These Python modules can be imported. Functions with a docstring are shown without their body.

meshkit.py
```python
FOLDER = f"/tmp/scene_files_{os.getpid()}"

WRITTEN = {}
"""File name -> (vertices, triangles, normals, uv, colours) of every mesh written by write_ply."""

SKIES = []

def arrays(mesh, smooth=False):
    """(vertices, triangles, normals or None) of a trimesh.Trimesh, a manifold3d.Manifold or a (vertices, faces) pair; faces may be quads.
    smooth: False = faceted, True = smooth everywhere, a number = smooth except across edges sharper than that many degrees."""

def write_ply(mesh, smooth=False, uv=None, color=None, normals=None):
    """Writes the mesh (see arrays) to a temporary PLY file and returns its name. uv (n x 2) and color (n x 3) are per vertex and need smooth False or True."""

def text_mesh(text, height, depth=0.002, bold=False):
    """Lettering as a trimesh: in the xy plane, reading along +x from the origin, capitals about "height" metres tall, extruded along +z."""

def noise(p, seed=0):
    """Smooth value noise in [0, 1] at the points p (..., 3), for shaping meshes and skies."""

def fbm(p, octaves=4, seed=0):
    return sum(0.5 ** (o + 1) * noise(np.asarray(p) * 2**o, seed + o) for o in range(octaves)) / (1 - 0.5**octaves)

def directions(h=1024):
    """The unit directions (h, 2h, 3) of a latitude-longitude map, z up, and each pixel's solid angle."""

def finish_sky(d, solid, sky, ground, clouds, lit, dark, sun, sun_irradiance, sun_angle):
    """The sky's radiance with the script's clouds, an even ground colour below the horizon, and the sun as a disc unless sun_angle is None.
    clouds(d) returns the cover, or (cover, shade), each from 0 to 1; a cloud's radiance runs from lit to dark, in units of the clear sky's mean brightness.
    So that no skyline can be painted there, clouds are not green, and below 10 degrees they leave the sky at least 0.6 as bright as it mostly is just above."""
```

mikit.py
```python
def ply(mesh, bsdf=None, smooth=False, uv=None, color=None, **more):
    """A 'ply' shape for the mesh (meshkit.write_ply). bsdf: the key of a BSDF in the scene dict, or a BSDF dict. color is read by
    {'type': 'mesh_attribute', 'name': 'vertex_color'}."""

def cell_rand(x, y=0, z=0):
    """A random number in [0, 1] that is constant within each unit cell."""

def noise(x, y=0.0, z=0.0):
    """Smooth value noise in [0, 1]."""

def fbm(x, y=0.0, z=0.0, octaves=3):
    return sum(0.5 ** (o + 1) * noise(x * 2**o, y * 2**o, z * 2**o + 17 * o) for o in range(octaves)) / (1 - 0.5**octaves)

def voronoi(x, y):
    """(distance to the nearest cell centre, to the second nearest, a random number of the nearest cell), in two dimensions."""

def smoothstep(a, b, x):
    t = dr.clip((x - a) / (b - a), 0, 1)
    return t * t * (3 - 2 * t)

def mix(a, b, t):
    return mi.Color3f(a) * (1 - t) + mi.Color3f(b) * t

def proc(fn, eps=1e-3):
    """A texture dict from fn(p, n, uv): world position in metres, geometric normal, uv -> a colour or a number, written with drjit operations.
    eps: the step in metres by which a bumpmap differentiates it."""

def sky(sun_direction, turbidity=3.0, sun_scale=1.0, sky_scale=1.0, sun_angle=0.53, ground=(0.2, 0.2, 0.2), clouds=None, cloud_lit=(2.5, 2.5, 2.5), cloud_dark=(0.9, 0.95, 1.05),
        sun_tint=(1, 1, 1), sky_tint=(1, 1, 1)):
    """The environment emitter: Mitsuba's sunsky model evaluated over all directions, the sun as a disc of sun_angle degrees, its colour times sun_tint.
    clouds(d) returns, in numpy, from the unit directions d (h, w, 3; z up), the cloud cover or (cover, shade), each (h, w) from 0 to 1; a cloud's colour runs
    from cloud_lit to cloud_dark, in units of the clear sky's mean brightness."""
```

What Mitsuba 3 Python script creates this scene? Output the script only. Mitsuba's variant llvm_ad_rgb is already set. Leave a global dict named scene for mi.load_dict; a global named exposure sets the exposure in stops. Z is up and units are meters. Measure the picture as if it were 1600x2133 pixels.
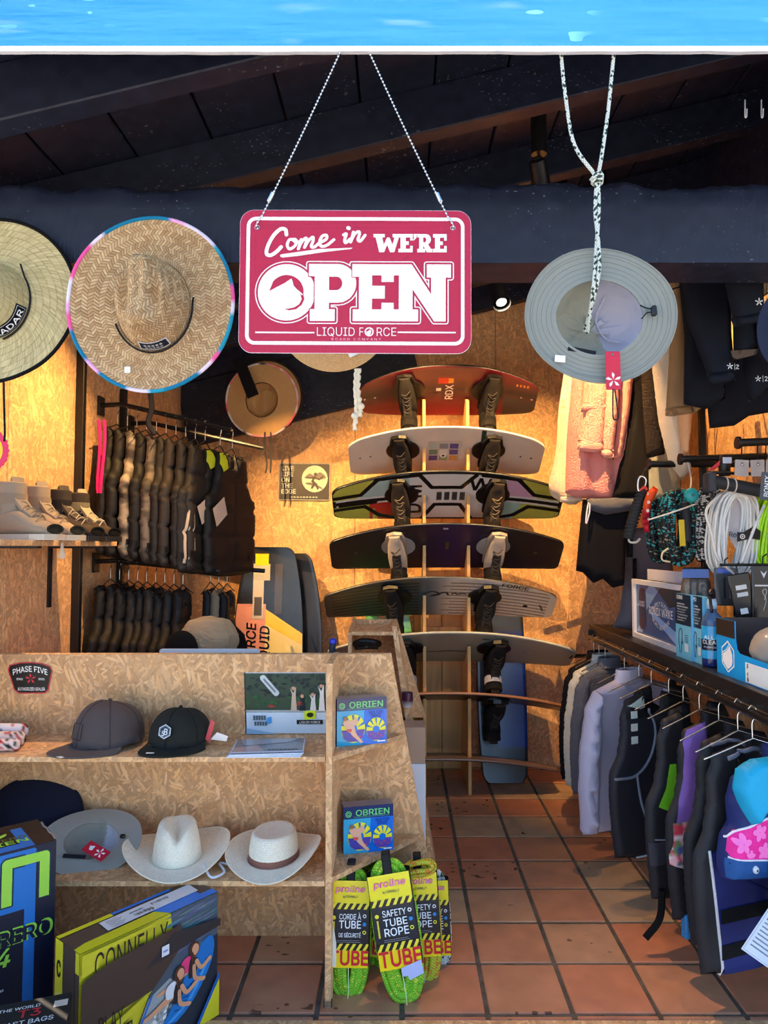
import math, random
import numpy as np, trimesh, shapely, drjit as dr, mitsuba as mi
import mikit, meshkit
from mikit import proc, noise, fbm, voronoi, cell_rand, smoothstep, mix
from scipy.spatial import Delaunay, cKDTree
from shapely.geometry import Polygon, LineString, Point, box as sbox
from shapely.ops import unary_union
T4 = mi.ScalarTransform4f

# ------------------------------------------------------------------ camera, sky, exposure
EYE, PITCH, FOC = np.array([0.0, 0.0, 1.4]), math.atan(74 / 1479.0), 1479.0
scene, labels = {}, {}
scene['camera'] = {'type': 'perspective', 'fov': 2 * math.degrees(math.atan(800 / FOC)), 'fov_axis': 'x', 'near_clip': 0.05, 'far_clip': 200.0,
                   'principal_point_offset_x': -35.0 / 1600,
                   'to_world': T4().look_at(origin=EYE.tolist(), target=(EYE + [0, math.cos(PITCH), math.sin(PITCH)]).tolist(), up=[0, 0, 1])}
scene['sky'] = mikit.sky((-0.62, 0.42, 0.66), turbidity=3.5, sun_scale=1.0, sky_scale=1.0, ground=(0.30, 0.29, 0.28), sky_tint=(1.0, 0.97, 0.93))
exposure = 3.72
LAMP = 1.25

# ------------------------------------------------------------------ helpers
rng = np.random.default_rng(11)
FWD, UPV = np.array([0, math.cos(PITCH), math.sin(PITCH)]), np.array([0, -math.sin(PITCH), math.cos(PITCH)])


def at(px, py, Y):
    """The point of the plane y = Y that the photograph shows at this pixel (measuring aid)."""
    d = FWD + np.array([1.0, 0, 0]) * (px - 835.0) / FOC + UPV * (1066.0 - py) / FOC
    return EYE + d * Y / d[1]


def C(r, g, b):
    v = np.array([r, g, b], float) / 255
    return np.where(v <= 0.04045, v / 12.92, ((v + 0.055) / 1.055) ** 2.4)


def M(o=(0, 0, 0), x=(1, 0, 0), y=(0, 1, 0)):
    x = np.asarray(x, float); x = x / np.linalg.norm(x)
    z = np.cross(x, np.asarray(y, float)); z = z / np.linalg.norm(z)
    m = np.eye(4); m[:3, 0], m[:3, 1], m[:3, 2], m[:3, 3] = x, np.cross(z, x), z, o
    return m


def rot(deg, axis, o=(0, 0, 0)):
    return trimesh.transformations.rotation_matrix(math.radians(deg), axis, o)


def mv(x, y, z):
    m = np.eye(4); m[:3, 3] = (x, y, z); return m


def X(mesh, *ms):
    """A copy of the mesh (or list of pieces) under the matrices, the last one first."""
    m = np.eye(4)
    for a in ms:
        m = m @ a
    if isinstance(mesh, list):
        return [(X(p[0], m), *p[1:]) for p in mesh]
    v = np.asarray(mesh.vertices) @ m[:3, :3].T + m[:3, 3]
    f = np.asarray(mesh.faces)
    return trimesh.Trimesh(v, f[:, ::-1] if np.linalg.det(m[:3, :3]) < 0 else f, process=False)


FACE = np.array([[1, 0, 0, 0], [0, 0, -1, 0], [0, 1, 0, 0], [0, 0, 0, 1.0]])   # local x right, y up, z towards -y (to the viewer)


def tm(v, f):
    return trimesh.Trimesh(np.asarray(v, float), np.asarray(f, int), process=False)


def cat(*ms):
    ms = [m for k in ms for m in (k if isinstance(k, (list, tuple)) else [k])]
    n = np.cumsum([0] + [len(m.vertices) for m in ms[:-1]])
    return tm(np.vstack([m.vertices for m in ms]), np.vstack([np.asarray(m.faces) + k for m, k in zip(ms, n)]))


def bx(x0, y0, z0, x1, y1, z1, ch=0.0):
    lo, hi = np.minimum([x0, y0, z0], [x1, y1, z1]), np.maximum([x0, y0, z0], [x1, y1, z1])
    c, h = (lo + hi) / 2, (hi - lo) / 2
    if ch <= 0:
        m = trimesh.creation.box(extents=2 * h)
        return tm(np.asarray(m.vertices) + c, m.faces)
    ch = min(ch, 0.45 * 2 * h.min())
    pts = []
    for s in np.array(np.meshgrid([-1, 1], [-1, 1], [-1, 1])).T.reshape(-1, 3):
        for k in range(3):
            d = h - ch; d[k] = h[k]; pts.append(c + s * d)
    m = trimesh.Trimesh(pts, process=False).convex_hull
    return tm(m.vertices, m.faces)


def grid(P, wu=False, wv=False):
    """A surface through the points P (nu, nv, 3)."""
    P = np.asarray(P, float); nu, nv = P.shape[:2]
    i, j = np.meshgrid(np.arange(nu if wu else nu - 1), np.arange(nv if wv else nv - 1), indexing='ij')
    a, b = i * nv + j, ((i + 1) % nu) * nv + j
    c, d = ((i + 1) % nu) * nv + (j + 1) % nv, i * nv + (j + 1) % nv
    return tm(P.reshape(-1, 3), np.vstack([np.stack([a, b, c], -1).reshape(-1, 3), np.stack([a, c, d], -1).reshape(-1, 3)]))


def spline(pts, n=8, closed=False):
    p = np.asarray(pts, float)
    q = np.vstack([p[-1:], p, p[:2]]) if closed else np.vstack([2 * p[:1] - p[1:2], p, 2 * p[-1:] - p[-2:-1]])
    t = (np.arange(n) / n)[:, None]
    o = [0.5 * (2 * b + (c - a) * t + (2 * a - 5 * b + 4 * c - d) * t ** 2 + (3 * b - a - 3 * c + d) * t ** 3) for a, b, c, d in zip(q[:-3], q[1:-2], q[2:-1], q[3:])]
    return np.vstack(o + ([] if closed else [p[-1:]]))


def tube(path, r, n=8, closed=False, caps=True):
    p = np.asarray(path, float); k = len(p)
    t = np.roll(p, -1, 0) - np.roll(p, 1, 0) if closed else np.gradient(p, axis=0)
    t = t / (np.linalg.norm(t, axis=1, keepdims=True) + 1e-12)
    u = np.cross(t[0], [0.31, 0.52, 0.79]); u /= np.linalg.norm(u)
    us = []
    for i in range(k):
        u = u - t[i] * (u @ t[i]); u = u / (np.linalg.norm(u) + 1e-12); us.append(u)
    us = np.array(us); ws = np.cross(t, us)
    a = np.arange(n) / n * 2 * math.pi
    r = np.broadcast_to(r, k)[:, None, None]
    P = p[:, None] + r * (np.cos(a)[None, :, None] * us[:, None] + np.sin(a)[None, :, None] * ws[:, None])
    m = grid(P, closed, True)
    m.faces = np.asarray(m.faces)[:, ::-1]
    if caps and not closed:
        v = np.vstack([m.vertices, p[:1], p[-1:]]); b = (k - 1) * n
        i = np.arange(n); j = (i + 1) % n
        f = np.vstack([m.faces, np.stack([j, i, i * 0 + k * n], 1), np.stack([b + i, b + j, i * 0 + k * n + 1], 1)])
        m = tm(v, f)
    return m


def lathe(prof, n=32):
    p = np.asarray(prof, float); a = np.arange(n) / n * 2 * math.pi
    P = np.stack([p[:, 0][None] * np.cos(a)[:, None], p[:, 0][None] * np.sin(a)[:, None], np.broadcast_to(p[:, 1], (n, len(p)))], -1)
    return grid(P, True, False)


def cyl(a, b, r, n=16, ch=0.0):
    a, b = np.asarray(a, float), np.asarray(b, float)
    if ch:
        d = (b - a) / np.linalg.norm(b - a)
        return tube([a, a + d * ch, b - d * ch, b], [r - ch, r, r, r - ch], n)
    return tube([a, b], r, n)


def ball(c, r, n=1):
    m = trimesh.creation.icosphere(subdivisions=n, radius=1.0)
    return tm(np.asarray(m.vertices) * r + c, m.faces)


def loft(rings, caps=True):
    """Closed rings of equally many points, joined in order."""
    R = np.asarray(rings, float); m = grid(R, False, True)
    if caps:
        k, n = R.shape[:2]; i = np.arange(n); j = (i + 1) % n; b = (k - 1) * n
        m = tm(np.vstack([m.vertices, R[0].mean(0)[None], R[-1].mean(0)[None]]), np.vstack([m.faces, np.stack([i, i * 0 + k * n, j], 1), np.stack([b + j, i * 0 + k * n + 1, b + i], 1)]))
    if m.volume < 0:
        m = tm(m.vertices, np.asarray(m.faces)[:, ::-1])
    return m


def ell(cx, cy, rx, ry, z, n=20, p=2.0):
    a = np.arange(n) / n * 2 * math.pi
    c, s = np.cos(a), np.sin(a)
    return np.stack([cx + rx * np.sign(c) * np.abs(c) ** (2 / p), cy + ry * np.sign(s) * np.abs(s) ** (2 / p), np.full(n, z)], 1)


def PG(pts, n=0):
    return Polygon(spline(pts, n, True) if n else pts).buffer(0)


def polys(g):
    return [q for q in getattr(g, 'geoms', [g]) if q.geom_type == 'Polygon' and q.area > 1e-12]


def flat(g, z=0.0):
    """A one-sided sheet of a shapely shape in the xy plane."""
    out = []
    for q in polys(g):
        v, f = trimesh.creation.triangulate_polygon(q, engine='earcut')
        v, f = np.asarray(v), np.asarray(f)
        s = (v[f[:, 1], 0] - v[f[:, 0], 0]) * (v[f[:, 2], 1] - v[f[:, 0], 1]) - (v[f[:, 1], 1] - v[f[:, 0], 1]) * (v[f[:, 2], 0] - v[f[:, 0], 0])
        f = np.where(s[:, None] < 0, f[:, ::-1], f)
        out.append(tm(np.column_stack([v, np.full(len(v), z)]), f))
    return cat(out)


def slab(g, z0, z1):
    out = [trimesh.creation.extrude_polygon(q, z1 - z0, engine='earcut') for q in polys(g)]
    m = cat([tm(o.vertices, o.faces) for o in out])
    m.vertices = np.asarray(m.vertices) + [0, 0, z0]
    return m


def sheet(g, res, jitter=0.0):
    """Points and triangles of a shapely shape, meshed evenly at about res."""
    V, F, n = [], [], 0
    for q in polys(g):
        rings = [np.asarray(r.segmentize(res).coords)[:-1] for r in [q.exterior, *q.interiors]]
        b = np.vstack(rings)
        x0, y0, x1, y1 = q.bounds
        gx, gy = np.meshgrid(np.arange(x0 + res / 2, x1, res), np.arange(y0 + res / 2, y1, res * 0.87))
        gx[1::2] += res / 2
        p = np.column_stack([gx.ravel(), gy.ravel()])
        pts = shapely.points(p)
        p = p[shapely.contains(q, pts) & (shapely.distance(pts, q.boundary) > res * 0.55)]
        v = np.vstack([b, p]) if len(p) else b
        try:
            f = Delaunay(v).simplices
        except Exception:
            continue
        cc = v[f].mean(1)
        f = f[shapely.contains(q, shapely.points(cc))]
        s = (v[f[:, 1], 0] - v[f[:, 0], 0]) * (v[f[:, 2], 1] - v[f[:, 0], 1]) - (v[f[:, 1], 1] - v[f[:, 0], 1]) * (v[f[:, 2], 0] - v[f[:, 0], 0])
        f = f[np.abs(s) > 1e-14]; s = s[np.abs(s) > 1e-14]
        F.append(np.where(s[:, None] < 0, f[:, ::-1], f) + n); V.append(v); n += len(v)
    return (np.vstack(V), np.vstack(F)) if V else (np.zeros((3, 2)), np.array([[0, 1, 2]]))


class Puff:
    """A sewn thing: an outline filled out to a thickness, with folds; height() gives its front so that panels can lie on it."""

    def __init__(s, g, thick, edge, res=0.012, fold=0.0, fscale=(9, 3), seed=0, extra=None, back=1.0, lowfold=0.0):
        s.g, s.t, s.e, s.fold, s.fs, s.seed, s.extra, s.lowfold = g, thick, edge, fold, fscale, seed, extra, lowfold
        v, f = sheet(g, res)
        d = s.depth(v)
        zf, zb = s.height(v), -back * s.t / 2 * s.dome(d)
        if fold:
            zb = zb + (s.height(v) - s.t / 2 * s.dome(d)) * 0.8
        n = len(v)
        rim = d < 1e-7
        idx = np.where(rim, np.arange(n), np.arange(n) + n)
        V = np.vstack([np.column_stack([v, np.where(rim, (zf + zb) / 2, zf)]), np.column_stack([v, zb])])
        s.mesh = tm(V, np.vstack([f, idx[f][:, ::-1]]))

    def depth(s, v):
        return shapely.distance(shapely.points(np.asarray(v)), shapely.union_all([q.boundary for q in polys(s.g)]))

    def dome(s, d):
        return np.sqrt(np.clip(1 - (1 - np.clip(d / s.e, 0, 1)) ** 2, 0, 1))

    def height(s, v):
        v = np.asarray(v, float); d = s.depth(v)
        z = s.t / 2 * s.dome(d)
        if s.fold:
            p = np.column_stack([v[:, 0] * s.fs[0], v[:, 1] * s.fs[1], np.zeros(len(v))])
            w = np.clip(d / s.e, 0, 1) * (1 - s.lowfold) + s.lowfold
            z = z + s.fold * (meshkit.fbm(p + s.seed * 7.7, 3, s.seed) - 0.5) * 2 * w
        if s.extra is not None:
            z = z + s.extra(v[:, 0], v[:, 1])
        return z

    def panel(s, g, lift=0.002, res=0.012):
        """A piece that lies on the front, cut to the outline."""
        g = g.intersection(s.g.buffer(-0.0015))
        v, f = sheet(g, res)
        return tm(np.column_stack([v, s.height(v) + lift]), f)

    def line(s, pts, r, n=10, lift=0.0):
        v = spline(pts, n)
        return tube(np.column_stack([v, s.height(v) + lift]), r, 6)


def text(t, x, y, h, w=None, bold=True, shear=0.0, z=0.0, center=True, condensed=1.0):
    """Lettering in the xy plane, capitals h high, centred (or starting) at x on the baseline y, drawn to the width w if given."""
    m = meshkit.text_mesh(t, h, 0.0004, bold)
    v = np.asarray(m.vertices)
    x0, x1 = v[:, 0].min(), v[:, 0].max()
    k = (w / (x1 - x0)) if w else condensed
    q = v.copy()
    q[:, 0] = (v[:, 0] - (x0 + x1) / 2) * k if center else (v[:, 0] - x0) * k
    q[:, 0] += x + v[:, 1] * shear
    q[:, 1] += y
    q[:, 2] += z
    f = np.asarray(m.faces); keep = np.asarray(m.face_normals)[:, 2] > 0.5
    return tm(q, f[keep])


LZ = 0.0005


class Print:
    """Flat print built up in layers on a face: x right, y up, in metres."""

    def __init__(s):
        s.p, s.k = [], 1

    def add(s, g, col, up=True):
        s.p.append((flat(g, s.k * LZ), col, False)); s.k += up; return s

    def rect(s, x0, y0, x1, y1, col, up=True):
        return s.add(sbox(min(x0, x1), min(y0, y1), max(x0, x1), max(y0, y1)), col, up)

    def poly(s, pts, col, n=0, up=True):
        return s.add(PG(pts, n), col, up)

    def disc(s, x, y, r, col, ri=0, ry=None, up=True):
        g = Point(0, 0).buffer(1.0, 12)
        g = shapely.affinity.translate(shapely.affinity.scale(g, r, ry or r), x, y)
        if ri:
            g = g.difference(shapely.affinity.translate(shapely.affinity.scale(Point(0, 0).buffer(1.0, 12), ri, ri * (ry or r) / r), x, y))
        return s.add(g, col, up)

    def line(s, pts, w, col, n=0, up=True):
        return s.add(LineString(spline(pts, n) if n else pts).buffer(w / 2), col, up)

    def text(s, t, x, y, h, col, up=True, **kw):
        s.p.append((text(t, x, y, h, z=s.k * LZ, **kw), col, False)); s.k += up; return s

    def on(s, m):
        return X(s.p, m)


def split(m, smooth):
    v, f = np.asarray(m.vertices, float), np.asarray(m.faces)
    if smooth is True:
        return v, f
    if smooth is False:
        return v[f].reshape(-1, 3), np.arange(len(f) * 3).reshape(-1, 3)
    q = trimesh.Trimesh(v, f, process=True)
    q = trimesh.graph.smooth_shade(q, angle=math.radians(smooth), facet_minarea=None)
    return np.asarray(q.vertices), np.asarray(q.faces)


def shape(pieces, mat, smooth=40, uv=None, **more):
    """One ply dict from a mesh or a list of (mesh, colour[, smooth]); a colour may be per vertex or a function of the vertices."""
    if not isinstance(pieces, list):
        pieces = [(pieces, None)]
    V, F, K, n = [], [], [], 0
    for p in pieces:
        m, col, sm = p[0], p[1], (p[2] if len(p) > 2 else smooth)
        if callable(col) or (col is not None and np.ndim(col) == 2):
            sm = True
        v, f = (np.asarray(m.vertices, float), np.asarray(m.faces)) if uv is not None else split(m, sm)
        k = col(v) if callable(col) else (0.5, 0.5, 0.5) if col is None else col
        V.append(v); F.append(f + n); n += len(v); K.append(np.broadcast_to(k, (len(v), 3)))
    return mikit.ply((np.vstack(V), np.vstack(F)), mat, smooth=True, uv=uv, color=np.vstack(K), **more)


def fresh(key):
    if key not in scene and key not in labels:
        return key
    k = 1
    while f'{key}_{k:03d}' in scene or f'{key}_{k:03d}' in labels:
        k += 1
    return f'{key}_{k:03d}'


def tag(key, label=None, cat=None, group=None, kind=None):
    d = labels.setdefault(key, {})
    for a, b in (('label', label), ('category', cat), ('group', group), ('kind', kind)):
        if b:
            d[a] = b
    return key


def thing(name, label, cat, group=None):
    return tag(fresh(name), label, cat, group)


def put(name, pieces, mat, label=None, cat=None, group=None, kind=None, parent=None, smooth=40, uv=None, **more):
    key = f'{parent}__{name}' if parent else name
    key = fresh(key)
    scene[key] = shape(pieces, mat, smooth, uv, **more) if not isinstance(pieces, dict) else pieces
    if label or cat or kind or group:
        tag(key, label, cat, group, kind)
    return key


def part(parent, name, pieces, mat, label=None, **kw):
    return put(name, pieces, mat, label=label, parent=parent, **kw)


def dup(root, m, label=None, group=None):
    """A copy of a thing, its parts and sub-parts, moved by the matrix m."""
    r = fresh(root)
    labels[r] = {**labels[root], **({'label': label} if label else {}), **({'group': group} if group else {})}
    for k in [k for k in scene if k == root or k.startswith(root + '__')]:
        d = scene[k]; old = np.array(T4(d['to_world']).matrix) if 'to_world' in d else np.eye(4)
        scene[r + k[len(root):]] = {**d, 'to_world': T4((m @ old).tolist())}
        if k != root and k in labels:
            labels[r + k[len(root):]] = dict(labels[k])
    return r


# ------------------------------------------------------------------ materials
VC = {'type': 'mesh_attribute', 'name': 'vertex_color'}


def prin(col, rough, spec=0.5, bump=None, bscale=1.0, **kw):
    b = {'type': 'principled', 'base_color': col if isinstance(col, dict) else {'type': 'rgb', 'value': list(map(float, col))}, 'roughness': rough, 'specular': spec, **kw}
    if bump:
        b = {'type': 'bumpmap', 'arbitrary': bump, 'scale': bscale, 'bsdf': b}
    return {'type': 'twosided', 'bsdf': b}


scene['mat_cloth'] = prin(VC, 0.9, 0.15, sheen=0.25)
scene['mat_matte'] = prin(VC, 0.65, 0.3)
scene['mat_satin'] = prin(VC, 0.38, 0.45)
scene['mat_gloss'] = prin(VC, 0.16, 0.5)
scene['mat_shiny'] = prin(VC, 0.3, 0.5, clearcoat=0.8, clearcoat_gloss=0.95)
scene['mat_chrome'] = {'type': 'twosided', 'bsdf': {'type': 'roughconductor', 'material': 'none', 'specular_reflectance': {'type': 'rgb', 'value': [0.78, 0.78, 0.8]}, 'alpha': 0.16}}
scene['mat_glass'] = {'type': 'thindielectric'}


def lin(r, g, b):
    return mi.Color3f(*map(float, C(r, g, b)))


def plane2(p, n):
    a = dr.select(dr.abs(n.x) > 0.6, p.y, p.x)
    return a, dr.select(dr.abs(n.z) > 0.75, p.y, p.z)


def osb_fn(p, n, uv):
    a, b = plane2(p, n)
    wob = (noise(a * 9, b * 9, 3.0) - 0.5) * 0.03
    tone, red = mi.Float(0.42) + 0.25 * (fbm(a * 5, b * 5, 1.0) - 0.5), mi.Float(0.3)
    for k, (ang, su, sv) in enumerate(((0.35, 18, 80), (1.25, 21, 92), (2.1, 17, 96), (2.85, 16, 76), (0.8, 24, 110), (1.7, 15, 70))):
        ca, sa = math.cos(ang), math.sin(ang)
        u, v = (a * ca + b * sa + wob) * su + 3.7 * k, (b * ca - a * sa + wob) * sv + 9.1 * k
        d1, d2, r = voronoi(u, v)
        here = (r > 0.58) & (d1 < 0.46)
        grain = 0.10 * (noise(u * 2.5, v * 6, 1.0 * k) - 0.5)
        edge = 0.16 * smoothstep(0.36, 0.46, d1)
        r2 = (r - 0.58) / 0.42
        tone = dr.select(here, 0.34 + 0.48 * r2 + grain - edge, tone)
        red = dr.select(here, dr.abs(r2 * 7.3 - dr.floor(r2 * 7.3)), red)
    c = mix(lin(146, 96, 60), lin(246, 204, 156), dr.clip(tone, 0, 1))
    return mi.Color3f(c.x, c.y * (1.02 - 0.08 * red), c.z * (1.03 - 0.22 * red))


def osb_bump(p, n, uv):
    a, b = plane2(p, n)
    return noise(a * 60, b * 60, 2.0) * 0.4 + noise((a + b) * 25, (b - a) * 90) * 0.6


scene['mat_osb'] = prin(proc(osb_fn), 0.6, 0.3)


def tile_fn(p, n, uv):
    r = cell_rand(dr.floor((p.x - 0.519) / 0.2577), dr.floor((p.y - 2.205) / 0.262), 4)
    r2 = cell_rand(dr.floor((p.x - 0.519) / 0.2577), dr.floor((p.y - 2.205) / 0.262), 9)
    c = mix(lin(188, 136, 104), lin(200, 126, 94), r)
    c = mix(c, lin(190, 158, 124), smoothstep(0.5, 0.95, r2))
    f = fbm(p.x * 14, p.y * 14, 2.0)
    c = c * (0.82 + 0.36 * f)
    spot = smoothstep(0.84, 0.88, noise(p.x * 40, p.y * 56, 3.0)) * smoothstep(0.62, 0.72, noise(p.x * 5, p.y * 5, 8.0))
    return mix(c, lin(70, 38, 30), spot * 0.8)


scene['mat_tile'] = prin(proc(tile_fn), 0.38, 0.4)


def grout_fn(p, n, uv):
    return mix(lin(70, 64, 58), lin(120, 112, 100), fbm(p.x * 30, p.y * 30))


scene['mat_grout'] = prin(proc(grout_fn), 0.8, 0.2)


def blackpaint_fn(p, n, uv):
    s = noise(p.x * 30, p.y * 30, p.z * 30)
    f = smoothstep(0.80, 0.90, noise(p.x * 130, p.y * 130, p.z * 130)) * smoothstep(0.45, 0.75, noise(p.x * 9, p.y * 9, p.z * 9))
    return mix(lin(27, 32, 50) * (0.75 + 0.5 * s), lin(120, 122, 130), f * 0.55)


def blackpaint_bump(p, n, uv):
    return noise(p.x * 240, p.y * 240, p.z * 14) + 0.5 * noise(p.x * 50, p.y * 50, p.z * 30)


scene['mat_blackpaint'] = prin(proc(blackpaint_fn), 0.5, 0.4, bump=proc(blackpaint_bump, 8e-4), bscale=0.0012)


def bluepaint_fn(p, n, uv):
    g = fbm(p.x * 5, p.z * 70, 1.0)
    w = smoothstep(0.66, 0.82, fbm(p.x * 4 + 3, p.z * 24, 5.0))
    c = mix(lin(54, 152, 216), lin(82, 173, 228), g)
    c = mix(c, lin(170, 214, 248), 0.4 * w)
    chip = smoothstep(0.82, 0.86, noise(p.x * 22, p.z * 60, 9.0)) * smoothstep(0.6, 0.75, noise(p.x * 3, p.z * 6, 2.0))
    return mix(c, lin(150, 232, 240), chip)


def bluepaint_bump(p, n, uv):
    return fbm(p.x * 18, p.z * 160, 3.0)


scene['mat_bluepaint'] = prin(proc(bluepaint_fn), 0.42, 0.45, bump=proc(bluepaint_bump, 1e-3), bscale=0.002)


def pine_fn(p, n, uv):
    g = noise(p.x * 46 + 2 * noise(p.z * 3, p.x * 8), p.y * 46, p.z * 2.2)
    return mix(lin(196, 150, 92), lin(226, 184, 124), g)


scene['mat_pine'] = prin(proc(pine_fn), 0.5, 0.35)


def polar(uv):
    """Distance along the hat from the middle of its crown, in metres, and the turn around it from 0 to 1."""
    return dr.sqrt(uv.x * uv.x + uv.y * uv.y), dr.atan2(uv.y, uv.x) / (2 * math.pi) + 0.5


def weave_cell(uv):
    """Coarse palm braid: diagonal strands whose slant flips in every row."""
    v, w = polar(uv)
    row = dr.floor(v / 0.0155); e = v / 0.0155 - row; odd = row - 2 * dr.floor(row / 2)
    n = dr.round(2 * math.pi * (row + 1.5) * 0.0155 / 0.0155)
    s = w * n + (e - 0.5) * (odd * 2 - 1) * 1.05
    s = dr.select(s < 0, s + n, s)
    return s - dr.floor(s), e, cell_rand(dr.floor(s), row, 2)


def weave_fn(p, n, uv):
    f, e, r = weave_cell(uv)
    shade = smoothstep(0.0, 0.22, f) * smoothstep(1.0, 0.85, f) * (0.6 + 0.4 * smoothstep(0.0, 0.16, e) * smoothstep(1.0, 0.86, e))
    c = mix(lin(174, 138, 98), lin(212, 182, 140), r)
    return mix(lin(112, 78, 46), c, 0.30 + 0.70 * shade)


def weave_h(p, n, uv):
    f, e, r = weave_cell(uv)
    return 4 * f * (1 - f) * (0.4 + 2 * e * (1 - e))


scene['mat_weave'] = prin(proc(weave_fn), 0.62, 0.3, bump=proc(weave_h, 8e-4), bscale=0.003)


def rush_fn(p, n, uv):
    """Long fine stems wound in a spiral, each round laid over the last like scales."""
    v, w = polar(uv)
    q = v / 0.02 + w * 3
    row = dr.floor(q); e = q - row
    st = noise(w * 620 + e * 7 + row * 31, row * 3.0)
    edge = smoothstep(0.0, 0.25, e + 0.16 * (noise(w * 160, row * 7.0) - 0.5))
    c = mix(lin(156, 141, 96), lin(200, 187, 142), st)
    return mix(lin(124, 108, 64), c, 0.5 + 0.5 * edge)


scene['mat_rush'] = prin(proc(rush_fn), 0.55, 0.35)


def braid_fn(p, n, uv):
    """Fine sewn paper braid in rings."""
    v, w = polar(uv)
    k = dr.floor(v / 0.005); e = v / 0.005 - k
    s = noise(w * 400, k * 3.3)
    return (0.66 + 0.34 * smoothstep(0.0, 0.35, e) * smoothstep(1.0, 0.8, e)) * (0.86 + 0.28 * s)


def braid_white(p, n, uv):
    return lin(238, 232, 212) * braid_fn(p, n, uv)


def braid_tan(p, n, uv):
    return lin(206, 164, 112) * braid_fn(p, n, uv)


scene['mat_braid_white'] = prin(proc(braid_white), 0.7, 0.2)
scene['mat_braid_tan'] = prin(proc(braid_tan), 0.7, 0.2)


def fleece_bump(p, n, uv):
    return fbm(p.x * 160, p.y * 160, p.z * 160, 2)


scene['mat_fleece'] = prin(VC, 0.95, 0.1, bump=proc(fleece_bump, 1e-3), bscale=0.010, sheen=0.5)


def rib_bump(p, n, uv):
    return noise(p.x * 500, p.y * 500, p.z * 500)


scene['mat_neo'] = prin(VC, 0.62, 0.35)
scene['mat_shell'] = prin(VC, 0.42, 0.45, sheen=0.4)


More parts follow.
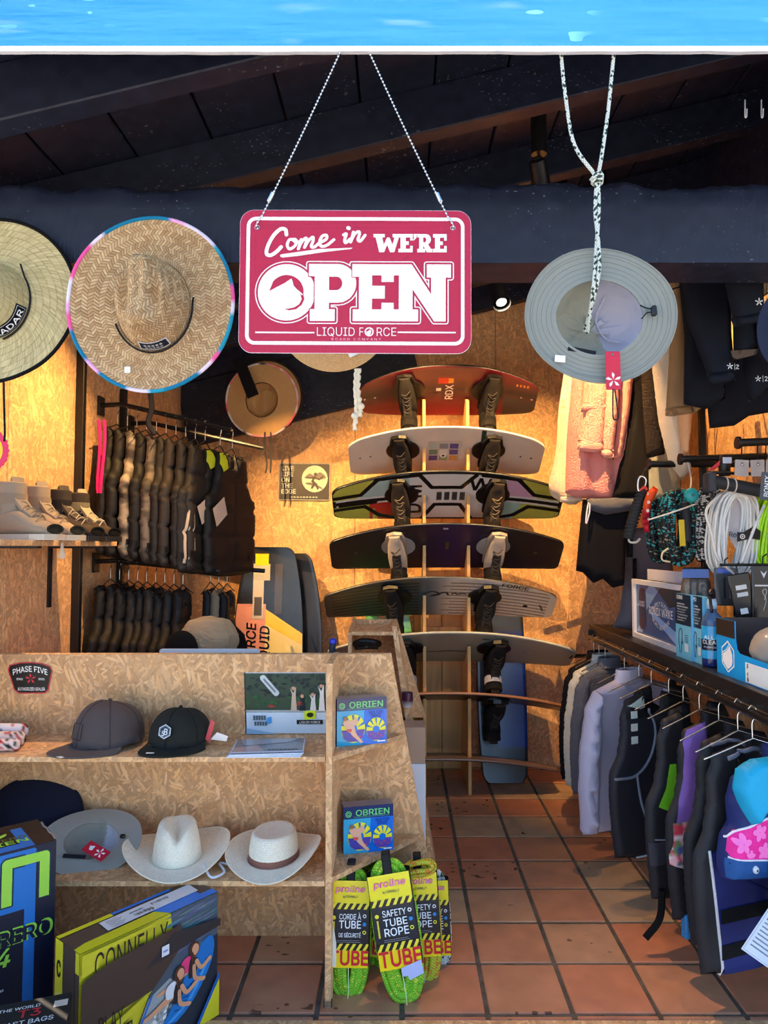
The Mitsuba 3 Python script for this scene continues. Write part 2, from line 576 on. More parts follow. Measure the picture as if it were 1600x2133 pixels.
def rope_mix(col):
    def fn(p, n, uv):
        """Braided cover: two interlaced helices over the length (uv: around, along in metres)."""
        a, b = uv.x * 4, uv.y / 0.008
        i, j = dr.floor(a + b), dr.floor(a - b)
        r = cell_rand(i, j, 5)
        f1, f2 = a + b - i, a - b - j
        sh = 0.55 + 0.45 * smoothstep(0, 0.3, f1) * smoothstep(1, 0.7, f1) * smoothstep(0, 0.3, f2) * smoothstep(1, 0.7, f2)
        c = mi.Color3f(*map(float, col[0]))
        for k, (cc, thr) in enumerate(col[1:]):
            c = dr.select(r > thr, mi.Color3f(*map(float, cc)), c)
        return c * sh
    return prin(proc(fn), 0.6, 0.35)
# ------------------------------------------------------------------ the place: floor, walls, roof, beam, fascia
LW, RW, BW, DOOR = -1.42, 1.52, 4.6, 2.185
SL, ZB = 0.25, 2.80                                    # roof slope along x and the rafters' underside at x = 0

put('floor', bx(LW - 0.1, DOOR - 0.02, -0.12, RW + 0.1, BW + 0.1, -0.006), 'mat_grout', kind='structure', label='terracotta tiled shop floor with grey joints')
tile0 = bx(0.0075, 0.0075, -0.03, 0.2502, 0.2545, 0.0, 0.003)
tiles = [shape(tile0, 'mat_tile', smooth=False)]
for j in range(-1, 10):
    for i in range(-8, 5):
        x, y = 0.519 + 0.2577 * i, 2.205 + 0.262 * j
        if x + 0.2577 < LW - 0.09 or x > RW:
            continue
        dz = rng.uniform(-0.0012, 0.0012)
        if j == -1:
            d = shape(X(bx(0.0075, 0.240, -0.03, 0.2502, 0.2545, 0.0, 0.003), mv(x, y, dz)), 'mat_tile', smooth=False)
        else:
            d = {**tiles[0], 'to_world': T4().translate([x, y, dz])}
        put('tile', d, 'mat_tile', parent='floor')

scene['mat_paving'] = prin(C(186, 182, 174), 0.8, 0.2)
# threshold board and the paving outside
put('trim_3', bx(LW - 0.1, 1.58, -0.12, RW + 0.1, DOOR - 0.022, 0.012, 0.004), 'mat_osb', kind='structure', label='raw chipboard threshold along the bottom of the opening')
put('ground', bx(-9, -9, -0.3, 9, 1.58, -0.14), 'mat_paving', kind='structure', label='grey paving in front of the shop')

# OSB walls from sheets with seams
put('wall_back', bx(LW - 0.1, BW + 0.014, -0.1, RW + 0.1, BW + 0.12, 3.4), 'mat_matte', kind='structure', label='oriented strand board back wall')
for x0, x1 in ((LW, -0.30), (-0.297, 0.62), (0.623, RW)):
    put('panel', bx(x0, BW, 0.0, x1, BW + 0.014, 2.45 if x0 < -1 else 3.3, 0.002), 'mat_osb', parent='wall_back')
put('wall_left', bx(LW - 0.12, 2.22, -0.1, LW - 0.014, BW + 0.12, 3.4), 'mat_matte', kind='structure', label='oriented strand board left wall')
for y0, y1 in ((2.22, 2.55), (2.553, 3.10), (3.103, BW)):
    put('panel', bx(LW - 0.014, y0, 0.0, LW, y1, 3.2, 0.002), 'mat_osb', parent='wall_left')
put('wall_right', bx(RW + 0.014, 2.06, -0.1, RW + 0.12, BW + 0.12, 3.5), 'mat_matte', kind='structure', label='oriented strand board right wall')
for y0, y1 in ((2.06, 2.9), (2.903, BW)):
    put('panel', bx(RW, y0, 0.0, RW + 0.014, y1, 2.45, 0.002), 'mat_osb', parent='wall_right')
    put('upper_board', bx(RW, y0, 2.453, RW + 0.014, y1, 3.4, 0.002), 'mat_blackpaint', parent='wall_right')

put('wall_front', bx(-4.5, 2.05, -0.14, LW - 0.125, 2.215, 3.1), 'mat_bluepaint', kind='structure', label='blue painted front wall left of the opening')
put('wall_front', bx(RW + 0.125, 2.05, -0.14, 4.5, 2.215, 3.3), 'mat_bluepaint', kind='structure', label='blue painted front wall right of the opening')
# roof: planks across sloping rafters, all painted black
XL, XR = -2.2, 2.6
put('ceiling', X(bx(XL, 1.5, 0.19, XR, 4.9, 0.26), mv(0, 0, ZB), rot(-math.degrees(math.atan(SL)), (0, 1, 0))), 'mat_blackpaint', kind='structure', label='black painted sloping board ceiling with rafters')
rr = rot(-math.degrees(math.atan(SL)), (0, 1, 0))
x = XL
while x < XR:
    w = 0.262
    put('plank', X(bx(x + 0.004, 1.5, 0.155 + rng.uniform(-0.003, 0.003), x + w - 0.004, 4.7, 0.19, 0.004), mv(0, 0, ZB), rr), 'mat_blackpaint', parent='ceiling')
    x += w
for yr in (1.83, 2.36, 2.90, 3.44, 3.98, 4.5):
    put('rafter', X(bx(XL, yr, 0.0, XR, yr + 0.075, 0.155, 0.004), mv(0, 0, ZB), rr), 'mat_blackpaint', parent='ceiling')
# dark board closing the back wall under the roof, and stepped purlin ends on the left wall
put('fascia_board', X(bx(-1.5, BW - 0.06, -0.40, 0.05, BW - 0.01, 0.02, 0.004), mv(0, 0, ZB), rr), 'mat_blackpaint', parent='ceiling')

# ragged black beam across the opening
nx = 260
xs = np.linspace(-1.9, 1.95, nx)
top = 2.487 + 0.020 * (meshkit.fbm(np.column_stack([xs * 9, xs * 0, xs * 0]), 4, 3) - 0.5) * 2 + 0.02 * (meshkit.noise(np.column_stack([xs * 3, xs * 0 + 5, xs * 0]), 4) - 0.5)
prof = []
for k, (yy, zz) in enumerate(((2.05, 2.237), (2.05, 2.28), (2.05, 2.33), (2.05, 2.40), (2.052, None), (2.075, None), (2.11, None), (2.16, None), (2.21, None), (2.21, 2.33), (2.21, 2.237))):
    q = np.column_stack([xs, np.full(nx, yy), np.full(nx, zz) if zz else top - (0.028 if k == 4 else 0) + 0.020 * (meshkit.fbm(np.column_stack([xs * 24, np.full(nx, yy * 30), xs * 0]), 3, k) - 0.5)])
    q[:, 1] += 0.006 * (meshkit.fbm(np.column_stack([xs * 12, q[:, 2] * 12, xs * 0]), 3, 20 + k) - 0.5) * (yy < 2.06)
    prof.append(q)
put('trim_2', loft(np.array(prof).transpose(1, 0, 2)), 'mat_blackpaint', kind='structure', smooth=50, label='rough sawn black beam across the shop opening')
# blue fascia board with a worn white lower edge
put('trim_1', bx(-1.7, 1.60, 2.567, 1.75, 1.616, 3.05, 0.002), 'mat_bluepaint', kind='structure', label='sky blue painted fascia board at the top of the opening')
xs = np.linspace(-1.7, 1.75, 160)
wear = 0.0035 * (meshkit.fbm(np.column_stack([xs * 14, xs * 0, xs * 0]), 3, 8) - 0.5) + 0.0035 * (meshkit.noise(np.column_stack([xs * 2.1, xs * 0, xs * 0]), 9) - 0.3)
ring = np.stack([np.stack([xs, np.full(160, 1.5985), np.full(160, 2.568)], 1), np.stack([xs, np.full(160, 1.5985), 2.5575 - wear - 0.002], 1), np.stack([xs, np.full(160, 1.612), 2.5575 - wear], 1), np.stack([xs, np.full(160, 1.616), np.full(160, 2.568)], 1)], 1)
part('trim_1', 'white_edge', [(loft(ring), C(226, 226, 230))], 'mat_matte', label='chipped white painted lower edge')
# black trim post between the left wall and the rack, and the post behind

# warm ceiling spots: a black can on a bracket with a bright lens; the light itself is a spot at the lens
WARM = np.array([1.0, 0.56, 0.19])


def lamp(pos, aim, power, cut=42, label=None, arm=0.2):
    pos, aim = np.asarray(pos, float), np.asarray(aim, float)
    d = (aim - pos) / np.linalg.norm(aim - pos)
    t = thing('spotlight', label, 'spotlight', 'warm ceiling spotlights')
    up = pos - d * 0.06
    part(t, 'housing', [(cat(tube([pos - d * 0.11, pos - d * 0.10, pos + d * 0.0, pos + d * 0.012], [0.018, 0.033, 0.036, 0.038], 20, caps=False), cyl(pos - d * 0.112, pos - d * 0.108, 0.018, 20)), C(20, 20, 22))], 'mat_satin')
    part(t, 'bracket', [(cat(cyl(up, [up[0], up[1], ZB + SL * up[0] + 0.02], 0.006, 8), cyl([up[0], up[1], ZB + SL * up[0] - 0.02], [up[0], up[1], ZB + SL * up[0] + 0.15], 0.03, 16)), C(20, 20, 22))], 'mat_satin')
    x = np.cross(d, [0, 0, 1]); lens = X(lathe([(0.0, 0.0), (0.008, 0.0), (0.016, 0.0), (0.023, 0.0)], 20), M(pos - d * 0.002, x, np.cross(d, x)))
    if (lens.face_normals[-1] @ d) < 0:
        lens = tm(lens.vertices, lens.faces[:, ::-1])
    k = part(t, 'lens', [(lens, WHITE_)], 'mat_matte', label='glowing warm lens')
    scene[k]['emitter'] = {'type': 'area', 'radiance': {'type': 'rgb', 'value': [9.0, 7.5, 5.0]}}
    scene[fresh('spot_light_source')] = {'type': 'spot', 'to_world': T4().look_at(origin=(pos + d * 0.006).tolist(), target=aim.tolist(), up=[0.1, 0.2, 1]), 'intensity': {'type': 'rgb', 'value': (WARM * power * LAMP).tolist()}, 'cutoff_angle': cut, 'beam_width': cut * 0.45}


WHITE_ = C(240, 230, 210)
lamp(at(1045, 630, 3.0), (0.75, 2.0, 0.7), 0.5, 32, 'black ceiling spotlight with glowing lens, between the sign and the grey bucket hat')
lamp((0.75, 3.3, 2.70), (0.70, 4.5, 1.6), 1.15, 32, 'black ceiling spotlight aimed at the right part of the back wall')
lamp((-0.75, 2.75, 2.5), (-1.42, 2.80, 1.52), 0.62, 40, 'black ceiling spotlight above the boot shelf')
lamp((-1.0, 3.2, 2.42), (-0.35, 4.6, 1.2), 1.25, 30, 'black ceiling spotlight above the vests')
lamp((0.1, 3.5, 2.70), (0.05, 4.6, 1.45), 0.95, 32, 'black ceiling spotlight above the aisle')
lamp((0.55, 2.7, 2.8), (0.95, 3.5, 1.75), 1.15, 24, 'black ceiling spotlight in front of the pink robes')
lamp((0.95, 3.2, 2.85), (1.52, 3.1, 1.85), 0.5, 40, 'black ceiling spotlight beside the right wall')
# ------------------------------------------------------------------ the sign on its ball chains
WHITE, BLACK, RED = C(226, 233, 236), C(14, 15, 18), C(172, 22, 58)
K = 0.527 / 1500


def sg(pts, n=0):
    return PG([((x - 800) * K, (575 - y) * K) for x, y in pts], n)


def rrect(x0, y0, x1, y1, r):
    return sbox(x0 + r, y0 + r, x1 - r, y1 - r).buffer(r, 12)


def sgl(pts, w, n=8):
    p = [((x - 800) * K, (575 - y) * K) for x, y in pts]
    return LineString(spline(p, n) if n else p).buffer(w * K / 2, 8)


def ring_sg(x0, y0, x1, y1, r, w):
    g = rrect((x0 - 800) * K, (575 - y1) * K, (x1 - 800) * K, (575 - y0) * K, r * K)
    return g.difference(g.buffer(-w * K))


def arc(cx, cy, rx, ry, a0, a1, n=14):
    return [(cx + rx * math.cos(math.radians(a)), cy - ry * math.sin(math.radians(a))) for a in np.linspace(a0, a1, n)]


sign = thing('open_sign', 'crimson rectangular sign reading Come in WE\'RE OPEN on two ball chains', 'sign')
SM = M(at(740, 586, 1.585), (1, 0, -0.004), (0, 0, 1))
holes = [((160 - 800) * K, (575 - 218) * K), ((1432 - 800) * K, (575 - 218) * K)]
body = rrect((50 - 800) * K, (575 - 1045) * K, (1550 - 800) * K, (575 - 103) * K, 92 * K)
for h in holes:
    body = body.difference(Point(h).buffer(0.0048, 10))
part(sign, 'plate', [(X(slab(body, -0.0035, -0.0003), SM), WHITE, 30), (X(slab(body.buffer(-0.0007), -0.0004, 0.0), SM), RED, 30)], 'mat_satin')
p = Print()
p.add(ring_sg(93, 150, 1507, 992, 62, 24), WHITE, False)
# script "Come in"
for s in ([(352, 268), (345, 235), (312, 232), (268, 275), (232, 345), (225, 395), (252, 404), (290, 380), (318, 350)],
          [(400, 300), (372, 302), (358, 335), (372, 362), (402, 348), (420, 318), (408, 298), (398, 306), (420, 318), (448, 312)],
          [(448, 300), (440, 330), (430, 362), (450, 318), (478, 290), (482, 312), (470, 352), (492, 312), (522, 284), (526, 306), (514, 344), (532, 350), (566, 322)],
          [(576, 318), (610, 296), (612, 272), (586, 276), (568, 312), (580, 344), (616, 336), (660, 300)],
          [(722, 268), (740, 262), (730, 300), (736, 320), (764, 296)], [(786, 250), (778, 280), (768, 316), (790, 268), (818, 246), (826, 262), (816, 298), (832, 308), (862, 270)]):
    p.add(sgl(s, 25 if s[0][0] < 360 else 20), WHITE, False)
p.add(sgl([(752, 222), (756, 224)], 26, 0), WHITE, False)
p.add(sg([(312, 402), (330, 396), (560, 362), (785, 352), (770, 362), (600, 382), (420, 410), (330, 420), (314, 414)]), WHITE, False)
# slab "WE'RE"


def slabE(x, w, y0, y1):
    h = y1 - y0; s = 0.24 * h
    return [(x, y0), (x + w, y0), (x + w, y0 + 0.36 * h), (x + w - 0.6 * s, y0 + 0.36 * h), (x + w - 0.6 * s, y0 + 0.2 * h), (x + 0.52 * w, y0 + 0.2 * h), (x + 0.52 * w, y0 + 0.4 * h), (x + 0.72 * w, y0 + 0.4 * h), (x + 0.72 * w, y0 + 0.6 * h), (x + 0.52 * w, y0 + 0.6 * h),
            (x + 0.52 * w, y0 + 0.8 * h), (x + w - 0.6 * s, y0 + 0.8 * h), (x + w - 0.6 * s, y0 + 0.64 * h), (x + w, y0 + 0.64 * h), (x + w, y1), (x, y1), (x, y1 - 0.2 * h), (x + 0.14 * w, y1 - 0.2 * h), (x + 0.14 * w, y0 + 0.2 * h), (x, y0 + 0.2 * h)]


p.add(sg([(916, 260), (990, 260), (990, 284), (974, 284), (984, 330), (1004, 284), (1022, 284), (1040, 330), (1052, 284), (1040, 284), (1040, 260), (1096, 260), (1096, 284), (1082, 284), (1052, 382), (1024, 382), (1006, 334), (986, 382), (954, 382), (930, 284), (916, 284)]), WHITE, False)
p.add(sg(slabE(1078, 94, 260, 382)), WHITE, False)
p.add(sg([(1176, 260), (1198, 260), (1196, 286), (1178, 304), (1172, 298), (1182, 284), (1176, 282)]), WHITE, False)
p.add(sg([(1200, 260), (1254, 260), *arc(1256, 296, 34, 36, 90, -60), (1274, 334), (1290, 358), (1300, 358), (1300, 382), (1262, 382), (1240, 340), (1240, 358), (1252, 358), (1252, 382), (1200, 382), (1200, 358), (1212, 358), (1212, 284), (1200, 284)]).difference(sg([(1240, 284), (1252, 284), (1260, 298), (1252, 314), (1240, 314)])), WHITE, False)
p.add(sg(slabE(1302, 90, 260, 382)), WHITE, False)
# "OPEN" with its outline
O = shapely.affinity.scale(Point((357 - 800) * K, (575 - 648) * K).buffer(186 * K, 32), 1, 1)
wave = sg([(248, 664), (300, 632), (350, 606), (380, 578), (386, 590), (396, 628), (420, 652), (440, 676), (444, 706), (420, 736), (380, 752), (340, 756), (310, 748), (270, 715)])
hole = Point((357 - 800) * K, (575 - 645) * K).buffer(110 * K, 24)
moon = sg([(246, 640), (300, 610), (345, 586), (388, 556), (396, 580), (408, 612), (436, 636), (466, 660), (470, 580), (420, 530), (350, 520), (280, 550)])
curl = sg([(388, 560), (402, 606), (426, 634), (448, 664), (456, 694), (440, 726), (410, 746), (372, 756), (342, 757), (376, 766), (420, 758), (456, 730), (472, 694), (466, 660), (430, 632), (410, 606)])
Pg = sg([(500, 460), (690, 460), *arc(690, 588, 118, 128, 88, -88), (690, 716), (632, 716), (632, 757), (670, 757), (670, 836), (508, 836), (508, 757), (538, 757), (538, 542), (500, 542)])
Ph = sg([(632, 545), (680, 545), *arc(680, 588, 36, 43, 85, -85), (680, 632), (632, 632)])
EN = sg([(780, 460), (1165, 460), (1290, 655), (1290, 548), (1262, 548), (1262, 460), (1420, 460), (1420, 548), (1386, 548), (1386, 836), (1310, 836), (1172, 628), (1172, 757), (1208, 757), (1208, 836), (785, 836), (785, 757), (824, 757), (824, 545), (780, 545)])
Eh = sg([(910, 535), (970, 535), (970, 578), (1050, 578), (1050, 535), (1082, 535), (1082, 757), (1050, 757), (1050, 714), (970, 714), (970, 757), (910, 757), (910, 688), (993, 688), (993, 602), (910, 602)])
allg = unary_union([O, Pg, EN])
p.add(allg.buffer(19 * K, 6).difference(allg.buffer(11 * K, 6)), WHITE, False)
Og = O.difference(moon.intersection(hole)).difference(curl)
Og = Og.union(sgl([(250, 648), (300, 620), (348, 594), (386, 570), (398, 604), (424, 634), (458, 662)], 10).intersection(hole))
p.add(Og.difference(Pg.buffer(5 * K)), WHITE, False)
p.add(Pg.difference(Ph).difference(EN.buffer(4 * K)), WHITE, False)
p.add(EN.difference(Eh), WHITE, False)
p.add(sg([(158, 906), (540, 906), (540, 917), (158, 917)]), WHITE, False).add(sg([(1076, 902), (1450, 902), (1450, 913), (1076, 913)]), WHITE, False)
p.text('LIQUID', -0.043, -0.1255, 0.0195, WHITE, up=False, bold=False, w=0.0858).text('F', 0.0148, -0.1255, 0.0195, WHITE, up=False, bold=False, w=0.009).text('RCE', 0.0715, -0.1255, 0.0195, WHITE, up=False, bold=False, w=0.044)
p.disc(0.0325, -0.1158, 0.0105, WHITE, ri=0.0072, up=False).poly([(0.0255, -0.1165), (0.032, -0.1125), (0.0355, -0.109), (0.0375, -0.115), (0.036, -0.121), (0.03, -0.1235)], WHITE, up=False)
p.text('B O A R D   C O M P A N Y', 0.0035, -0.1355, 0.005, C(235, 190, 205), up=False, bold=False, w=0.112)
part(sign, 'print', p.on(SM @ mv(0, 0, 0.0003)), 'mat_satin', label='white lettering, outline and border')
bead = ball((0, 0, 0), 0.0032, 1)
for k, (h, topx) in enumerate(zip(holes, (708, 770))):
    a = (SM @ [h[0], h[1], 0.004, 1])[:3]; b = at(topx, 110, 1.605)
    lo = (SM @ [h[0], h[1], -0.006, 1])[:3]
    pth = np.array([lo, a + [0, -0.002, 0.004]] + [a + (b - a) * t + [0, 0, -0.006 * math.sin(math.pi * t)] for t in np.linspace(0.05, 1, 12)])
    pth = spline(pth, 6)
    L = np.cumsum(np.r_[0, np.linalg.norm(np.diff(pth, axis=0), axis=1)])
    q = np.stack([np.interp(np.arange(0, L[-1], 0.0093), L, pth[:, i]) for i in range(3)], 1)
    ch = part(sign, 'chain', cat([X(bead, mv(*c)) for c in q], tube(pth, 0.001, 5)), 'mat_chrome', smooth=True, label='silver ball chain')
    c0 = a + (b - a) * 0.165
    d = (b - a) / np.linalg.norm(b - a)
    part(ch, 'clasp', cyl(c0 - d * 0.013, c0 + d * 0.013, 0.0052, 12, 0.002), 'mat_chrome')


# ------------------------------------------------------------------ hats
def hat_rows(rx, ry, cx, cy, tx, ty, H, dent, brim, nr=26, nt=96, cxo=0.0, cyo=0.0, floppy=0.0, seed=0):
    """Rings of a hat from the middle of the crown's top to the brim's edge; x right, y to the back, z up."""
    a = np.linspace(0, 2 * math.pi, nt + 1)
    c, s = np.cos(a), np.sin(a)
    rows = []
    for t in np.linspace(0.02, 1, 12):
        rows.append((cxo + t * tx * c, cyo + t * ty * s, H - 0.012 * max(0, t - 0.8) ** 2 / 0.04 - dent(t * tx * c, t * ty * s) * (1 - 0.0 * t)))
    for t in (0.12, 0.25, 0.4, 0.55, 0.7, 0.85, 1.0):
        e = t ** 1.15
        rows.append((cxo + (tx + (cx - tx) * e + 0.004 * math.sin(math.pi * t)) * c, cyo + (ty + (cy - ty) * e + 0.004 * math.sin(math.pi * t)) * s, (H - 0.012) * (1 - t) - dent(tx * c, ty * s) * (1 - t) ** 2 + 0 * a))
    for t in np.linspace(0.06, 1, nr):
        x, y = cxo * (1 - t) + (cx + (rx - cx) * t) * c, cyo * (1 - t) + (cy + (ry - cy) * t) * s
        z = brim(t, a) + (floppy * (meshkit.noise(np.stack([c * 2 + seed, s * 2, 0 * a], 1), seed) - 0.5) * t if floppy else 0)
        rows.append((x, y, z + 0 * a))
    return np.array([np.stack(r, 1) for r in rows])


def hat_mesh(P, seam=0.0):
    m = grid(P)
    d = np.linalg.norm(np.diff(P, axis=0), axis=2).mean(1); v = np.r_[0, np.cumsum(d)]
    a = np.linspace(0, 2 * math.pi, P.shape[1])
    uv = np.stack([v[:, None] * np.cos(a)[None], v[:, None] * np.sin(a)[None]], -1).reshape(-1, 2)
    m2 = tm(np.vstack([m.vertices, np.asarray(m.vertices) - [0, 0, 0.0025]]), np.vstack([m.faces, np.asarray(m.faces)[:, ::-1] + len(m.vertices)]))
    return m2, np.vstack([uv, uv])


def pinch(w, d, ridge=0.0):
    return lambda x, y: d * np.exp(-((np.abs(x) - 1.55 * w) / (0.62 * w)) ** 2) * np.clip((y + 0.13) / 0.09, 0, 1) + 0.35 * d * np.exp(-(x / (0.5 * w)) ** 2) * np.clip((y + 0.1) / 0.08, 0, 1)


TROP = [C(236, 90, 160), C(226, 214, 238), C(40, 150, 180), C(232, 170, 220), C(226, 222, 244), C(30, 120, 160)]


def edge_colours(m, P, seed, pal=TROP, cnt=23):
    v = np.asarray(m.vertices); c = P[-1].mean(0)
    a = np.arctan2(v[:, 1] - c[1], v[:, 0] - c[0]) / (2 * math.pi) * cnt + 50
    k = np.floor(a + 0.35 * np.sin(a * 2.3 + seed)).astype(int)
    h = np.random.default_rng(seed).integers(0, len(pal), 200)
    return np.array(pal)[h[k]]


def wallpatch(P, a0, a1, h0, h1, pieces, lift=0.004):
    """Wraps flat pieces (x along 0..1 from angle a0 to a1, y 0..1 up the crown's side) onto the crown's wall."""
    base, topr = P[18], P[11]
    n = base.shape[0]

    def wrap(v):
        a = (a0 + (a1 - a0) * v[:, 0]) / (2 * math.pi) * (n - 1)
        i = np.floor(a).astype(int); f = (a - i)[:, None]; i = i % (n - 1)
        B = base[i] * (1 - f) + base[(i + 1) % (n - 1)] * f; U = topr[i] * (1 - f) + topr[(i + 1) % (n - 1)] * f
        h = (h0 + (h1 - h0) * v[:, 1])[:, None]
        q = B * (1 - h) + U * h
        o = np.column_stack([np.cos(a / (n - 1) * 2 * math.pi), np.sin(a / (n - 1) * 2 * math.pi), 0 * a + 0.35])
        return q + o * (lift + v[:, 2:3])
    return [(tm(wrap(np.asarray(m.vertices)), m.faces), c, s) for m, c, s in pieces]


def cells(x0, y0, x1, y1, z, n=12):
    P = np.stack([*np.meshgrid(np.linspace(x0, x1, n), [y0, y1], indexing='ij'), np.full((n, 2), z)], -1)
    return tm(grid(P).vertices, grid(P).faces[:, ::-1] if grid(P).face_normals[0][2] < 0 else grid(P).faces)


# the big palm hat with the tropical edge, crown towards us
YH = 2.0
px1 = YH / FOC
Pm = hat_rows(173 * px1, 188 * px1, 0.105, 0.132, 0.066, 0.100, 0.138, pinch(0.027, 0.042), lambda t, a: 0.004 + 0.016 * t ** 2 + 0.008 * np.cos(2 * a) * t, floppy=0.012, seed=3)
HM = M(at(320, 636, YH), (1, 0, 0.03), (0.03, 0.05, 1))
hat = thing('straw_hat', 'palm straw hat with pink and teal printed edge, hung left of the sign', 'hat')
m, uv = hat_mesh(Pm)
part(hat, 'straw', X(m, HM), 'mat_weave', uv=uv)
em = tube(Pm[-1][:-1] + [0, 0, -0.001], 0.0055, 8, True)
part(hat, 'edge_binding', [(X(em, HM), edge_colours(em, Pm, 5))], 'mat_cloth', label='tropical print binding in pink, white and teal')
cord = [Pm[19][int(i) % 96] * [1.01, 1.01, 1] + [0, 0, 0.004] for i in np.linspace(54, 96, 22)]
part(hat, 'cord', [(X(tube(cord + [np.array(cord[-1]) + [0.006, 0.012, 0.012]], 0.0026, 6), HM), BLACK)], 'mat_matte', label='black chin cord')
pt = [(cells(0, 0, 1, 1, 0), C(205, 205, 215), True), (cells(0.04, 0.12, 0.96, 0.88, 0.0008), C(34, 36, 44), True)]
for q in range(5):
    pt.append((cells(0.18 + 0.13 * q, 0.5, 0.27 + 0.13 * q, 0.7, 0.0016), C(170, 172, 180), True))
    pt.append((cells(0.2 + 0.12 * q, 0.24, 0.29 + 0.12 * q, 0.4, 0.0016), C(150, 152, 160), True))
part(hat, 'patch', X(wallpatch(Pm, math.radians(252), math.radians(300), 0.06, 0.34, pt), HM), 'mat_cloth', label='small black and white woven patch')
sm = sbox(-0.008, -0.009, 0.008, 0.009)
part(hat, 'price_sticker', [(X(slab(sm, 0, 0.0008), HM, mv(-0.062, -0.196, 0.030)), WHITE)], 'mat_matte')
part(hat, 'red_loop', [(X(tube(spline([(-0.062, 0.08, 0.05), (-0.03, 0.105, 0.075), (0.01, 0.108, 0.072), (0.035, 0.095, 0.05)], 6), 0.002, 5), HM), C(140, 24, 40))], 'mat_cloth')
# the fine rush hat at the left edge of the frame
Pm = hat_rows(180 * px1, 178 * px1, 0.098, 0.112, 0.058, 0.075, 0.11, pinch(0.03, 0.02), lambda t, a: 0.004 + 0.012 * t ** 2, floppy=0.01, seed=8)
HM = M(at(-12, 628, YH + 0.02), (1, 0, -0.05), (0, 0.04, 1))
hat = thing('straw_hat', 'fine rush straw hat with black edge and lettered patch, leftmost hat on the beam', 'hat')
m, uv = hat_mesh(Pm)
part(hat, 'straw', X(m, HM), 'mat_rush', uv=uv)
part(hat, 'edge_binding', [(X(tube(Pm[-1][:-1], 0.005, 8, True), HM), BLACK)], 'mat_cloth', label='black edge binding')
cord = [Pm[19][int(i) % 96] * [1.01, 1.01, 1] + [0, 0, 0.004] for i in np.linspace(-18, 12, 16)]
part(hat, 'cord', [(X(tube(cord[:-1] + [np.array(cord[-1]) + [0.004, 0.02, 0.02]], 0.0026, 6), HM), BLACK)], 'mat_matte', label='black chin cord')
pt = [(cells(0, 0, 1, 1, 0), BLACK, True), (cells(0.03, 0.1, 0.97, 0.9, 0.0007), C(180, 182, 188), True), (cells(0.045, 0.15, 0.955, 0.85, 0.0014), BLACK, True), (X(text('RADAR', 0.5, 0.26, 0.46, w=0.82), mv(0, 0, 0.002)), C(225, 226, 232), False)]
part(hat, 'patch', X(wallpatch(Pm, math.radians(278), math.radians(352), 0.06, 0.42, pt), HM), 'mat_cloth', label='black patch with white lettering')

# grey bucket hat hung open side towards us on a knotted cord
YG = 1.60
g1 = YG / FOC
GM = M(at(1252, 655, YG), (1, 0, 0.05), (0.0, 0.06, 1))
a = np.linspace(0, 2 * math.pi, 97)[:-1]
GREY = C(176, 178, 172)
bw = [np.stack([np.cos(a) * (92 + (159 - 92) * t) * g1 - 0.004 * (1 - t), np.sin(a) * (82 + (148 - 82) * t) * g1 - 0.006 * (1 - t), -0.006 * math.sin(t * 3) + 0.006 * np.sin(3 * a + 1) * t ** 2 + 0.0018 * (k % 2) * (k < 12)], 1) for k, t in enumerate(np.linspace(0, 1, 14))]
bm = grid(np.array(bw), False, True)
n0 = len(bm.vertices)
bm = tm(np.vstack([bm.vertices, np.asarray(bm.vertices) - [0, 0, 0.003]]), np.vstack([bm.faces, np.asarray(bm.faces)[:, ::-1] + n0]))
hat = thing('bucket_hat', 'pale grey bucket hat with red tag, hung open side forward on a knotted cord', 'hat')
part(hat, 'brim', [(X(bm, GM), C(132, 137, 132))], 'mat_cloth', smooth=True)
part(hat, 'edge_binding', [(X(tube(bw[-1], 0.0025, 6, True), GM), C(128, 131, 126))], 'mat_cloth')
cw = []
for k, t in enumerate(np.linspace(0, 1, 18)):
    r = max(0.01, math.cos(t * 1.57)) ** 0.7
    wv = (1 - 0.9 * (t > 0.9)) * 0.020 * (meshkit.fbm(np.stack([np.cos(a) * 3.4 + 1.5 * t, np.sin(a) * 3.4, 0 * a + t * 3.0], 1), 3, 4) - 0.5) * 2
    cw.append(np.stack([np.cos(a) * (96 * g1 * r + wv * (0.2 + t)) - 0.004, np.sin(a) * (86 * g1 * r + wv * (0.2 + t)) - 0.006, -0.088 * math.sin(t * 1.5) + wv * t * 1.3 - 0.002], 1))
cw.append(np.broadcast_to(cw[-1].mean(0), cw[-1].shape))
cm = grid(np.array(cw), False, True)


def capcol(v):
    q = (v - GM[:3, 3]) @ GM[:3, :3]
    return np.where(((q[:, 0] > 0.004) & (q[:, 0] + 0.25 * q[:, 1] > 0.012))[:, None], C(156, 158, 176), C(138, 140, 128))


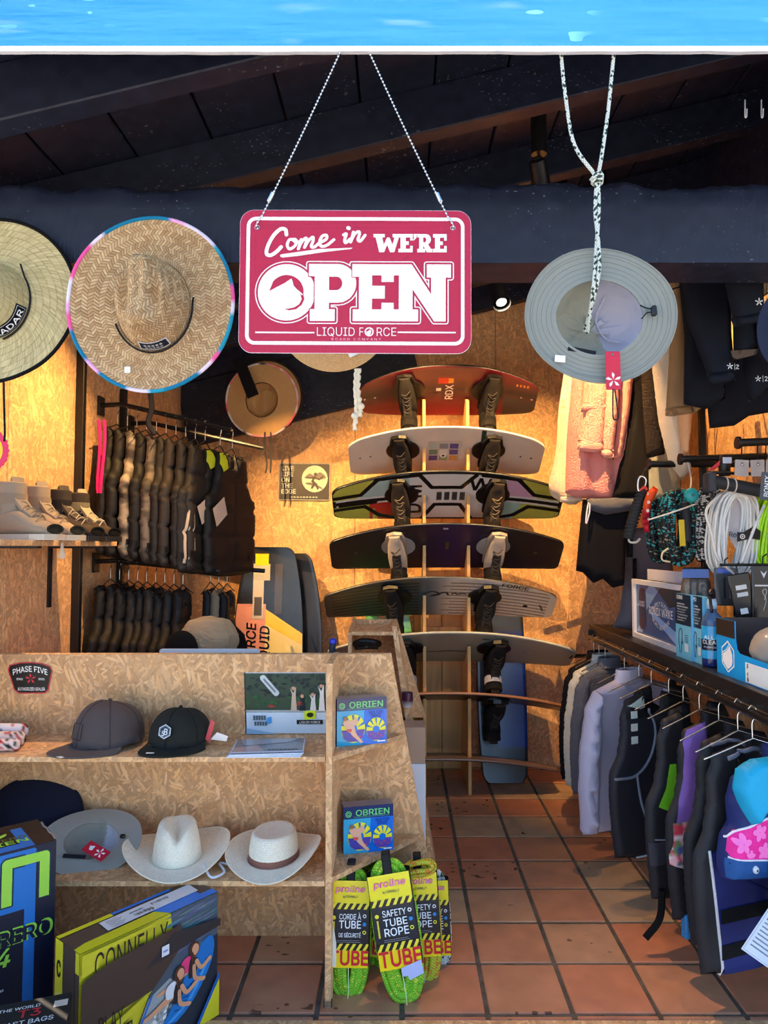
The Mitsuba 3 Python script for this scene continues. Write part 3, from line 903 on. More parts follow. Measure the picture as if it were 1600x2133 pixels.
for k in (2, 4, 6, 8, 10, 11):
    part(hat, 'stitching', [(X(tube(bw[k] + [0, 0, 0.0002], 0.0007, 4, True), GM), C(120, 125, 120))], 'mat_cloth', smooth=True)
cap = part(hat, 'crown', [(X(cm, GM), capcol)], 'mat_cloth', smooth=True, label='creased crown seen from inside with a pale lilac lining')
part(hat, 'seam', [(X(tube(spline([(0.03, 0.066, -0.045), (0.012, 0.02, -0.082), (0.03, -0.03, -0.078), (0.052, -0.055, -0.04)], 8), 0.0024, 6), GM), C(158, 160, 174))], 'mat_cloth')
part(hat, 'label_strip', [(X(bx(-0.034, -0.005, -0.004, 0.03, 0.005, 0.004), GM @ mv(-0.048, -0.083, -0.004) @ rot(-14, (0, 0, 1))), C(30, 32, 40))], 'mat_cloth', label='narrow black label')
part(hat, 'price_sticker', [(X(slab(sbox(-0.012, -0.008, 0.012, 0.008), 0, 0.0008), GM @ mv(-0.102, -0.1, 0.003) @ rot(-8, (0, 0, 1))), C(226, 230, 246))], 'mat_matte', label='white price sticker')
lk = part(hat, 'cord_lock', [(X(bx(-0.006, -0.012, 0.0, 0.006, 0.012, 0.012, 0.003), GM @ mv(0.118, -0.001, 0.004)), BLACK)], 'mat_satin', label='black cord lock')
for sgn in (-1, 1):
    part(lk, 'cord', [(X(tube(spline([(0.112, 0.004 * sgn, 0.01), (0.1, 0.006 * sgn, 0.012), (0.09, 0.016 * sgn, 0.004)], 5), 0.0014, 5), GM), BLACK)], 'mat_matte')
tg = GM @ mv(0.011, -0.138, 0.018) @ rot(-3, (0, 0, 1))
tagk = part(hat, 'hang_tag', [(X(slab(sbox(-0.0165, -0.044, 0.0165, 0.044).difference(Point(0, 0.037).buffer(0.003)), 0, 0.001), tg), C(190, 30, 56))], 'mat_satin', label='red card tag with a white star mark')
p = Print()
for k in range(5):
    b = math.radians(90 + 72 * k); d, e = np.array([math.cos(b), math.sin(b)]), np.array([-math.sin(b), math.cos(b)])
    o = np.array([0, -0.022])
    p.poly([o + d * 0.002, o + d * 0.013 - e * 0.003, o + d * 0.018 + e * 0.003, o + d * 0.010 + e * 0.0035], WHITE, up=False)
part(tagk, 'print', p.on(tg @ mv(0, 0, 0.001)), 'mat_satin')
part(tagk, 'loop', [(X(tube(spline([(-0.002, -0.044, 0.002), (-0.004, -0.07, 0.004), (-0.005, -0.108, 0.006), (0.001, -0.114, 0.006), (0.006, -0.108, 0.006), (0.004, -0.07, 0.004), (0.002, -0.044, 0.002)], 6), 0.0014, 5), tg), BLACK)], 'mat_matte')

scene['mat_cord'] = rope_mix([C(216, 224, 218), (C(40, 62, 54), 0.78)])


def rope(name, path, r, mat, parent=None, n=8, res=0.01, **kw):
    p = np.asarray(path, float)
    L = np.r_[0, np.cumsum(np.linalg.norm(np.diff(p, axis=0), axis=1))]
    s = np.linspace(0, L[-1], max(4, int(L[-1] / res)))
    q = np.stack([np.interp(s, L, p[:, i]) for i in range(3)], 1)
    m = tube(np.repeat(q, 1, 0), r, n, caps=False)
    P = np.asarray(m.vertices).reshape(len(q), n, 3); P = np.concatenate([P, P[:, :1]], 1)
    uv = np.stack(np.broadcast_arrays((np.arange(n + 1) / n)[None], s[:, None]), -1).reshape(-1, 2)
    g = grid(P); g.faces = np.asarray(g.faces)[:, ::-1]
    return g, uv


def ropes(paths, r, n=8, res=0.01):
    a = [rope('', p, r, '', n=n, res=res) for p in paths]
    return cat([x[0] for x in a]), np.vstack([x[1] for x in a])


kn = at(1243, 374, 1.60)
hk = at(1218, 690, 1.66)
paths = [spline([at(1168, 106, 1.622), at(1178, 200, 1.61), at(1196, 300, 1.6), kn + np.array([-0.004, 0, 0.012]), kn, at(1240, 440, 1.595), at(1247, 510, 1.588), at(1246, 580, 1.588), hk], 8),
         spline([at(1279, 106, 1.622), at(1268, 220, 1.61), at(1254, 320, 1.6), kn + [0.004, 0, 0.012], kn + [0.004, 0, -0.004], at(1247, 440, 1.6), at(1242, 520, 1.592), at(1236, 600, 1.596), hk + [0.006, 0.0, -0.004]], 8),
         spline([kn + np.array(q) * 0.011 for q in ((-1, -0.6, 0.7), (0.6, -1.1, 0.9), (1.1, 0.4, 0.2), (-0.2, 1.1, -0.1), (-1.1, 0.1, 0.2), (-0.1, -1.2, 0.1), (1.1, -0.2, -0.5), (0.2, 1.0, -0.7), (-1.0, 0.2, -0.3), (0.4, -1.0, -0.4))], 6)]
m, uv = ropes(paths, 0.0046, 8, 0.008)
put('rope', m, 'mat_cord', uv=uv, label='white flecked cord knotted below the fascia, holding the pale grey bucket hat', cat='rope')
# ------------------------------------------------------------------ chipboard counter
ct = thing('counter', 'chipboard sales counter with two open shelves and slanted end compartments', 'counter')
YC, CZ, DX = 2.235, 1.034, -0.232
CL = LW + 0.01


def lean(z):                         # the back panel leans a little forward to the top
    return 2.635 - 0.17 * z


def slabx(y0, z0, y1, z1, x0, x1, th=0.016):
    """A board from (y0, z0) to (y1, z1), spanning x0..x1."""
    d = np.array([y1 - y0, z1 - z0]); d /= np.linalg.norm(d); q = np.array([d[1], -d[0]]) * th
    v = [(x, y, z) for x in (x0, x1) for y, z in ((y0, z0), (y1, z1), (y1 + q[0], z1 + q[1]), (y0 + q[0], z0 + q[1]))]
    m = trimesh.Trimesh(v, process=False).convex_hull
    return tm(m.vertices, m.faces)


part(ct, 'back_panel', slabx(lean(0), 0, lean(CZ), CZ, CL, DX - 0.001), 'mat_osb', smooth=False)
for z, yb in ((0.752, lean(0.752)), (0.376, lean(0.376))):
    part(ct, 'shelf', bx(CL, YC, z - 0.016, DX - 0.002, yb, z, 0.001), 'mat_osb', smooth=False)
dv = Polygon([(YC, 0.0), (2.655, 0.0), (lean(CZ) + 0.02, CZ + 0.004), (YC, CZ + 0.004)])
part(ct, 'divider', X(slab(dv, 0, 0.019), M((DX, 0, 0), (0, 1, 0), (0, 0, 1))), 'mat_osb', smooth=False)
# end panel: continues the lean to the right of the divider and widens towards the floor
LEANF = (0, -0.17, 1)
EM = M((0, 2.635, 0), (1, 0, 0), LEANF)
HE = CZ * math.hypot(1, 0.17)
part(ct, 'end_panel', X(slab(Polygon([(DX + 0.019, 0), (0.149, 0), (-0.033, HE), (DX + 0.019, HE)]), -0.016, 0.0), EM), 'mat_osb', smooth=False)
for z, tip in ((0.752, (0.008, lean(0.752) - 0.004)), (0.386, (0.070, lean(0.386) - 0.004))):
    tri = Polygon([(DX + 0.019, YC + 0.003), (tip[0], tip[1]), (tip[0] - 0.02, lean(z) - 0.002), (DX + 0.019, lean(z) - 0.002)])
    part(ct, 'corner_shelf', slab(tri, z - 0.016, z), 'mat_osb', smooth=False)
part(ct, 'floor_rail', [(bx(DX - 0.003, YC + 0.0, 0.0, DX + 0.022, YC + 0.012, 0.02), C(60, 52, 46))], 'mat_matte')

# taller chipboard box that stands behind the counter
bb = thing('chipboard_bin', 'open chipboard box with slanted side standing behind the counter end', 'box')
YB = 3.02
a0, a1, a2, a3 = at(733, 1304, YB), at(826, 1304, YB), at(893, 1640, YB), at(760, 1640, YB)
BMx = M((0, YB, 0), (1, 0, 0), (0, 0, 1))
part(bb, 'front_panel', X(slab(PG([(a0[0], 0.62), (a2[0], 0.62), (a1[0], a1[2]), (a0[0], a0[2])]), -0.30, -0.284), BMx), 'mat_osb', smooth=False)
part(bb, 'side_panel', X(slab(Polygon([(0, 0.62), (0.30, 0.62), (0.30, a0[2] + 0.01), (0.0, 1.04)]), 0, 0.015), M((a0[0] - 0.016, YB, 0), (0, 1, 0), (0, 0, 1))), 'mat_osb', smooth=False)
part(bb, 'shelf', bx(a0[0], YB, 1.03, a1[0] + 0.01, YB + 0.28, 1.045), 'mat_osb', smooth=False)
part(bb, 'end_panel', X(slab(PG([(a1[0] - 0.02, a1[2]), (a1[0], a1[2]), (0.155, 0.0), (0.12, 0.0)]), -0.31, 0.0), BMx), 'mat_osb', smooth=False)
gl = at(763, 1342, YB + 0.06)
put('goggles', [(tube(spline([gl + [-0.05, 0, 0], gl + [-0.02, -0.02, 0.015], gl + [0.03, -0.02, 0.012], gl + [0.055, 0.01, 0]], 8), 0.014, 8), C(16, 16, 18)), (tube(spline([gl + [-0.045, 0.0, -0.012], gl + [0.0, 0.03, -0.012], gl + [0.05, 0.02, -0.012]], 8), 0.012, 8), C(22, 22, 26))], 'mat_satin', label='black tangle of goggles inside the chipboard box behind the counter', cat='goggles')
mg = at(843, 1468, 2.9)
put('mug', [(X(lathe([(0, 0), (0.02, 0), (0.024, 0.03), (0.022, 0.06), (0.018, 0.06), (0.019, 0.01)], 20), mv(mg[0] + 0.012, 3.0, mg[2] - 0.03)), lambda v: np.where((v[:, 2] > mg[2] - 0.01)[:, None], C(70, 26, 52), C(220, 210, 205)))], 'mat_satin', smooth=True, label='small purple and white cup peeking out behind the slanted panel', cat='cup')
# flat carton behind the end panel
cb = thing('carton', 'beige and white flat carton leaning behind the right end of the counter', 'carton')
b0, b1 = at(838, 1515, 2.85), at(886, 1590, 2.85)
part(cb, 'lid', [(bx(b0[0] - 0.05, 2.85, b1[2] - 0.0, b1[0], 2.97, b0[2], 0.002), C(176, 150, 128))], 'mat_matte', label='beige lid')
part(cb, 'body', [(bx(b0[0] - 0.05, 2.845, 0.0, b1[0] + 0.001, 2.975, b1[2] - 0.001, 0.002), C(226, 232, 240))], 'mat_matte')
# marker pen on the counter
pe = at(692, 1345, 2.56)
pn = thing('marker_pen', 'dark marker pen with blue cap standing by the counter corner', 'pen')
part(pn, 'barrel', [(cyl(pe + [-0.003, 0, -0.075], pe + [0.002, 0, 0.008], 0.011, 14, 0.002), C(28, 40, 58))], 'mat_satin')
part(pn, 'cap', [(cyl(pe + [0.002, 0, 0.006], pe + [0.005, 0, 0.026], 0.0118, 14, 0.004), C(24, 54, 190))], 'mat_satin', label='blue cap')
# laptop lid edge seen above the counter top
lt = thing('laptop', 'silver laptop whose lid edge shows above the counter top', 'laptop')
l0, l1 = at(332, 1351, 2.56), at(541, 1351, 2.56)
part(lt, 'lid', [(X(slab(rrect(l0[0], 0, l1[0], l0[2] - 0.85, 0.01), -0.004, 0.004), M((0, 2.56, 0.85), (1, 0, 0), (0, 0.02, 1))), C(200, 204, 210))], 'mat_satin')
part(lt, 'base', [(bx(l0[0], 2.57, 0.836, l1[0], 2.80, 0.85, 0.004), C(190, 194, 200))], 'mat_satin')
dk = put('desk', [(bx(CL, 2.53, 0.80, DX, 2.95, 0.835, 0.003), None)], 'mat_osb', smooth=False, label='chipboard desk top behind the counter, below the laptop', cat='desk')
for xx in (CL + 0.01, DX - 0.03):
    part(dk, 'leg', bx(xx, 2.86, 0.0, xx + 0.02, 2.895, 0.80), 'mat_osb', smooth=False)

# ---- sticker on the counter front
tp = lean(0.95) - 0.03 * 0.9


def face(px, py, lift=0.0):
    """Frame on the leaning back panel, x right, y up the panel."""
    lo, hi = 2.0, 3.0
    for _ in range(40):
        md = (lo + hi) / 2; q = at(px, py, md)
        lo, hi = (md, hi) if md < lean(q[2]) else (lo, md)
    return M(at(px, py, lo - 0.0012 - lift), (1, 0, 0), LEANF)


u = 2.32 / FOC
st = thing('sticker', 'black shield sticker with red star on the counter front', 'sticker')
SMx = face(64, 1413)
sh = [(-49, 20), (-45, 31), (-20, 37), (5, 38), (28, 35), (45, 28), (49, 18), (38, -26), (30, -34), (-28, -34), (-38, -26)]
g = PG([(x * u, y * u) for x, y in sh])
part(st, 'backing', [(X(slab(g, 0, 0.0006), SMx), C(20, 20, 24), 30)], 'mat_satin')
p = Print()
p.add(g.difference(g.buffer(-2.5 * u)), C(196, 50, 66), False)


def arch(t, w, h, y0, sag, col):
    m = text(t, 0, 0, h, w=w, z=0.0006); v = np.asarray(m.vertices).copy(); v[:, 1] += y0 - sag * (v[:, 0] / (w / 2)) ** 2; return (tm(v, m.faces), col, False)


p.p.append(arch('PHASE FIVE', 76 * u, 12.5 * u, 16 * u, 8 * u, C(240, 240, 240)))
for k in range(5):
    b = math.radians(90 + 72 * k); d = np.array([math.cos(b), math.sin(b)]); e = np.array([-d[1], d[0]])
    p.poly([d * 1.2 * u, d * 9 * u - e * 2.4 * u, d * 12 * u + e * 1.5 * u, d * 6 * u + e * 2 * u], C(214, 46, 66), up=False)
p.text('SINCE', -24 * u, -3 * u, 4.5 * u, C(230, 230, 230), up=False, w=14 * u).text('2001', 24 * u, -3 * u, 4.5 * u, C(230, 230, 230), up=False, w=14 * u)
p.text('AUTHORIZED DEALER', 0, -27 * u, 7 * u, C(235, 235, 235), up=False, w=60 * u)
part(st, 'print', p.on(SMx @ mv(0, 0, 0.0002)), 'mat_satin')

# ---- magazine standing on the upper shelf and one lying before it
s1 = 2.46 / FOC
mz = thing('magazine', 'wakeboard magazine standing upright at the right end of the upper counter shelf', 'magazine')
MZ = face(597, 1527, 0.004)
part(mz, 'pages', [(X(bx(-84 * s1, 0, -0.004, 84 * s1, 131 * s1, 0.0), MZ), C(214, 218, 224))], 'mat_satin')
p = Print()
W2, T2 = 83 * s1, 130 * s1
p.rect(-W2, 0, W2, T2, C(206, 222, 236))
p.rect(-W2, 46 * s1, W2, T2, C(62, 78, 62))
r2 = random.Random(5)
for _ in range(110):
    x, y = r2.uniform(-W2 * 0.95, W2 * 0.95), r2.uniform(62 * s1, T2 * 0.97)
    lowr = y < 80 * s1
    g0 = r2.uniform(0.6, 1.25)
    p.disc(x, y, r2.uniform(2, 6) * s1, np.clip((C(46, 92, 52) if lowr else C(50, 60, 56)) * g0, 0, 1), ry=r2.uniform(2, 5) * s1, up=False)
p.k += 1
p.rect(-W2, 47 * s1, W2, 51 * s1, C(168, 176, 176))
p.line([(-46 * s1, 120 * s1), (-20 * s1, 88 * s1)], 13 * s1, C(190, 202, 206)).line([(-44 * s1, 117 * s1), (-22 * s1, 91 * s1)], 4 * s1, C(120, 130, 140))
for x, h, c in ((16, 62, C(196, 178, 160)), (34, 40, C(40, 42, 52)), (56, 44, C(212, 212, 214)), (74, 68, C(226, 226, 226))):
    p.poly([((x - 6) * s1, 50 * s1), ((x - 3) * s1, (50 + h * 0.55) * s1), ((x - 7) * s1, (50 + h * 0.8) * s1), (x * s1, (50 + h * 0.62) * s1), ((x + 6) * s1, (50 + h * 0.85) * s1), ((x + 5) * s1, (50 + h * 0.5) * s1), ((x + 7) * s1, 50 * s1)], c, up=False)
    p.disc(x * s1, (50 + h * 0.78) * s1, 4 * s1, C(200, 160, 130), up=False)
for q in ([(-30, 56), (-40, 60), (-32, 64), (-18, 60)], [(22, 60), (36, 62), (34, 70), (24, 70)]):
    p.poly([(a_ * s1, b_ * s1) for a_, b_ in q], C(150, 70, 50), up=False)
p.poly([(38 * s1, 30 * s1), (62 * s1, 33 * s1), (62 * s1, 52 * s1), (38 * s1, 49 * s1)], C(206, 226, 40)).disc(50 * s1, 41 * s1, 7 * s1, C(40, 48, 20), ry=5 * s1)
p.rect(22 * s1, 21 * s1, 76 * s1, 30 * s1, C(24, 26, 30)).text('LIQUID FORCE', 49 * s1, 23 * s1, 5 * s1, C(230, 230, 230), w=44 * s1)
for k in range(5):
    p.rect((-68 + 5.5 * k) * s1, 30 * s1, (-64 + 5.5 * k) * s1, 40 * s1, C(84, 98, 110), up=False).rect((-66 + 5.5 * k) * s1, 18 * s1, (-62 + 5.5 * k) * s1, 27 * s1, C(84, 98, 110), up=False)
p.poly([(-42 * s1, 20 * s1), (-30 * s1, 24 * s1), (-31 * s1, 38 * s1), (-40 * s1, 34 * s1)], C(80, 160, 220))
p.poly([(-W2, 0), (-20 * s1, 0), (-60 * s1, 8 * s1), (-W2, 12 * s1)], C(150, 186, 214))
part(mz, 'cover', p.on(MZ), 'mat_gloss', label='cover with a jumping wakeboarder, green logo and pale water')
part(mz, 'spine', [(X(cyl((-84 * s1, 0, -0.002), (-84 * s1, 131 * s1, -0.002), 0.003, 8), MZ), C(40, 50, 60))], 'mat_satin')
mz2 = thing('magazine', 'magazines lying flat on the upper shelf before the upright magazine', 'magazine')
f0 = np.array([-0.425, 2.31, 0.7525])
MF = M(f0, (1, 0.06, 0), (0.18, 1, 0)) @ mv(0, -0.015, 0)
for k in range(3):
    part(mz2, 'issue', [(X(bx(-0.115, -0.07, 0.0, 0.112, 0.10, 0.0035, 0.0005), MF, mv(0.002 * k, 0, 0.0042 * k), rot(2 * k - 2, (0, 0, 1))), C(196, 208, 232))], 'mat_gloss')
p = Print().rect(-0.11, -0.066, 0.108, 0.098, C(120, 126, 138)).poly([(-0.11, -0.066), (0.0, -0.066), (-0.04, 0.03), (-0.11, 0.0)], C(176, 150, 150)).poly([(-0.08, 0.02), (0.06, 0.05), (0.1, 0.098), (-0.1, 0.098)], C(150, 156, 166))
for k in range(8):
    p.rect(0.0 + 0.012 * k, -0.035, 0.009 + 0.012 * k, -0.025, C(40, 44, 54), up=False)
p.rect(-0.11, -0.066, 0.108, -0.05, C(214, 224, 242))
part(mz2, 'cover', p.on(MF @ mv(0.004, 0, 0.0121) @ rot(2, (0, 0, 1))), 'mat_gloss', label='grey and pink cover print')

# ---- caps on the upper shelf
def cap(name, loc, yaw, label, col, col2, H, sc):
    t = thing(name, label, 'cap', None)
    Q = mv(*loc) @ rot(yaw, (0, 0, 1)) @ np.diag([sc, sc, sc, 1.0])
    a = np.linspace(0, 2 * math.pi, 49)[:-1]
    rows = []
    for s in np.linspace(0, 1, 12):
        ph = s * math.pi / 2
        rx, ry = 0.088 * math.cos(ph) ** 0.75, 0.10 * math.cos(ph) ** 0.75
        dz = 0.0016 * np.cos(6 * a)
        rows.append(np.stack([rx * np.cos(a), ry * np.sin(a), 0.012 + H * math.sin(ph) ** 0.85 * (1 + 0.06 * -np.sin(a)) + dz], 1))
    rows[-1][:] = rows[-1].mean(0)
    part(t, 'crown', [(X(loft(rows), Q), col)], 'mat_cloth', smooth=True)
    for k in range(6):
        i = int(round((k + 0.5) / 6 * 48)) % 48
        part(t, 'seam', [(X(tube([r[i] * 1.004 for r in rows], 0.0012, 5), Q), np.asarray(col) * 0.6)], 'mat_cloth')
    part(t, 'button', [(X(ball((0, 0, 0.014 + H), 0.006, 1), Q), col)], 'mat_cloth')
    th = np.linspace(math.pi * 1.06, math.pi * 1.94, 25)
    P = []
    for s in np.linspace(0, 1, 8):
        P.append(np.stack([(0.090 + 0.006 * s) * np.cos(th), (0.10 + 0.0 * s) * np.sin(th) + -0.075 * s * np.sin(-th) ** 0.9, 0.012 + 0.006 * s * 0 - 0.02 * (np.cos(th)) ** 2 * s * 0.6 + 0 * th], 1))
    g = grid(np.array(P)); n = len(g.vertices)
    v2 = np.asarray(g.vertices) - [0, 0, 0.005]
    edge = tube(P[-1] - [0, 0, 0.0025], 0.0028, 6)
    part(t, 'visor', [(X(tm(np.vstack([g.vertices, v2]), np.vstack([g.faces, g.faces[:, ::-1] + n])), Q), col2), (X(edge, Q), col2)], 'mat_cloth', smooth=True)
    return t, Q


t, Q = cap('cap', (-0.955, 2.36, 0.756), -34, 'dark brown curved baseball cap on the upper counter shelf', C(78, 70, 70), C(84, 76, 74), 0.112, 1.14)
qf = [[-0.024, -0.1, 0.04], [0.024, -0.1, 0.04], [0.024, -0.085, 0.085], [-0.024, -0.085, 0.085]]
part(t, 'patch_outline', [(X(tube(np.array([[-0.02, -0.1035, 0.036], [0.02, -0.1035, 0.036], [0.019, -0.0955, 0.078], [-0.019, -0.0955, 0.078]]), 0.001, 5, True), Q), C(40, 36, 38))], 'mat_cloth', label='square stitched patch')
part(t, 'price_sticker', [(X(bx(-0.010, -0.005, 0, 0.010, 0.005, 0.001), Q, mv(0.035, -0.168, 0.010)), C(222, 216, 206))], 'mat_matte')
t, Q = cap('cap', (-0.725, 2.37, 0.756), -8, 'black flat-front cap with silver hexagon badge on the upper counter shelf', C(38, 40, 38), C(40, 42, 38), 0.096, 1.08)
hx = Polygon([(0.021 * math.sin(k * math.pi / 3), 0.021 * math.cos(k * math.pi / 3)) for k in range(6)])
BD = Q @ M((0.0, -0.1035, 0.062), (1, 0, 0), (0, 0.28, 1))
p = Print().add(hx.difference(hx.buffer(-0.0022)), C(196, 204, 212), False).add(hx.buffer(-0.0034).difference(hx.buffer(-0.0044)), C(170, 178, 190), False).text('B', 0.0035, -0.009, 0.017, C(206, 212, 222), up=False, w=0.011).text('5', -0.0045, -0.012, 0.014, C(206, 212, 222), up=False, w=0.008)
bk = part(t, 'badge', [(X(slab(hx, -0.006, 0.0), BD), C(22, 28, 36))], 'mat_satin', label='dark hexagon badge with silver monogram')
part(bk, 'print', p.on(BD), 'mat_satin')
part(t, 'price_sticker', [(X(bx(-0.011, -0.005, 0, 0.011, 0.005, 0.001), Q, mv(-0.018, -0.155, 0.0145), rot(8, (0, 0, 1))), C(226, 220, 208))], 'mat_matte')
part(t, 'side_tag', [(X(slab(PG([(0, 0), (0.012, -0.01), (0.03, 0.05), (0.018, 0.062)]), 0, 0.001), Q, mv(0.088, -0.02, 0.022), FACE), C(196, 66, 76))], 'mat_satin', label='red tag')
part(t, 'plastic_tag', [(X(slab(PG([(0, 0), (0.05, -0.004), (0.054, 0.012), (0.02, 0.022)]), 0, 0.001), Q, mv(0.105, -0.02, 0.022), FACE), C(216, 210, 206))], 'mat_gloss', label='clear plastic tag')
# rolled socks at the left end of the upper shelf
for k, (px, py, ln, sc, lab) in enumerate(((10, 1508, 0.14, 1.0, 'rolled pale socks with print at the back left of the upper shelf'), (22, 1532, 0.15, 1.0, 'rolled pink and black patterned socks, middle of the sock pile'), (30, 1552, 0.15, 0.8, 'flat patterned socks in front of the sock pile'))):
    o = np.array([at(px, 1500, 2.36)[0], 2.40 - 0.055 * k, 0.753 + 0.022 * sc + (0.012 if k == 0 else 0)])
    pth = spline([o + [-0.12, 0.03, 0], o + [-0.04, 0.0, 0.004], o + [0.05, 0.012, 0]], 10)
    m = tube(pth, [0.012] + [0.024 * sc] * (len(pth) - 2) + [0.014], 14)

    def sock(v, k=k):
        n1 = meshkit.noise(np.column_stack([v[:, 0] * 90, v[:, 1] * 90, v[:, 2] * 90]), k)
        return np.where((n1 > 0.66)[:, None], C(170, 60, 60), np.where((n1 < 0.33)[:, None], C(46, 40, 42), C(214, 196, 190) if k else C(206, 206, 216)))
    put('socks', [(m, sock)], 'mat_cloth', smooth=True, label=lab, cat='socks', group='socks on the upper shelf')

# ---- lower shelf hats
def straw_fedora(loc, yaw, label, tall, dent, mat, brimf, W, D):
    P = hat_rows(W, D, 0.078, 0.095, 0.060 if tall else 0.070, 0.082 if tall else 0.088, 0.125 if tall else 0.098, dent, brimf, nr=16, nt=72)
    t = thing('straw_fedora', label, 'hat', None)
    Q = mv(*loc) @ rot(yaw, (0, 0, 1))
    m, uv = hat_mesh(P)
    part(t, 'straw', X(m, Q), mat, uv=uv)
    part(t, 'edge', [(X(tube(P[-1][:-1], 0.0022, 6, True), Q), C(226, 218, 196))], 'mat_cloth')
    return t, Q, P


t, Q, P = straw_fedora((-0.735, 2.385, 0.3775), 18, 'cream straw western hat with pinched crown and white cord on the lower counter shelf', True, lambda x, y: 0.045 * np.exp(-(x / 0.022) ** 2) * np.clip((-y + 0.09) / 0.1, 0, 1) + 0.02 * np.clip((-y) / 0.08, 0, 1) * np.exp(-((np.abs(x) - 0.05) / 0.02) ** 2), 'mat_braid_white',
                      lambda tt, a: 0.012 + 0.050 * np.abs(np.cos(a)) ** 2 * tt ** 1.5 + 0.006 * np.sin(a) * tt, 0.168, 0.185)
part(t, 'band', [(X(tube(P[18][:-1] * [1.02, 1.02, 1] + [0, 0, 0.008], 0.0032, 6, True), Q), C(232, 226, 208))], 'mat_cloth', label='white cord band')
part(t, 'chin_cord', [(X(tube(spline([(0.08, -0.12, 0.02), (0.10, -0.18, 0.006), (0.14, -0.16, 0.008), (0.13, -0.10, 0.012), (0.17, -0.12, 0.01), (0.185, -0.07, 0.012), (0.16, -0.04, 0.02)], 8), 0.004, 7), Q), C(206, 212, 222))], 'mat_cloth', label='pale blue-white chin cord')
t, Q, P = straw_fedora((-0.418, 2.39, 0.3775), -6, 'cream straw hat with flat crown and brown ribbon on the lower counter shelf', False, lambda x, y: 0.018 * np.clip(1 - (x / 0.062) ** 2 - (y / 0.08) ** 2, 0, 1) ** 0.6, 'mat_braid_white',
                      lambda tt, a: 0.010 + 0.040 * np.abs(np.cos(a)) ** 2 * tt ** 1.4 + 0.008 * np.sin(a) * tt + 0.006 * np.cos(3 * a) * tt, 0.152, 0.18)
bnd = [P[k][:-1] * [1.015, 1.015, 1] + [0, 0, z] for k, z in ((18, 0.003), (17, 0.003), (16, 0.004))]
bnd = loft([np.column_stack([P[18][:-1, :2] * s, np.full(72, z)]) for s, z in ((1.03, 0.004), (1.012, 0.028), (0.99, 0.028), (1.0, 0.004))], caps=False)
part(t, 'ribbon', [(X(bnd, Q), C(134, 92, 80))], 'mat_cloth', label='brown ribbon')
# grey bucket hat lying open side towards us, red tag
GB = M((-1.02, 2.39, 0.437), (1, 0.1, -0.08), (0.02, 0.72, 0.42))
hat2 = thing('bucket_hat', 'grey bucket hat with red star tag lying on the lower counter shelf', 'hat')
bw2 = [np.stack([np.cos(a) * (0.085 + 0.075 * t), np.sin(a) * (0.07 + 0.06 * t), 0.01 * np.sin(2 * a + 1) * t ** 2 + 0.0015 * (k % 2)], 1) for k, t in enumerate(np.linspace(0, 1, 12))]
bm2 = grid(np.array(bw2), False, True); n0 = len(bm2.vertices)
bm2 = tm(np.vstack([bm2.vertices, np.asarray(bm2.vertices) - [0, 0, 0.003]]), np.vstack([bm2.faces, np.asarray(bm2.faces)[:, ::-1] + n0]))
a = np.linspace(0, 2 * math.pi, 97)[:-1]
part(hat2, 'brim', [(X(bm2, GB), C(150, 150, 144))], 'mat_cloth', smooth=True)
cw2 = [np.stack([np.cos(a) * (0.088 * math.cos(s * 1.45) ** 0.8) + 0.006 * np.cos(a * 3) * s, np.sin(a) * (0.073 * math.cos(s * 1.45) ** 0.8), -0.05 * math.sin(s * 1.5) + 0.010 * (meshkit.fbm(np.stack([np.cos(a) * 3, np.sin(a) * 3, 0 * a + 3 * s], 1), 3, 6) - 0.5) * 2], 1) for s in np.linspace(0, 1, 14)]
cw2.append(np.broadcast_to(cw2[-1].mean(0), cw2[-1].shape))
cm2 = grid(np.array(cw2), False, True)
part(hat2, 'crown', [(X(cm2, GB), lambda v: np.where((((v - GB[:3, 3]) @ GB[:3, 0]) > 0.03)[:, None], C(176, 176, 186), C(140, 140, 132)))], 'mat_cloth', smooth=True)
part(hat2, 'label_strip', [(X(bx(-0.035, -0.006, 0, 0.035, 0.006, 0.003), GB @ mv(-0.03, -0.066, 0.006) @ rot(-2, (0, 0, 1))), C(34, 34, 44))], 'mat_cloth', label='narrow dark label')
tg = GB @ mv(0.035, -0.055, 0.022) @ rot(-28, (0, 0, 1))
k = part(hat2, 'hang_tag', [(X(slab(sbox(-0.042, -0.02, 0.042, 0.02), 0, 0.001), tg), C(192, 32, 58))], 'mat_satin', label='red card tag with a white star mark')
p = Print()
for q in range(5):
    b = math.radians(90 + 72 * q); d, e = np.array([math.cos(b), math.sin(b)]), np.array([-math.sin(b), math.cos(b)])
    o = np.array([0.016, 0.0]); p.poly([o + d * 0.002, o + d * 0.014 - e * 0.003, o + d * 0.018 + e * 0.003, o + d * 0.010 + e * 0.004], WHITE, up=False)
part(k, 'print', p.poly([(-0.03, 0.004), (-0.014, 0.012), (-0.012, -0.006), (-0.022, -0.008)], WHITE).on(tg @ mv(0, 0, 0.001)), 'mat_satin')
part(hat2, 'cord_lock', [(X(bx(-0.008, -0.006, 0, 0.008, 0.006, 0.012, 0.003), GB @ mv(0.098, 0.012, 0.004)), BLACK)], 'mat_satin', label='black cord lock')
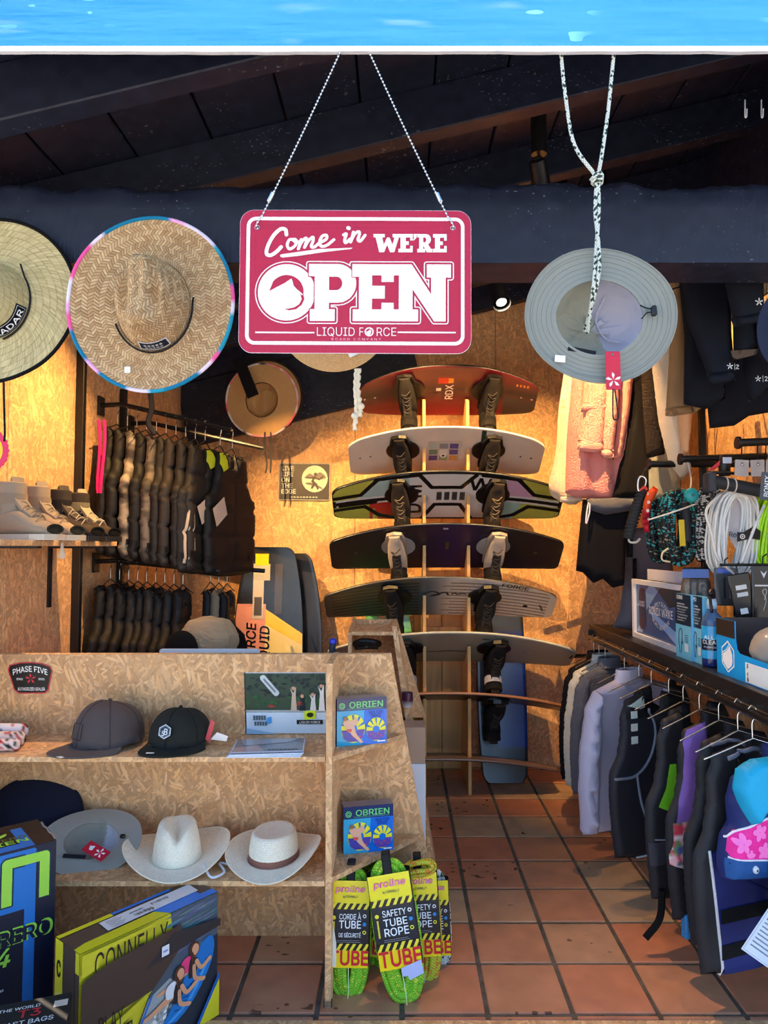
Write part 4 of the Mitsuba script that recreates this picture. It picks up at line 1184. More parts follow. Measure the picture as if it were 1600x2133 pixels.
# navy hat at the back left, brim up
NB = M((-1.27, 2.50, 0.47), (1, 0.1, 0.0), (0, 0.4, 1))
hat3 = thing('sun_hat', 'navy blue round hat leaning behind the tube box on the lower counter shelf', 'hat')
nb = [np.stack([np.cos(a) * 0.165 * s, np.sin(a) * 0.135 * s, 0.05 * (1 - s ** 2) + 0 * a], 1) for s in np.linspace(0.02, 1, 10)]
part(hat3, 'brim', [(X(loft(nb + [nb[-1] * [0.99, 0.99, 1] - [0, 0, 0.004], nb[4] - [0, 0, 0.005]]), NB), C(26, 30, 48))], 'mat_cloth', smooth=True)
part(hat3, 'edge', [(X(tube(nb[-1], 0.003, 6, True), NB), C(20, 22, 36))], 'mat_cloth')

# ---- inflatable tube boxes in the end compartments
def tubebox(loc, yaw, label):
    t = thing('tube_box', label, 'box', 'inflatable ring boxes in the end compartments')
    Q = mv(*loc) @ rot(yaw, (0, 0, 1)) @ FACE
    w, h, dp = 0.168, 0.152, 0.055
    part(t, 'carton', [(X(bx(-w / 2, 0, -dp, w / 2, h, 0, 0.0015), Q), lambda v: np.where((v[:, 2] > loc[2] + h - 0.001)[:, None], C(110, 110, 126), C(28, 40, 96)))], 'mat_gloss', smooth=False)
    p = Print()
    p.rect(-w / 2, 0, w / 2, h, C(16, 108, 214)).rect(-w / 2, h * 0.74, w / 2, h, C(24, 44, 96), up=False).poly([(-w / 2, 0), (0.0, 0), (0.008, h * 0.74), (-w / 2, h * 0.74)], C(54, 168, 214))
    lime = C(108, 206, 120)
    p.text('OBRIEN', 0.014, h * 0.80, h * 0.125, lime, w=w * 0.68, up=False).disc(-w * 0.40, h * 0.845, 0.0105, lime, ri=0.0075, up=False).disc(-w * 0.40, h * 0.845, 0.0055, lime, ri=0.003)
    p.rect(-w * 0.3, h * 0.765, w * 0.42, h * 0.785, C(70, 130, 130))
    p.text('WATER', 0.047, h * 0.655, 0.009, C(20, 60, 150), w=0.05, up=False).text('RING', 0.047, h * 0.585, 0.009, C(20, 60, 150), w=0.034)
    for cx, cy, rx in ((-0.03, h * 0.36, 0.040), (0.047, h * 0.32, 0.033)):
        p.disc(cx, cy, rx, C(232, 224, 56), ry=rx * 1.15)
        p.poly([(cx - rx * 0.98, cy - 0.004), (cx + rx * 0.98, cy - 0.004), (cx + rx * 0.8, cy - rx * 0.75), (cx + rx * 0.4, cy - rx * 1.06), (cx - rx * 0.4, cy - rx * 1.06), (cx - rx * 0.8, cy - rx * 0.75)], C(92, 70, 170), up=False)
        for k in range(5):
            b = math.pi * (0.12 + 0.19 * k)
            p.poly([(cx + 0.35 * rx * math.cos(b - 0.14), cy + 0.35 * rx * math.sin(b - 0.14)), (cx + rx * math.cos(b - 0.08), cy + rx * 1.12 * math.sin(b - 0.08)), (cx + rx * math.cos(b + 0.12), cy + rx * 1.12 * math.sin(b + 0.12))], C(24, 110, 190), up=False)
        p.k += 1
        for k in range(4):
            p.rect(cx - rx * 0.6 + k * rx * 0.34, cy - rx * (0.5 + 0.22 * (k % 2)), cx - rx * 0.36 + k * rx * 0.34, cy - rx * (0.42 + 0.22 * (k % 2)), C(226, 74, 70), up=False)
        p.disc(cx, cy, rx * 0.34, C(24, 116, 210))
    sk = C(226, 176, 150)
    p.disc(-0.057, h * 0.58, 0.007, C(150, 100, 70), up=False).poly([(-0.066, h * 0.5), (-0.05, h * 0.56), (-0.03, h * 0.5), (-0.02, h * 0.25), (0.004, h * 0.06), (-0.006, h * 0.05), (-0.034, h * 0.22), (-0.05, h * 0.32)], sk).poly([(-0.04, h * 0.52), (-0.022, h * 0.6), (-0.012, h * 0.5), (-0.03, h * 0.4)], sk)
    p.poly([(-0.07, h * 0.34), (-0.04, h * 0.28), (-0.03, h * 0.12), (-0.052, h * 0.14)], C(74, 70, 170), up=False).rect(-0.052, h * 0.3, -0.036, h * 0.36, C(220, 80, 80))
    p.rect(0.05, h * 0.05, 0.078, h * 0.085, C(220, 222, 228))
    part(t, 'print', p.on(Q), 'mat_gloss', label='blue and navy print with a bather on a swim ring')
    p = Print().rect(-0.04, h * 0.72, 0.04, h * 0.95, C(220, 222, 230)).rect(-0.05, 0.03, 0.05, h * 0.6, C(120, 60, 80))
    return t


tubebox((-0.128, 2.37, 0.7525), 16, 'blue inflatable ring box with green lettering on the upper corner shelf')
tubebox((-0.108, 2.42, 0.3865), 13, 'blue inflatable ring box with green lettering on the lower corner shelf')
# ------------------------------------------------------------------ boots
def boot_parts(L=0.28, H=0.20, W=0.095, open_toe=False):
    """An ankle boot, toe towards +x, sole on z = 0: name -> mesh."""
    o = {}
    xs = np.linspace(0, 1, 12)
    rings = []
    for t in xs:
        x = -0.30 * L + t * L
        w = W / 2 * (0.78 + 0.34 * math.sin(math.pi * min(1, t * 0.95 + 0.12))) * (1 if t < 0.9 else 0.86) * (0.75 if t == 0 else 1)
        h = 0.105 - 0.055 * smooth01((t - 0.35) / 0.6) - (0.014 if t == 1 else 0) - (0.02 if t == 0 else 0)
        a = np.arange(16) / 16 * 2 * math.pi
        r = np.stack([np.full(16, x), w * np.sign(np.cos(a)) * np.abs(np.cos(a)) ** 0.8, 0.016 + (h - 0.016) * (0.5 + 0.5 * np.sign(np.sin(a)) * np.abs(np.sin(a)) ** 0.8)], 1)
        rings.append(r)
    o['shell'] = loft(rings)
    sh = []
    for z, cx, rx, ry in ((0.05, -0.055, 0.070, 0.046), (0.085, -0.045, 0.066, 0.046), (0.12, -0.044, 0.060, 0.047), (0.16, -0.048, 0.060, 0.048), (0.19, -0.052, 0.062, 0.050)):
        sh.append(ell(cx * L / 0.28, 0, rx, ry, z * H / 0.2, 20))
    last = sh[-1]
    sh += [last * [1, 1, 1] + (np.array([last[:, 0].mean(), 0, last[0, 2]]) - last) * [0.16, 0.16, 0] + [0, 0, 0.004], last + (np.array([last[:, 0].mean(), 0, 0]) - last) * [0.2, 0.2, 0] + [0, 0, -0.05]]
    o['cuff'] = loft(sh)
    c = [ell(-0.048 * L / 0.28, 0, 0.063, 0.050, z * H / 0.2, 20) for z in (0.118, 0.121, 0.152, 0.155)]
    c[0] = c[0] * [0.98, 0.96, 1]; c[3] = c[3] * [0.98, 0.96, 1]
    o['strap'] = loft(c)
    g = Polygon([(-0.31 * L, -0.03), (-0.27 * L, -0.043), (0.1 * L, -0.052), (0.5 * L, -0.056), (0.69 * L, -0.04), (0.725 * L, 0), (0.69 * L, 0.04), (0.5 * L, 0.056), (0.1 * L, 0.052), (-0.27 * L, 0.043), (-0.31 * L, 0.03)]).buffer(0.004)
    o['sole'] = slab(g, 0, 0.020)
    tz = [(-0.024, 0.203), (-0.016, 0.175), (-0.002, 0.13), (0.035, 0.1), (0.085, 0.077)]
    P = [np.stack([np.full(7, x + 0.012), np.linspace(-0.024, 0.024, 7), z * (H / 0.2 if z > 0.1 else 1) + 0.008 - 5 * np.linspace(-0.024, 0.024, 7) ** 2], 1) for x, z in tz]
    P2 = [p - [0.008, 0, 0.008] for p in P]
    o['tongue'] = loft([np.vstack([p, q[::-1]]) for p, q in zip(P, P2)])
    lc = []
    for k in range(6):
        x = 0.012 + 0.020 * k; z = 0.122 - 0.0125 * k + 0.0006 * k * k
        s = -1 if k % 2 else 1
        lc.append(tube(spline([[x, -0.026, z - 0.008], [x + 0.012, 0, z + 0.010], [x + 0.018, 0.026, z - 0.012]], 4) * [1, s, 1], 0.0026, 5))
    o['laces'] = cat(lc)
    if open_toe:
        o['toe_opening'] = X(loft([ell(0, 0, 0.008 * k, 0.030 * k, z, 18) for k, z in ((1.05, -0.004), (1.12, 0.002), (0.9, 0.003), (0.85, -0.002))]), mv(0.70 * L + 0.004, 0, 0.037), rot(82, (0, 1, 0)), np.diag([1.9, 1, 1, 1.0]))
    return o


def smooth01(t):
    t = min(1, max(0, t)); return t * t * (3 - 2 * t)


BP, BPO = boot_parts(), boot_parts(0.275, 0.205, 0.10, True)
SHP = {}


def boot(parent, Q, cols, src=BP, logo=None):
    for nm, m in src.items():
        mat = 'mat_satin' if nm in ('sole',) else 'mat_cloth'
        key = (id(src), nm, tuple(np.round(cols.get(nm, cols['shell']), 4)))
        if key not in SHP:
            SHP[key] = shape([(m, cols.get(nm, cols['shell']))], mat, 45)
        part(parent, nm, {**SHP[key], 'to_world': T4(Q.tolist())}, mat)


# shelf of boots on the left wall
sf = thing('wall_shelf', 'narrow wooden wall shelf carrying two pairs of boots on the left wall', 'shelf')
part(sf, 'board', bx(LW, 2.0, 1.405, LW + 0.255, 2.92, 1.424, 0.002), 'mat_osb', smooth=False)
for y in (2.35, 2.86):
    part(sf, 'bracket', [(cat(bx(LW, y, 1.16, LW + 0.008, y + 0.025, 1.405), bx(LW, y, 1.397, LW + 0.22, y + 0.025, 1.405)), C(24, 24, 28))], 'mat_satin')
GREYB = dict(shell=C(158, 142, 122), cuff=C(150, 136, 118), strap=C(142, 126, 108), sole=C(196, 184, 164), tongue=C(150, 138, 122), laces=C(140, 126, 108), toe_opening=C(40, 40, 34))
DARKB = dict(shell=C(64, 56, 52), cuff=C(58, 52, 48), strap=C(36, 34, 36), sole=C(34, 32, 32), tongue=C(84, 76, 66), laces=C(168, 156, 140), toe_opening=C(14, 14, 14))
TANB = dict(DARKB, tongue=C(170, 158, 132), laces=C(196, 184, 160), strap=C(120, 112, 90))
for y, c, lab in ((2.36, GREYB, 'grey open-toed wakeboard boot, nearest one on the wall shelf'), (2.52, GREYB, 'grey open-toed wakeboard boot, second on the wall shelf'), (2.685, DARKB, 'dark brown open-toed boot with black lettered strap on the wall shelf'), (2.84, TANB, 'dark brown open-toed boot with pale tongue, farthest on the wall shelf')):
    t = thing('boot', lab, 'boot', 'wakeboard boots on the wall shelf')
    Q = mv(LW + 0.15, y, 1.424) @ rot(-20, (0, 0, 1)) @ np.diag([0.80, 1.0, 0.98, 1])
    boot(t, Q, c, BPO)
    if c is not GREYB:
        p = Print().text('LIQUID', 0, 0.002, 0.013, C(226, 214, 180), w=0.062).text('FORCE', 0, -0.014, 0.012, C(226, 214, 180), w=0.056)
        part(t, 'lettering', p.on(Q @ M((-0.046, -0.0535, 0.142), (1, 0.0, 0), (0, 0, 1))), 'mat_satin', label='pale lettering on the strap')
put('tassel', [(lathe([(0.0, 0.03), (0.004, 0.03), (0.006, 0.01), (0.012, -0.01), (0.01, -0.022), (0.0, -0.024)], 14), C(206, 190, 170))], 'mat_cloth', smooth=True, to_world=T4().translate([LW + 0.262, 2.43, 1.385]), label='small pale drawstring toggle hanging below the boot shelf', cat='toggle')
# round scalloped sign on a cord at the left edge
o = at(-30, 938, 2.28)
g = Point(0, 0).buffer(0.066, 24).union(unary_union([Point(0.066 * math.cos(k * math.pi / 14), 0.066 * math.sin(k * math.pi / 14)).buffer(0.009, 5) for k in range(28)]))
rs = thing('round_sign', 'yellow round tag with scalloped pink edge hanging at the left edge', 'tag')
part(rs, 'disc', [(X(slab(g, -0.003, 0), M(o, (1, 0, 0), (0, 0, 1))), C(226, 40, 96))], 'mat_satin')
part(rs, 'print', Print().disc(0, 0, 0.056, C(244, 196, 30)).disc(0, 0, 0.030, C(226, 60, 60)).on(M(o, (1, 0, 0), (0, 0, 1))), 'mat_satin', label='yellow centre')
part(rs, 'cord', [(tube(spline([at(6, 700, 2.1), at(8, 820, 2.2), at(10, 900, 2.27), o + [0.06, -0.002, 0.03]], 8), 0.0032, 6), BLACK)], 'mat_matte')
wd = at(12, 1010, 2.2)
put('display_post', [(bx(-1.345, 2.16, 0.95, -1.31, 2.19, 1.62, 0.003), C(50, 58, 76))], 'mat_satin', label='dark blue-grey upright bar at the left edge below the round tag', cat='post')

# ------------------------------------------------------------------ vest racks on the left wall
rk = thing('clothes_rack', 'black upright with sloping arms that hold the vests on the left wall', 'rack')
part(rk, 'post', [(bx(LW, 3.07, 0.0, LW + 0.035, 3.10, 2.42, 0.002), C(20, 20, 22))], 'mat_satin')
part(rk, 'post', [(bx(LW, 3.55, 0.0, LW + 0.03, 3.58, 2.2, 0.002), C(20, 20, 22))], 'mat_satin')
for y, z0, z1, x1 in ((3.32, 2.07, 1.955, -0.80), (3.70, 2.05, 1.92, -0.72), (3.30, 1.335, 1.29, -0.84), (3.66, 1.32, 1.28, -0.70)):
    part(rk, 'arm', [(tube([[LW + 0.01, y, z0], [LW + 0.1, y, z0 + 0.004], [x1, y, z1]], 0.011, 8), C(22, 22, 24))], 'mat_satin')
    part(rk, 'bracket', [(bx(LW, y - 0.03, z0 - 0.05, LW + 0.012, y + 0.03, z0 + 0.04, 0.002), C(26, 24, 24))], 'mat_satin')

VG = PG([(0.045, 0.575), (0.125, 0.58), (0.142, 0.50), (0.15, 0.43), (0.175, 0.385), (0.222, 0.36), (0.23, 0.28), (0.226, 0.10), (0.215, 0.0), (0.1, -0.012), (0, -0.014),
         (-0.1, -0.012), (-0.215, 0.0), (-0.226, 0.10), (-0.23, 0.28), (-0.222, 0.36), (-0.175, 0.385), (-0.15, 0.43), (-0.142, 0.50), (-0.125, 0.58), (-0.045, 0.575), (-0.03, 0.51), (0.03, 0.51)])


def quilt(x, y):
    return -0.011 * (np.exp(-((np.mod(y + 0.02, 0.13) - 0.065) / 0.010) ** 2)) - 0.006 * np.exp(-(np.abs(x) / 0.004) ** 2)


VP = [Puff(VG, 0.046, 0.03, 0.016, fold=0.006, fscale=(6, 4), seed=k, extra=quilt) for k in range(3)]


def camo(a, b):
    def f(v):
        n = meshkit.fbm(np.asarray(v) * 17, 3, 4)
        return np.where((n > 0.56)[:, None], a, np.where((n < 0.42)[:, None], C(52, 48, 46), b))
    return f


ORD = 'first second third fourth fifth sixth seventh eighth ninth tenth eleventh twelfth'.split()


def hook_meshes():
    return tube(spline([[0, 0, -0.075], [0, 0, -0.03], [0.012, 0, -0.012], [0.014, 0, 0.008], [0, 0, 0.02], [-0.012, 0, 0.010]], 6), 0.0022, 6), \
        tube(spline([[0, 0, -0.075], [0.08, 0, -0.10], [0.165, 0, -0.125]], 5), 0.0026, 6), tube(spline([[0, 0, -0.075], [-0.08, 0, -0.10], [-0.165, 0, -0.125]], 5), 0.0026, 6)


HK = hook_meshes()
HSH = [shape(m, 'mat_chrome', True) for m in HK]
BARM = cat(HK[1], HK[2])
HBAR = {}


def hanger(Q, label, group, col=None):
    """A clothes hanger whose hook holds the origin of Q; bar along x."""
    t = thing('clothes_hanger', label, 'hanger', group)
    W_ = T4(Q.tolist())
    part(t, 'hook', {**HSH[0], 'to_world': W_}, None, label='metal hook' if col is not None else None)
    if col is None:
        if 'c' not in HBAR:
            HBAR['c'] = shape(BARM, 'mat_chrome', True)
        part(t, 'bar', {**HBAR['c'], 'to_world': W_}, None)
    else:
        if 'b' not in HBAR:
            HBAR['b'] = shape([(BARM, C(24, 24, 26))], 'mat_satin', True)
        part(t, 'bar', {**HBAR['b'], 'to_world': W_}, None)
    return t


CH, BK, BR = C(35, 33, 33), C(19, 19, 21), C(47, 42, 40)
vests = [(BK, 'black vest with pink straps, first on the upper arm beside the wall'), (BK, 'black vest, second on the upper arm'), ('camo', 'grey camouflage vest on the upper arm'), (BK, 'black vest between the two camouflage vests'), ('camo2', 'dark camouflage vest on the upper arm'),
         (CH, 'charcoal vest, just right of the dark camouflage vest'), (BR, 'dark brown quilted vest, second right of the camouflage vests'), (CH, 'charcoal quilted vest, third right of the camouflage vests'), (BR, 'dark brown quilted vest next to the skeleton print vest'), ('bone', 'dark vest with pale skeleton hand print'), (CH, 'charcoal vest with lime green tag and white card'), (BK, 'black vest with lime tag, outermost on the upper arm')]
for k, (c, lab) in enumerate(vests):
    x = -1.335 + 0.046 * k
    y0 = 3.32 if k < 10 else 3.42 + 0.05 * (k - 10)
    zt = 2.07 - 0.115 * (x + 1.42) / 0.62
    Q = M((x, y0 + rng.uniform(-0.02, 0.02), zt - 0.685), ((rng.uniform(-0.10, 0.02) - 0.06) if k < 9 else (0.22, 0.38, 0.30)[k - 9], 1, 0), (0, 0, 1))
    pf = VP[k % 3]
    t = thing('vest', lab, 'vest', 'impact vests on the upper arm')
    col = {'camo': camo(C(150, 140, 126), C(104, 96, 86)), 'camo2': camo(C(108, 98, 90), C(72, 66, 60)), 'bone': CH}[c] if isinstance(c, str) else c
    c = c if isinstance(c, str) else ''
    part(t, 'body', [(X(pf.mesh, Q), col)], 'mat_neo', smooth=True)
    for s in (-1, 1):
        part(t, 'side_strap', [(X(pf.panel(sbox(s * 0.23 - 0.09, 0.06, s * 0.23 + 0.09, 0.085), 0.006, 0.02), Q), C(18, 18, 20))], 'mat_matte')
    if k == 0:
        for s in (0.0, 0.05):
            part(t, 'pink_strap', [(tube(spline([[x + 0.02 + s * 0.5, y0 - 0.255, zt - 0.10], [x + 0.035 + s * 0.4, y0 - 0.27, zt - 0.2], [x + 0.03 + s * 0.3, y0 - 0.275, zt - 0.36], [x + 0.03 + s * 0.2, y0 - 0.27, zt - 0.42]], 6), 0.007, 6), C(226, 40, 120))], 'mat_cloth', label='bright pink strap')
    if c == 'bone':
        for q in range(4):
            part(t, 'bone_print', [(X(pf.line([(-0.20 + 0.022 * q, 0.04 + 0.01 * q), (-0.21 + 0.024 * q, 0.12), (-0.205 + 0.02 * q, 0.2), (-0.19 + 0.012 * q, 0.27)], 0.007, 6, 0.003), Q), C(206, 186, 164))], 'mat_cloth', label='pale bone shaped print')
    if k >= 10:
        part(t, 'lime_tag', [(X(pf.panel(PG([(-0.15, 0.565), (-0.10, 0.575), (-0.08, 0.50), (-0.125, 0.48)]), 0.012, 0.02), Q), C(196, 206, 40))], 'mat_satin', label='lime green tag')
        part(t, 'card', [(X(slab(PG([(-0.235, 0.30), (-0.14, 0.36), (-0.11, 0.28), (-0.20, 0.22)]), 0.046, 0.048), Q), C(196, 178, 166))], 'mat_satin', label='white card tag')
    hanger(M((x, y0, zt), (0, 1, 0), (-1, 0, 0)), f'black hanger on the upper arm of the left rack, {ORD[k]} from the wall', 'hangers on the upper arm of the left rack', 1)
ups = [(BK, 0.0), (C(34, 33, 33), 1), (BK, 2), (CH, 0), (BK, 1), (C(40, 38, 38), 2), (BK, 0), (CH, 1), (BK, 2), (C(44, 42, 42), 0), (C(150, 132, 108), 1), (BK, 2)]
for k, (c, s) in enumerate(ups):
    x = -1.345 + 0.042 * k
    y0 = 3.30 if k < 9 else 3.62
    zt = 1.335 - 0.045 * (x + 1.42) / 0.58
    Q = M((x, y0 + rng.uniform(-0.02, 0.02), zt - 0.70 + rng.uniform(-0.012, 0.012)), (-0.07 + rng.uniform(-0.06, 0.04), 1, 0), (0, 0, 1)) @ np.diag([1, 1.03, 1, 1])
    lab = 'beige and black vest on the lower arm of the left rack' if k == 10 else f'black vest on the lower arm of the left rack, {ORD[k]} from the wall'
    t = thing('vest', lab, 'vest', None if k == 10 else 'black vests on the lower arm')
    part(t, 'body', [(X(VP[int(s)].mesh, Q), c)], 'mat_neo', smooth=True)
    part(t, 'front_zip', [(X(VP[int(s)].line([(0, 0.02), (0, 0.2), (0.0, 0.48)], 0.0035, 6, 0.001), Q), C(70, 68, 68))], 'mat_satin')
    hanger(M((x, y0, zt), (0, 1, 0), (-1, 0, 0)), f'black hanger on the lower arm of the left rack, {ORD[k]} from the wall', 'hangers on the lower arm of the left rack', 1)
put('strap', [(tube(spline([at(312, 800, 3.2), at(316, 850, 3.2), at(309, 880, 3.2), at(322, 905, 3.2)], 6), 0.012, 6), C(44, 46, 52))], 'mat_cloth', label='dark webbing strap hanging above the vest hangers', cat='strap')

# ---- office chair with a grey fleece over its back
oc = thing('office_chair', 'black chair behind the counter with a grey fleece over its back', 'chair')
cx_ = at(440, 1330, 3.0)
part(oc, 'backrest', [(X(Puff(PG([(-0.15, 0.0), (-0.16, 0.22), (-0.14, 0.34), (-0.07, 0.40), (0.05, 0.40), (0.12, 0.33), (0.15, 0.2), (0.14, 0)]), 0.06, 0.03, 0.025).mesh, M((cx_[0] + 0.01, 3.02, 0.70), (1, 0.1, 0), (0, 0.08, 1))), C(20, 20, 22))], 'mat_cloth', smooth=True)
part(oc, 'seat', [(bx(cx_[0] - 0.19, 3.03, 0.42, cx_[0] + 0.25, 3.46, 0.49, 0.03), C(20, 20, 22))], 'mat_cloth')
part(oc, 'column', [(cyl((cx_[0] + 0.03, 3.25, 0.06), (cx_[0] + 0.03, 3.25, 0.44), 0.025), C(24, 24, 26))], 'mat_satin')
for k in range(5):
    b = k * 2 * math.pi / 5
    lg = part(oc, 'leg', [(tube([[cx_[0] + 0.03, 3.25, 0.09], [cx_[0] + 0.03 + 0.24 * math.cos(b), 3.25 + 0.24 * math.sin(b), 0.06]], [0.024, 0.014], 8), C(24, 24, 26))], 'mat_satin')
    part(lg, 'caster', [(ball((cx_[0] + 0.03 + 0.24 * math.cos(b), 3.25 + 0.24 * math.sin(b), 0.025), 0.025, 2), C(18, 18, 18))], 'mat_satin', smooth=True)
ic = trimesh.creation.icosphere(subdivisions=4)
v = np.asarray(ic.vertices); n_ = meshkit.fbm(v * 2.6, 4, 7) - 0.5
v = np.sign(v) * np.abs(v) ** 0.85 * (1 + 0.25 * n_)[:, None] * [0.115, 0.075, 0.098] + (cx_ + np.array([0.01, -0.06, 0.0])) * [1, 0, 1] + [0, 2.93, 0]
put('fleece', [(tm(v, ic.faces), C(168, 150, 124))], 'mat_fleece', smooth=True, label='fluffy grey-beige fleece bundled over the chair behind the counter', cat='fleece')
put('hood_lining', [(tm((np.asarray(ic.vertices) * [0.065, 0.03, 0.075]) + cx_ * [1, 0, 1] + [-0.075, 2.84, -0.022], ic.faces), C(16, 16, 18))], 'mat_cloth', smooth=True, label='black bag beside the grey fleece behind the counter', cat='bag')

# ------------------------------------------------------------------ hats hung before the back wall
YF = 4.28
f1 = YF / FOC
for k, (px, py, r, mat, lab) in enumerate(((553, 826, 77, 'mat_braid_tan', 'brown straw hat half hidden behind the floral edged hat on the back wall'), (545, 832, 75, 'mat_braid_tan', 'small straw hat with floral edge hung open side forward before the back wall'))):
    P = hat_rows(r * f1, r * f1 * 1.03, 0.098, 0.108, 0.072, 0.08, 0.10, lambda x, y: 0.02 * np.exp(-(x / 0.03) ** 2), lambda t, a: 0.004 + 0.006 * t, nr=16, nt=72)
    HM = M(at(px, py, YF + 0.07 * (1 - k)), (-1, 0, 0.05), (0.02, 0.0, 1))
    t = thing('straw_hat', lab, 'hat')
    m, uv = hat_mesh(P)
    part(t, 'straw', X(m, HM), mat, uv=uv)
    em = tube(P[-1][:-1], 0.0065, 8, True)
    part(t, 'edge_binding', [(X(em, HM), edge_colours(em, P, 12, [C(236, 206, 216), C(232, 110, 130), C(40, 70, 96), C(230, 150, 170), C(236, 222, 226)], 31) if k else C(58, 44, 34))], 'mat_cloth', label='pink and teal floral edge' if k else None)
    if k:
        part(t, 'sweatband', [(X(loft([P[18][:-1] * [s, s, 1] + [0, 0, z] for s, z in ((0.985, -0.002), (0.975, 0.03), (0.965, 0.03), (0.97, -0.002))], caps=False), HM), C(96, 70, 44))], 'mat_cloth')
        for q in (0, 1):
            part(t, 'chin_cord', [(tube(spline([at(552 + 12 * q, 900, YF), at(551 + 14 * q, 930, YF - 0.02), at(556 + 8 * q, 965 + 10 * q, YF - 0.02), at(553 + 10 * q, 985, YF - 0.02)], 6), 0.0045, 6), C(66, 64, 70))], 'mat_cloth')
put('webbing_strap', [(X(bx(-0.035, -0.004, -0.16, 0.035, 0.004, 0.10, 0.002), M(at(508, 776, 4.2), (1, 0, 0.42), (0.30, 1, 0))), C(24, 24, 28))], 'mat_cloth', label='wide black strap that holds the floral edged hat', cat='strap')
# hat partly hidden behind the sign
P = hat_rows(0.166, 0.172, 0.085, 0.10, 0.06, 0.075, 0.09, pinch(0.03, 0.02), lambda t, a: 0.004 + 0.010 * t, nr=22, nt=72)
HM = M(at(697, 654, 2.0), (1, 0, 0), (0, 0.03, 1))
t = thing('straw_hat', 'tan braided straw hat mostly hidden behind the crimson sign', 'hat')
part(t, 'hanging_loop', [(tube([at(690, 600, 1.99), at(694, 560, 2.046), at(695, 540, 2.047)], 0.003, 6), BLACK)], 'mat_matte')
m, uv = hat_mesh(P)
part(t, 'straw', X(m, HM), 'mat_braid_tan', uv=uv)
part(t, 'price_sticker', [(X(slab(PG([(-0.016, 0.01), (0.012, 0.016), (0.018, -0.004), (-0.004, -0.014)]), 0, 0.001), HM, mv(0.05, -0.118, 0.016)), WHITE)], 'mat_matte', label='white sticker')
part(t, 'chin_cord', [(cat([tube(spline([at(744 + d, 768, 1.98), at(742 + d, 810, 1.98), at(745 + d * 1.4, 850, 1.98), at(742 + d * 1.8, e, 1.98)], 8) + np.array([0.002 * math.sin(i * 2.2) for i in range(25)])[:, None] * [1, 0, 0], [0.0055 * (1 + 0.25 * (i % 3 == 0)) for i in range(25)], 7) for d, e in ((-2, 896), (4, 868))] + [X(ball((0, 0, 0), 0.01, 2), mv(*at(742 - 3, 866, 1.975))), X(ball((0, 0, 0), 0.010, 2), mv(*at(752, 846, 1.975)))]), C(222, 214, 192))], 'mat_cloth', smooth=True, label='cream braided cord with knotted ends')

# ---- dark print plate on the back wall
pw, ph_ = 108 * 4.6 / FOC, 78 * 4.6 / FOC
PM = M(at(634, 1003, 4.59), (1, 0, -0.01), (0, 0, 1))
t = thing('wall_plate', 'dark plate reading LIVE LIFE ON THE EDGE on the back wall', 'plate')
g = rrect(-pw / 2, -ph_ / 2, pw / 2, ph_ / 2, 0.014)
part(t, 'plate', [(X(slab(g, -0.004, 0), PM), C(150, 148, 146))], 'mat_satin')
p = Print().add(g.buffer(-0.006), C(58, 54, 54))
for k, s in enumerate(('LIVE', 'LIFE', 'ON', 'THE', 'EDGE')):
    p.text(s, -pw * 0.44, ph_ * (0.30 - 0.155 * k), 0.028, C(222, 214, 198), up=False, center=False, condensed=0.95)
p.disc(pw * 0.2, ph_ * 0.08, pw * 0.25, C(214, 206, 184), ry=ph_ * 0.36)
p.poly([(pw * 0.0, ph_ * 0.1), (pw * 0.1, ph_ * 0.22), (pw * 0.2, ph_ * 0.16), (pw * 0.3, ph_ * 0.26), (pw * 0.42, ph_ * 0.12), (pw * 0.3, ph_ * 0.06), (pw * 0.14, ph_ * 0.08)], C(120, 112, 104), 4, False).poly([(pw * 0.02, -ph_ * 0.05), (pw * 0.2, -ph_ * 0.12), (pw * 0.36, -ph_ * 0.2), (pw * 0.3, -ph_ * 0.12), (pw * 0.12, -ph_ * 0.02)], C(96, 90, 86), 4)
dk_ = C(64, 58, 56)
p.line([(pw * 0.15, -ph_ * 0.16), (pw * 0.19, -ph_ * 0.06), (pw * 0.155, ph_ * 0.02), (pw * 0.20, ph_ * 0.13)], 0.014, dk_, 0, False).line([(pw * 0.26, -ph_ * 0.18), (pw * 0.235, -ph_ * 0.07), (pw * 0.17, ph_ * 0.01)], 0.013, dk_, 0, False).line([(pw * 0.05, ph_ * 0.12), (pw * 0.13, ph_ * 0.10), (pw * 0.20, ph_ * 0.12), (pw * 0.29, ph_ * 0.06), (pw * 0.35, ph_ * 0.14)], 0.009, dk_, 0, False).disc(pw * 0.215, ph_ * 0.20, 0.011, dk_)
for k in range(9):
    p.rect(-pw * 0.26 + pw * 0.06 * k, -ph_ * 0.43, -pw * 0.22 + pw * 0.06 * k, -ph_ * 0.40, C(200, 194, 184), up=False)
part(t, 'print', p.on(PM), 'mat_satin')

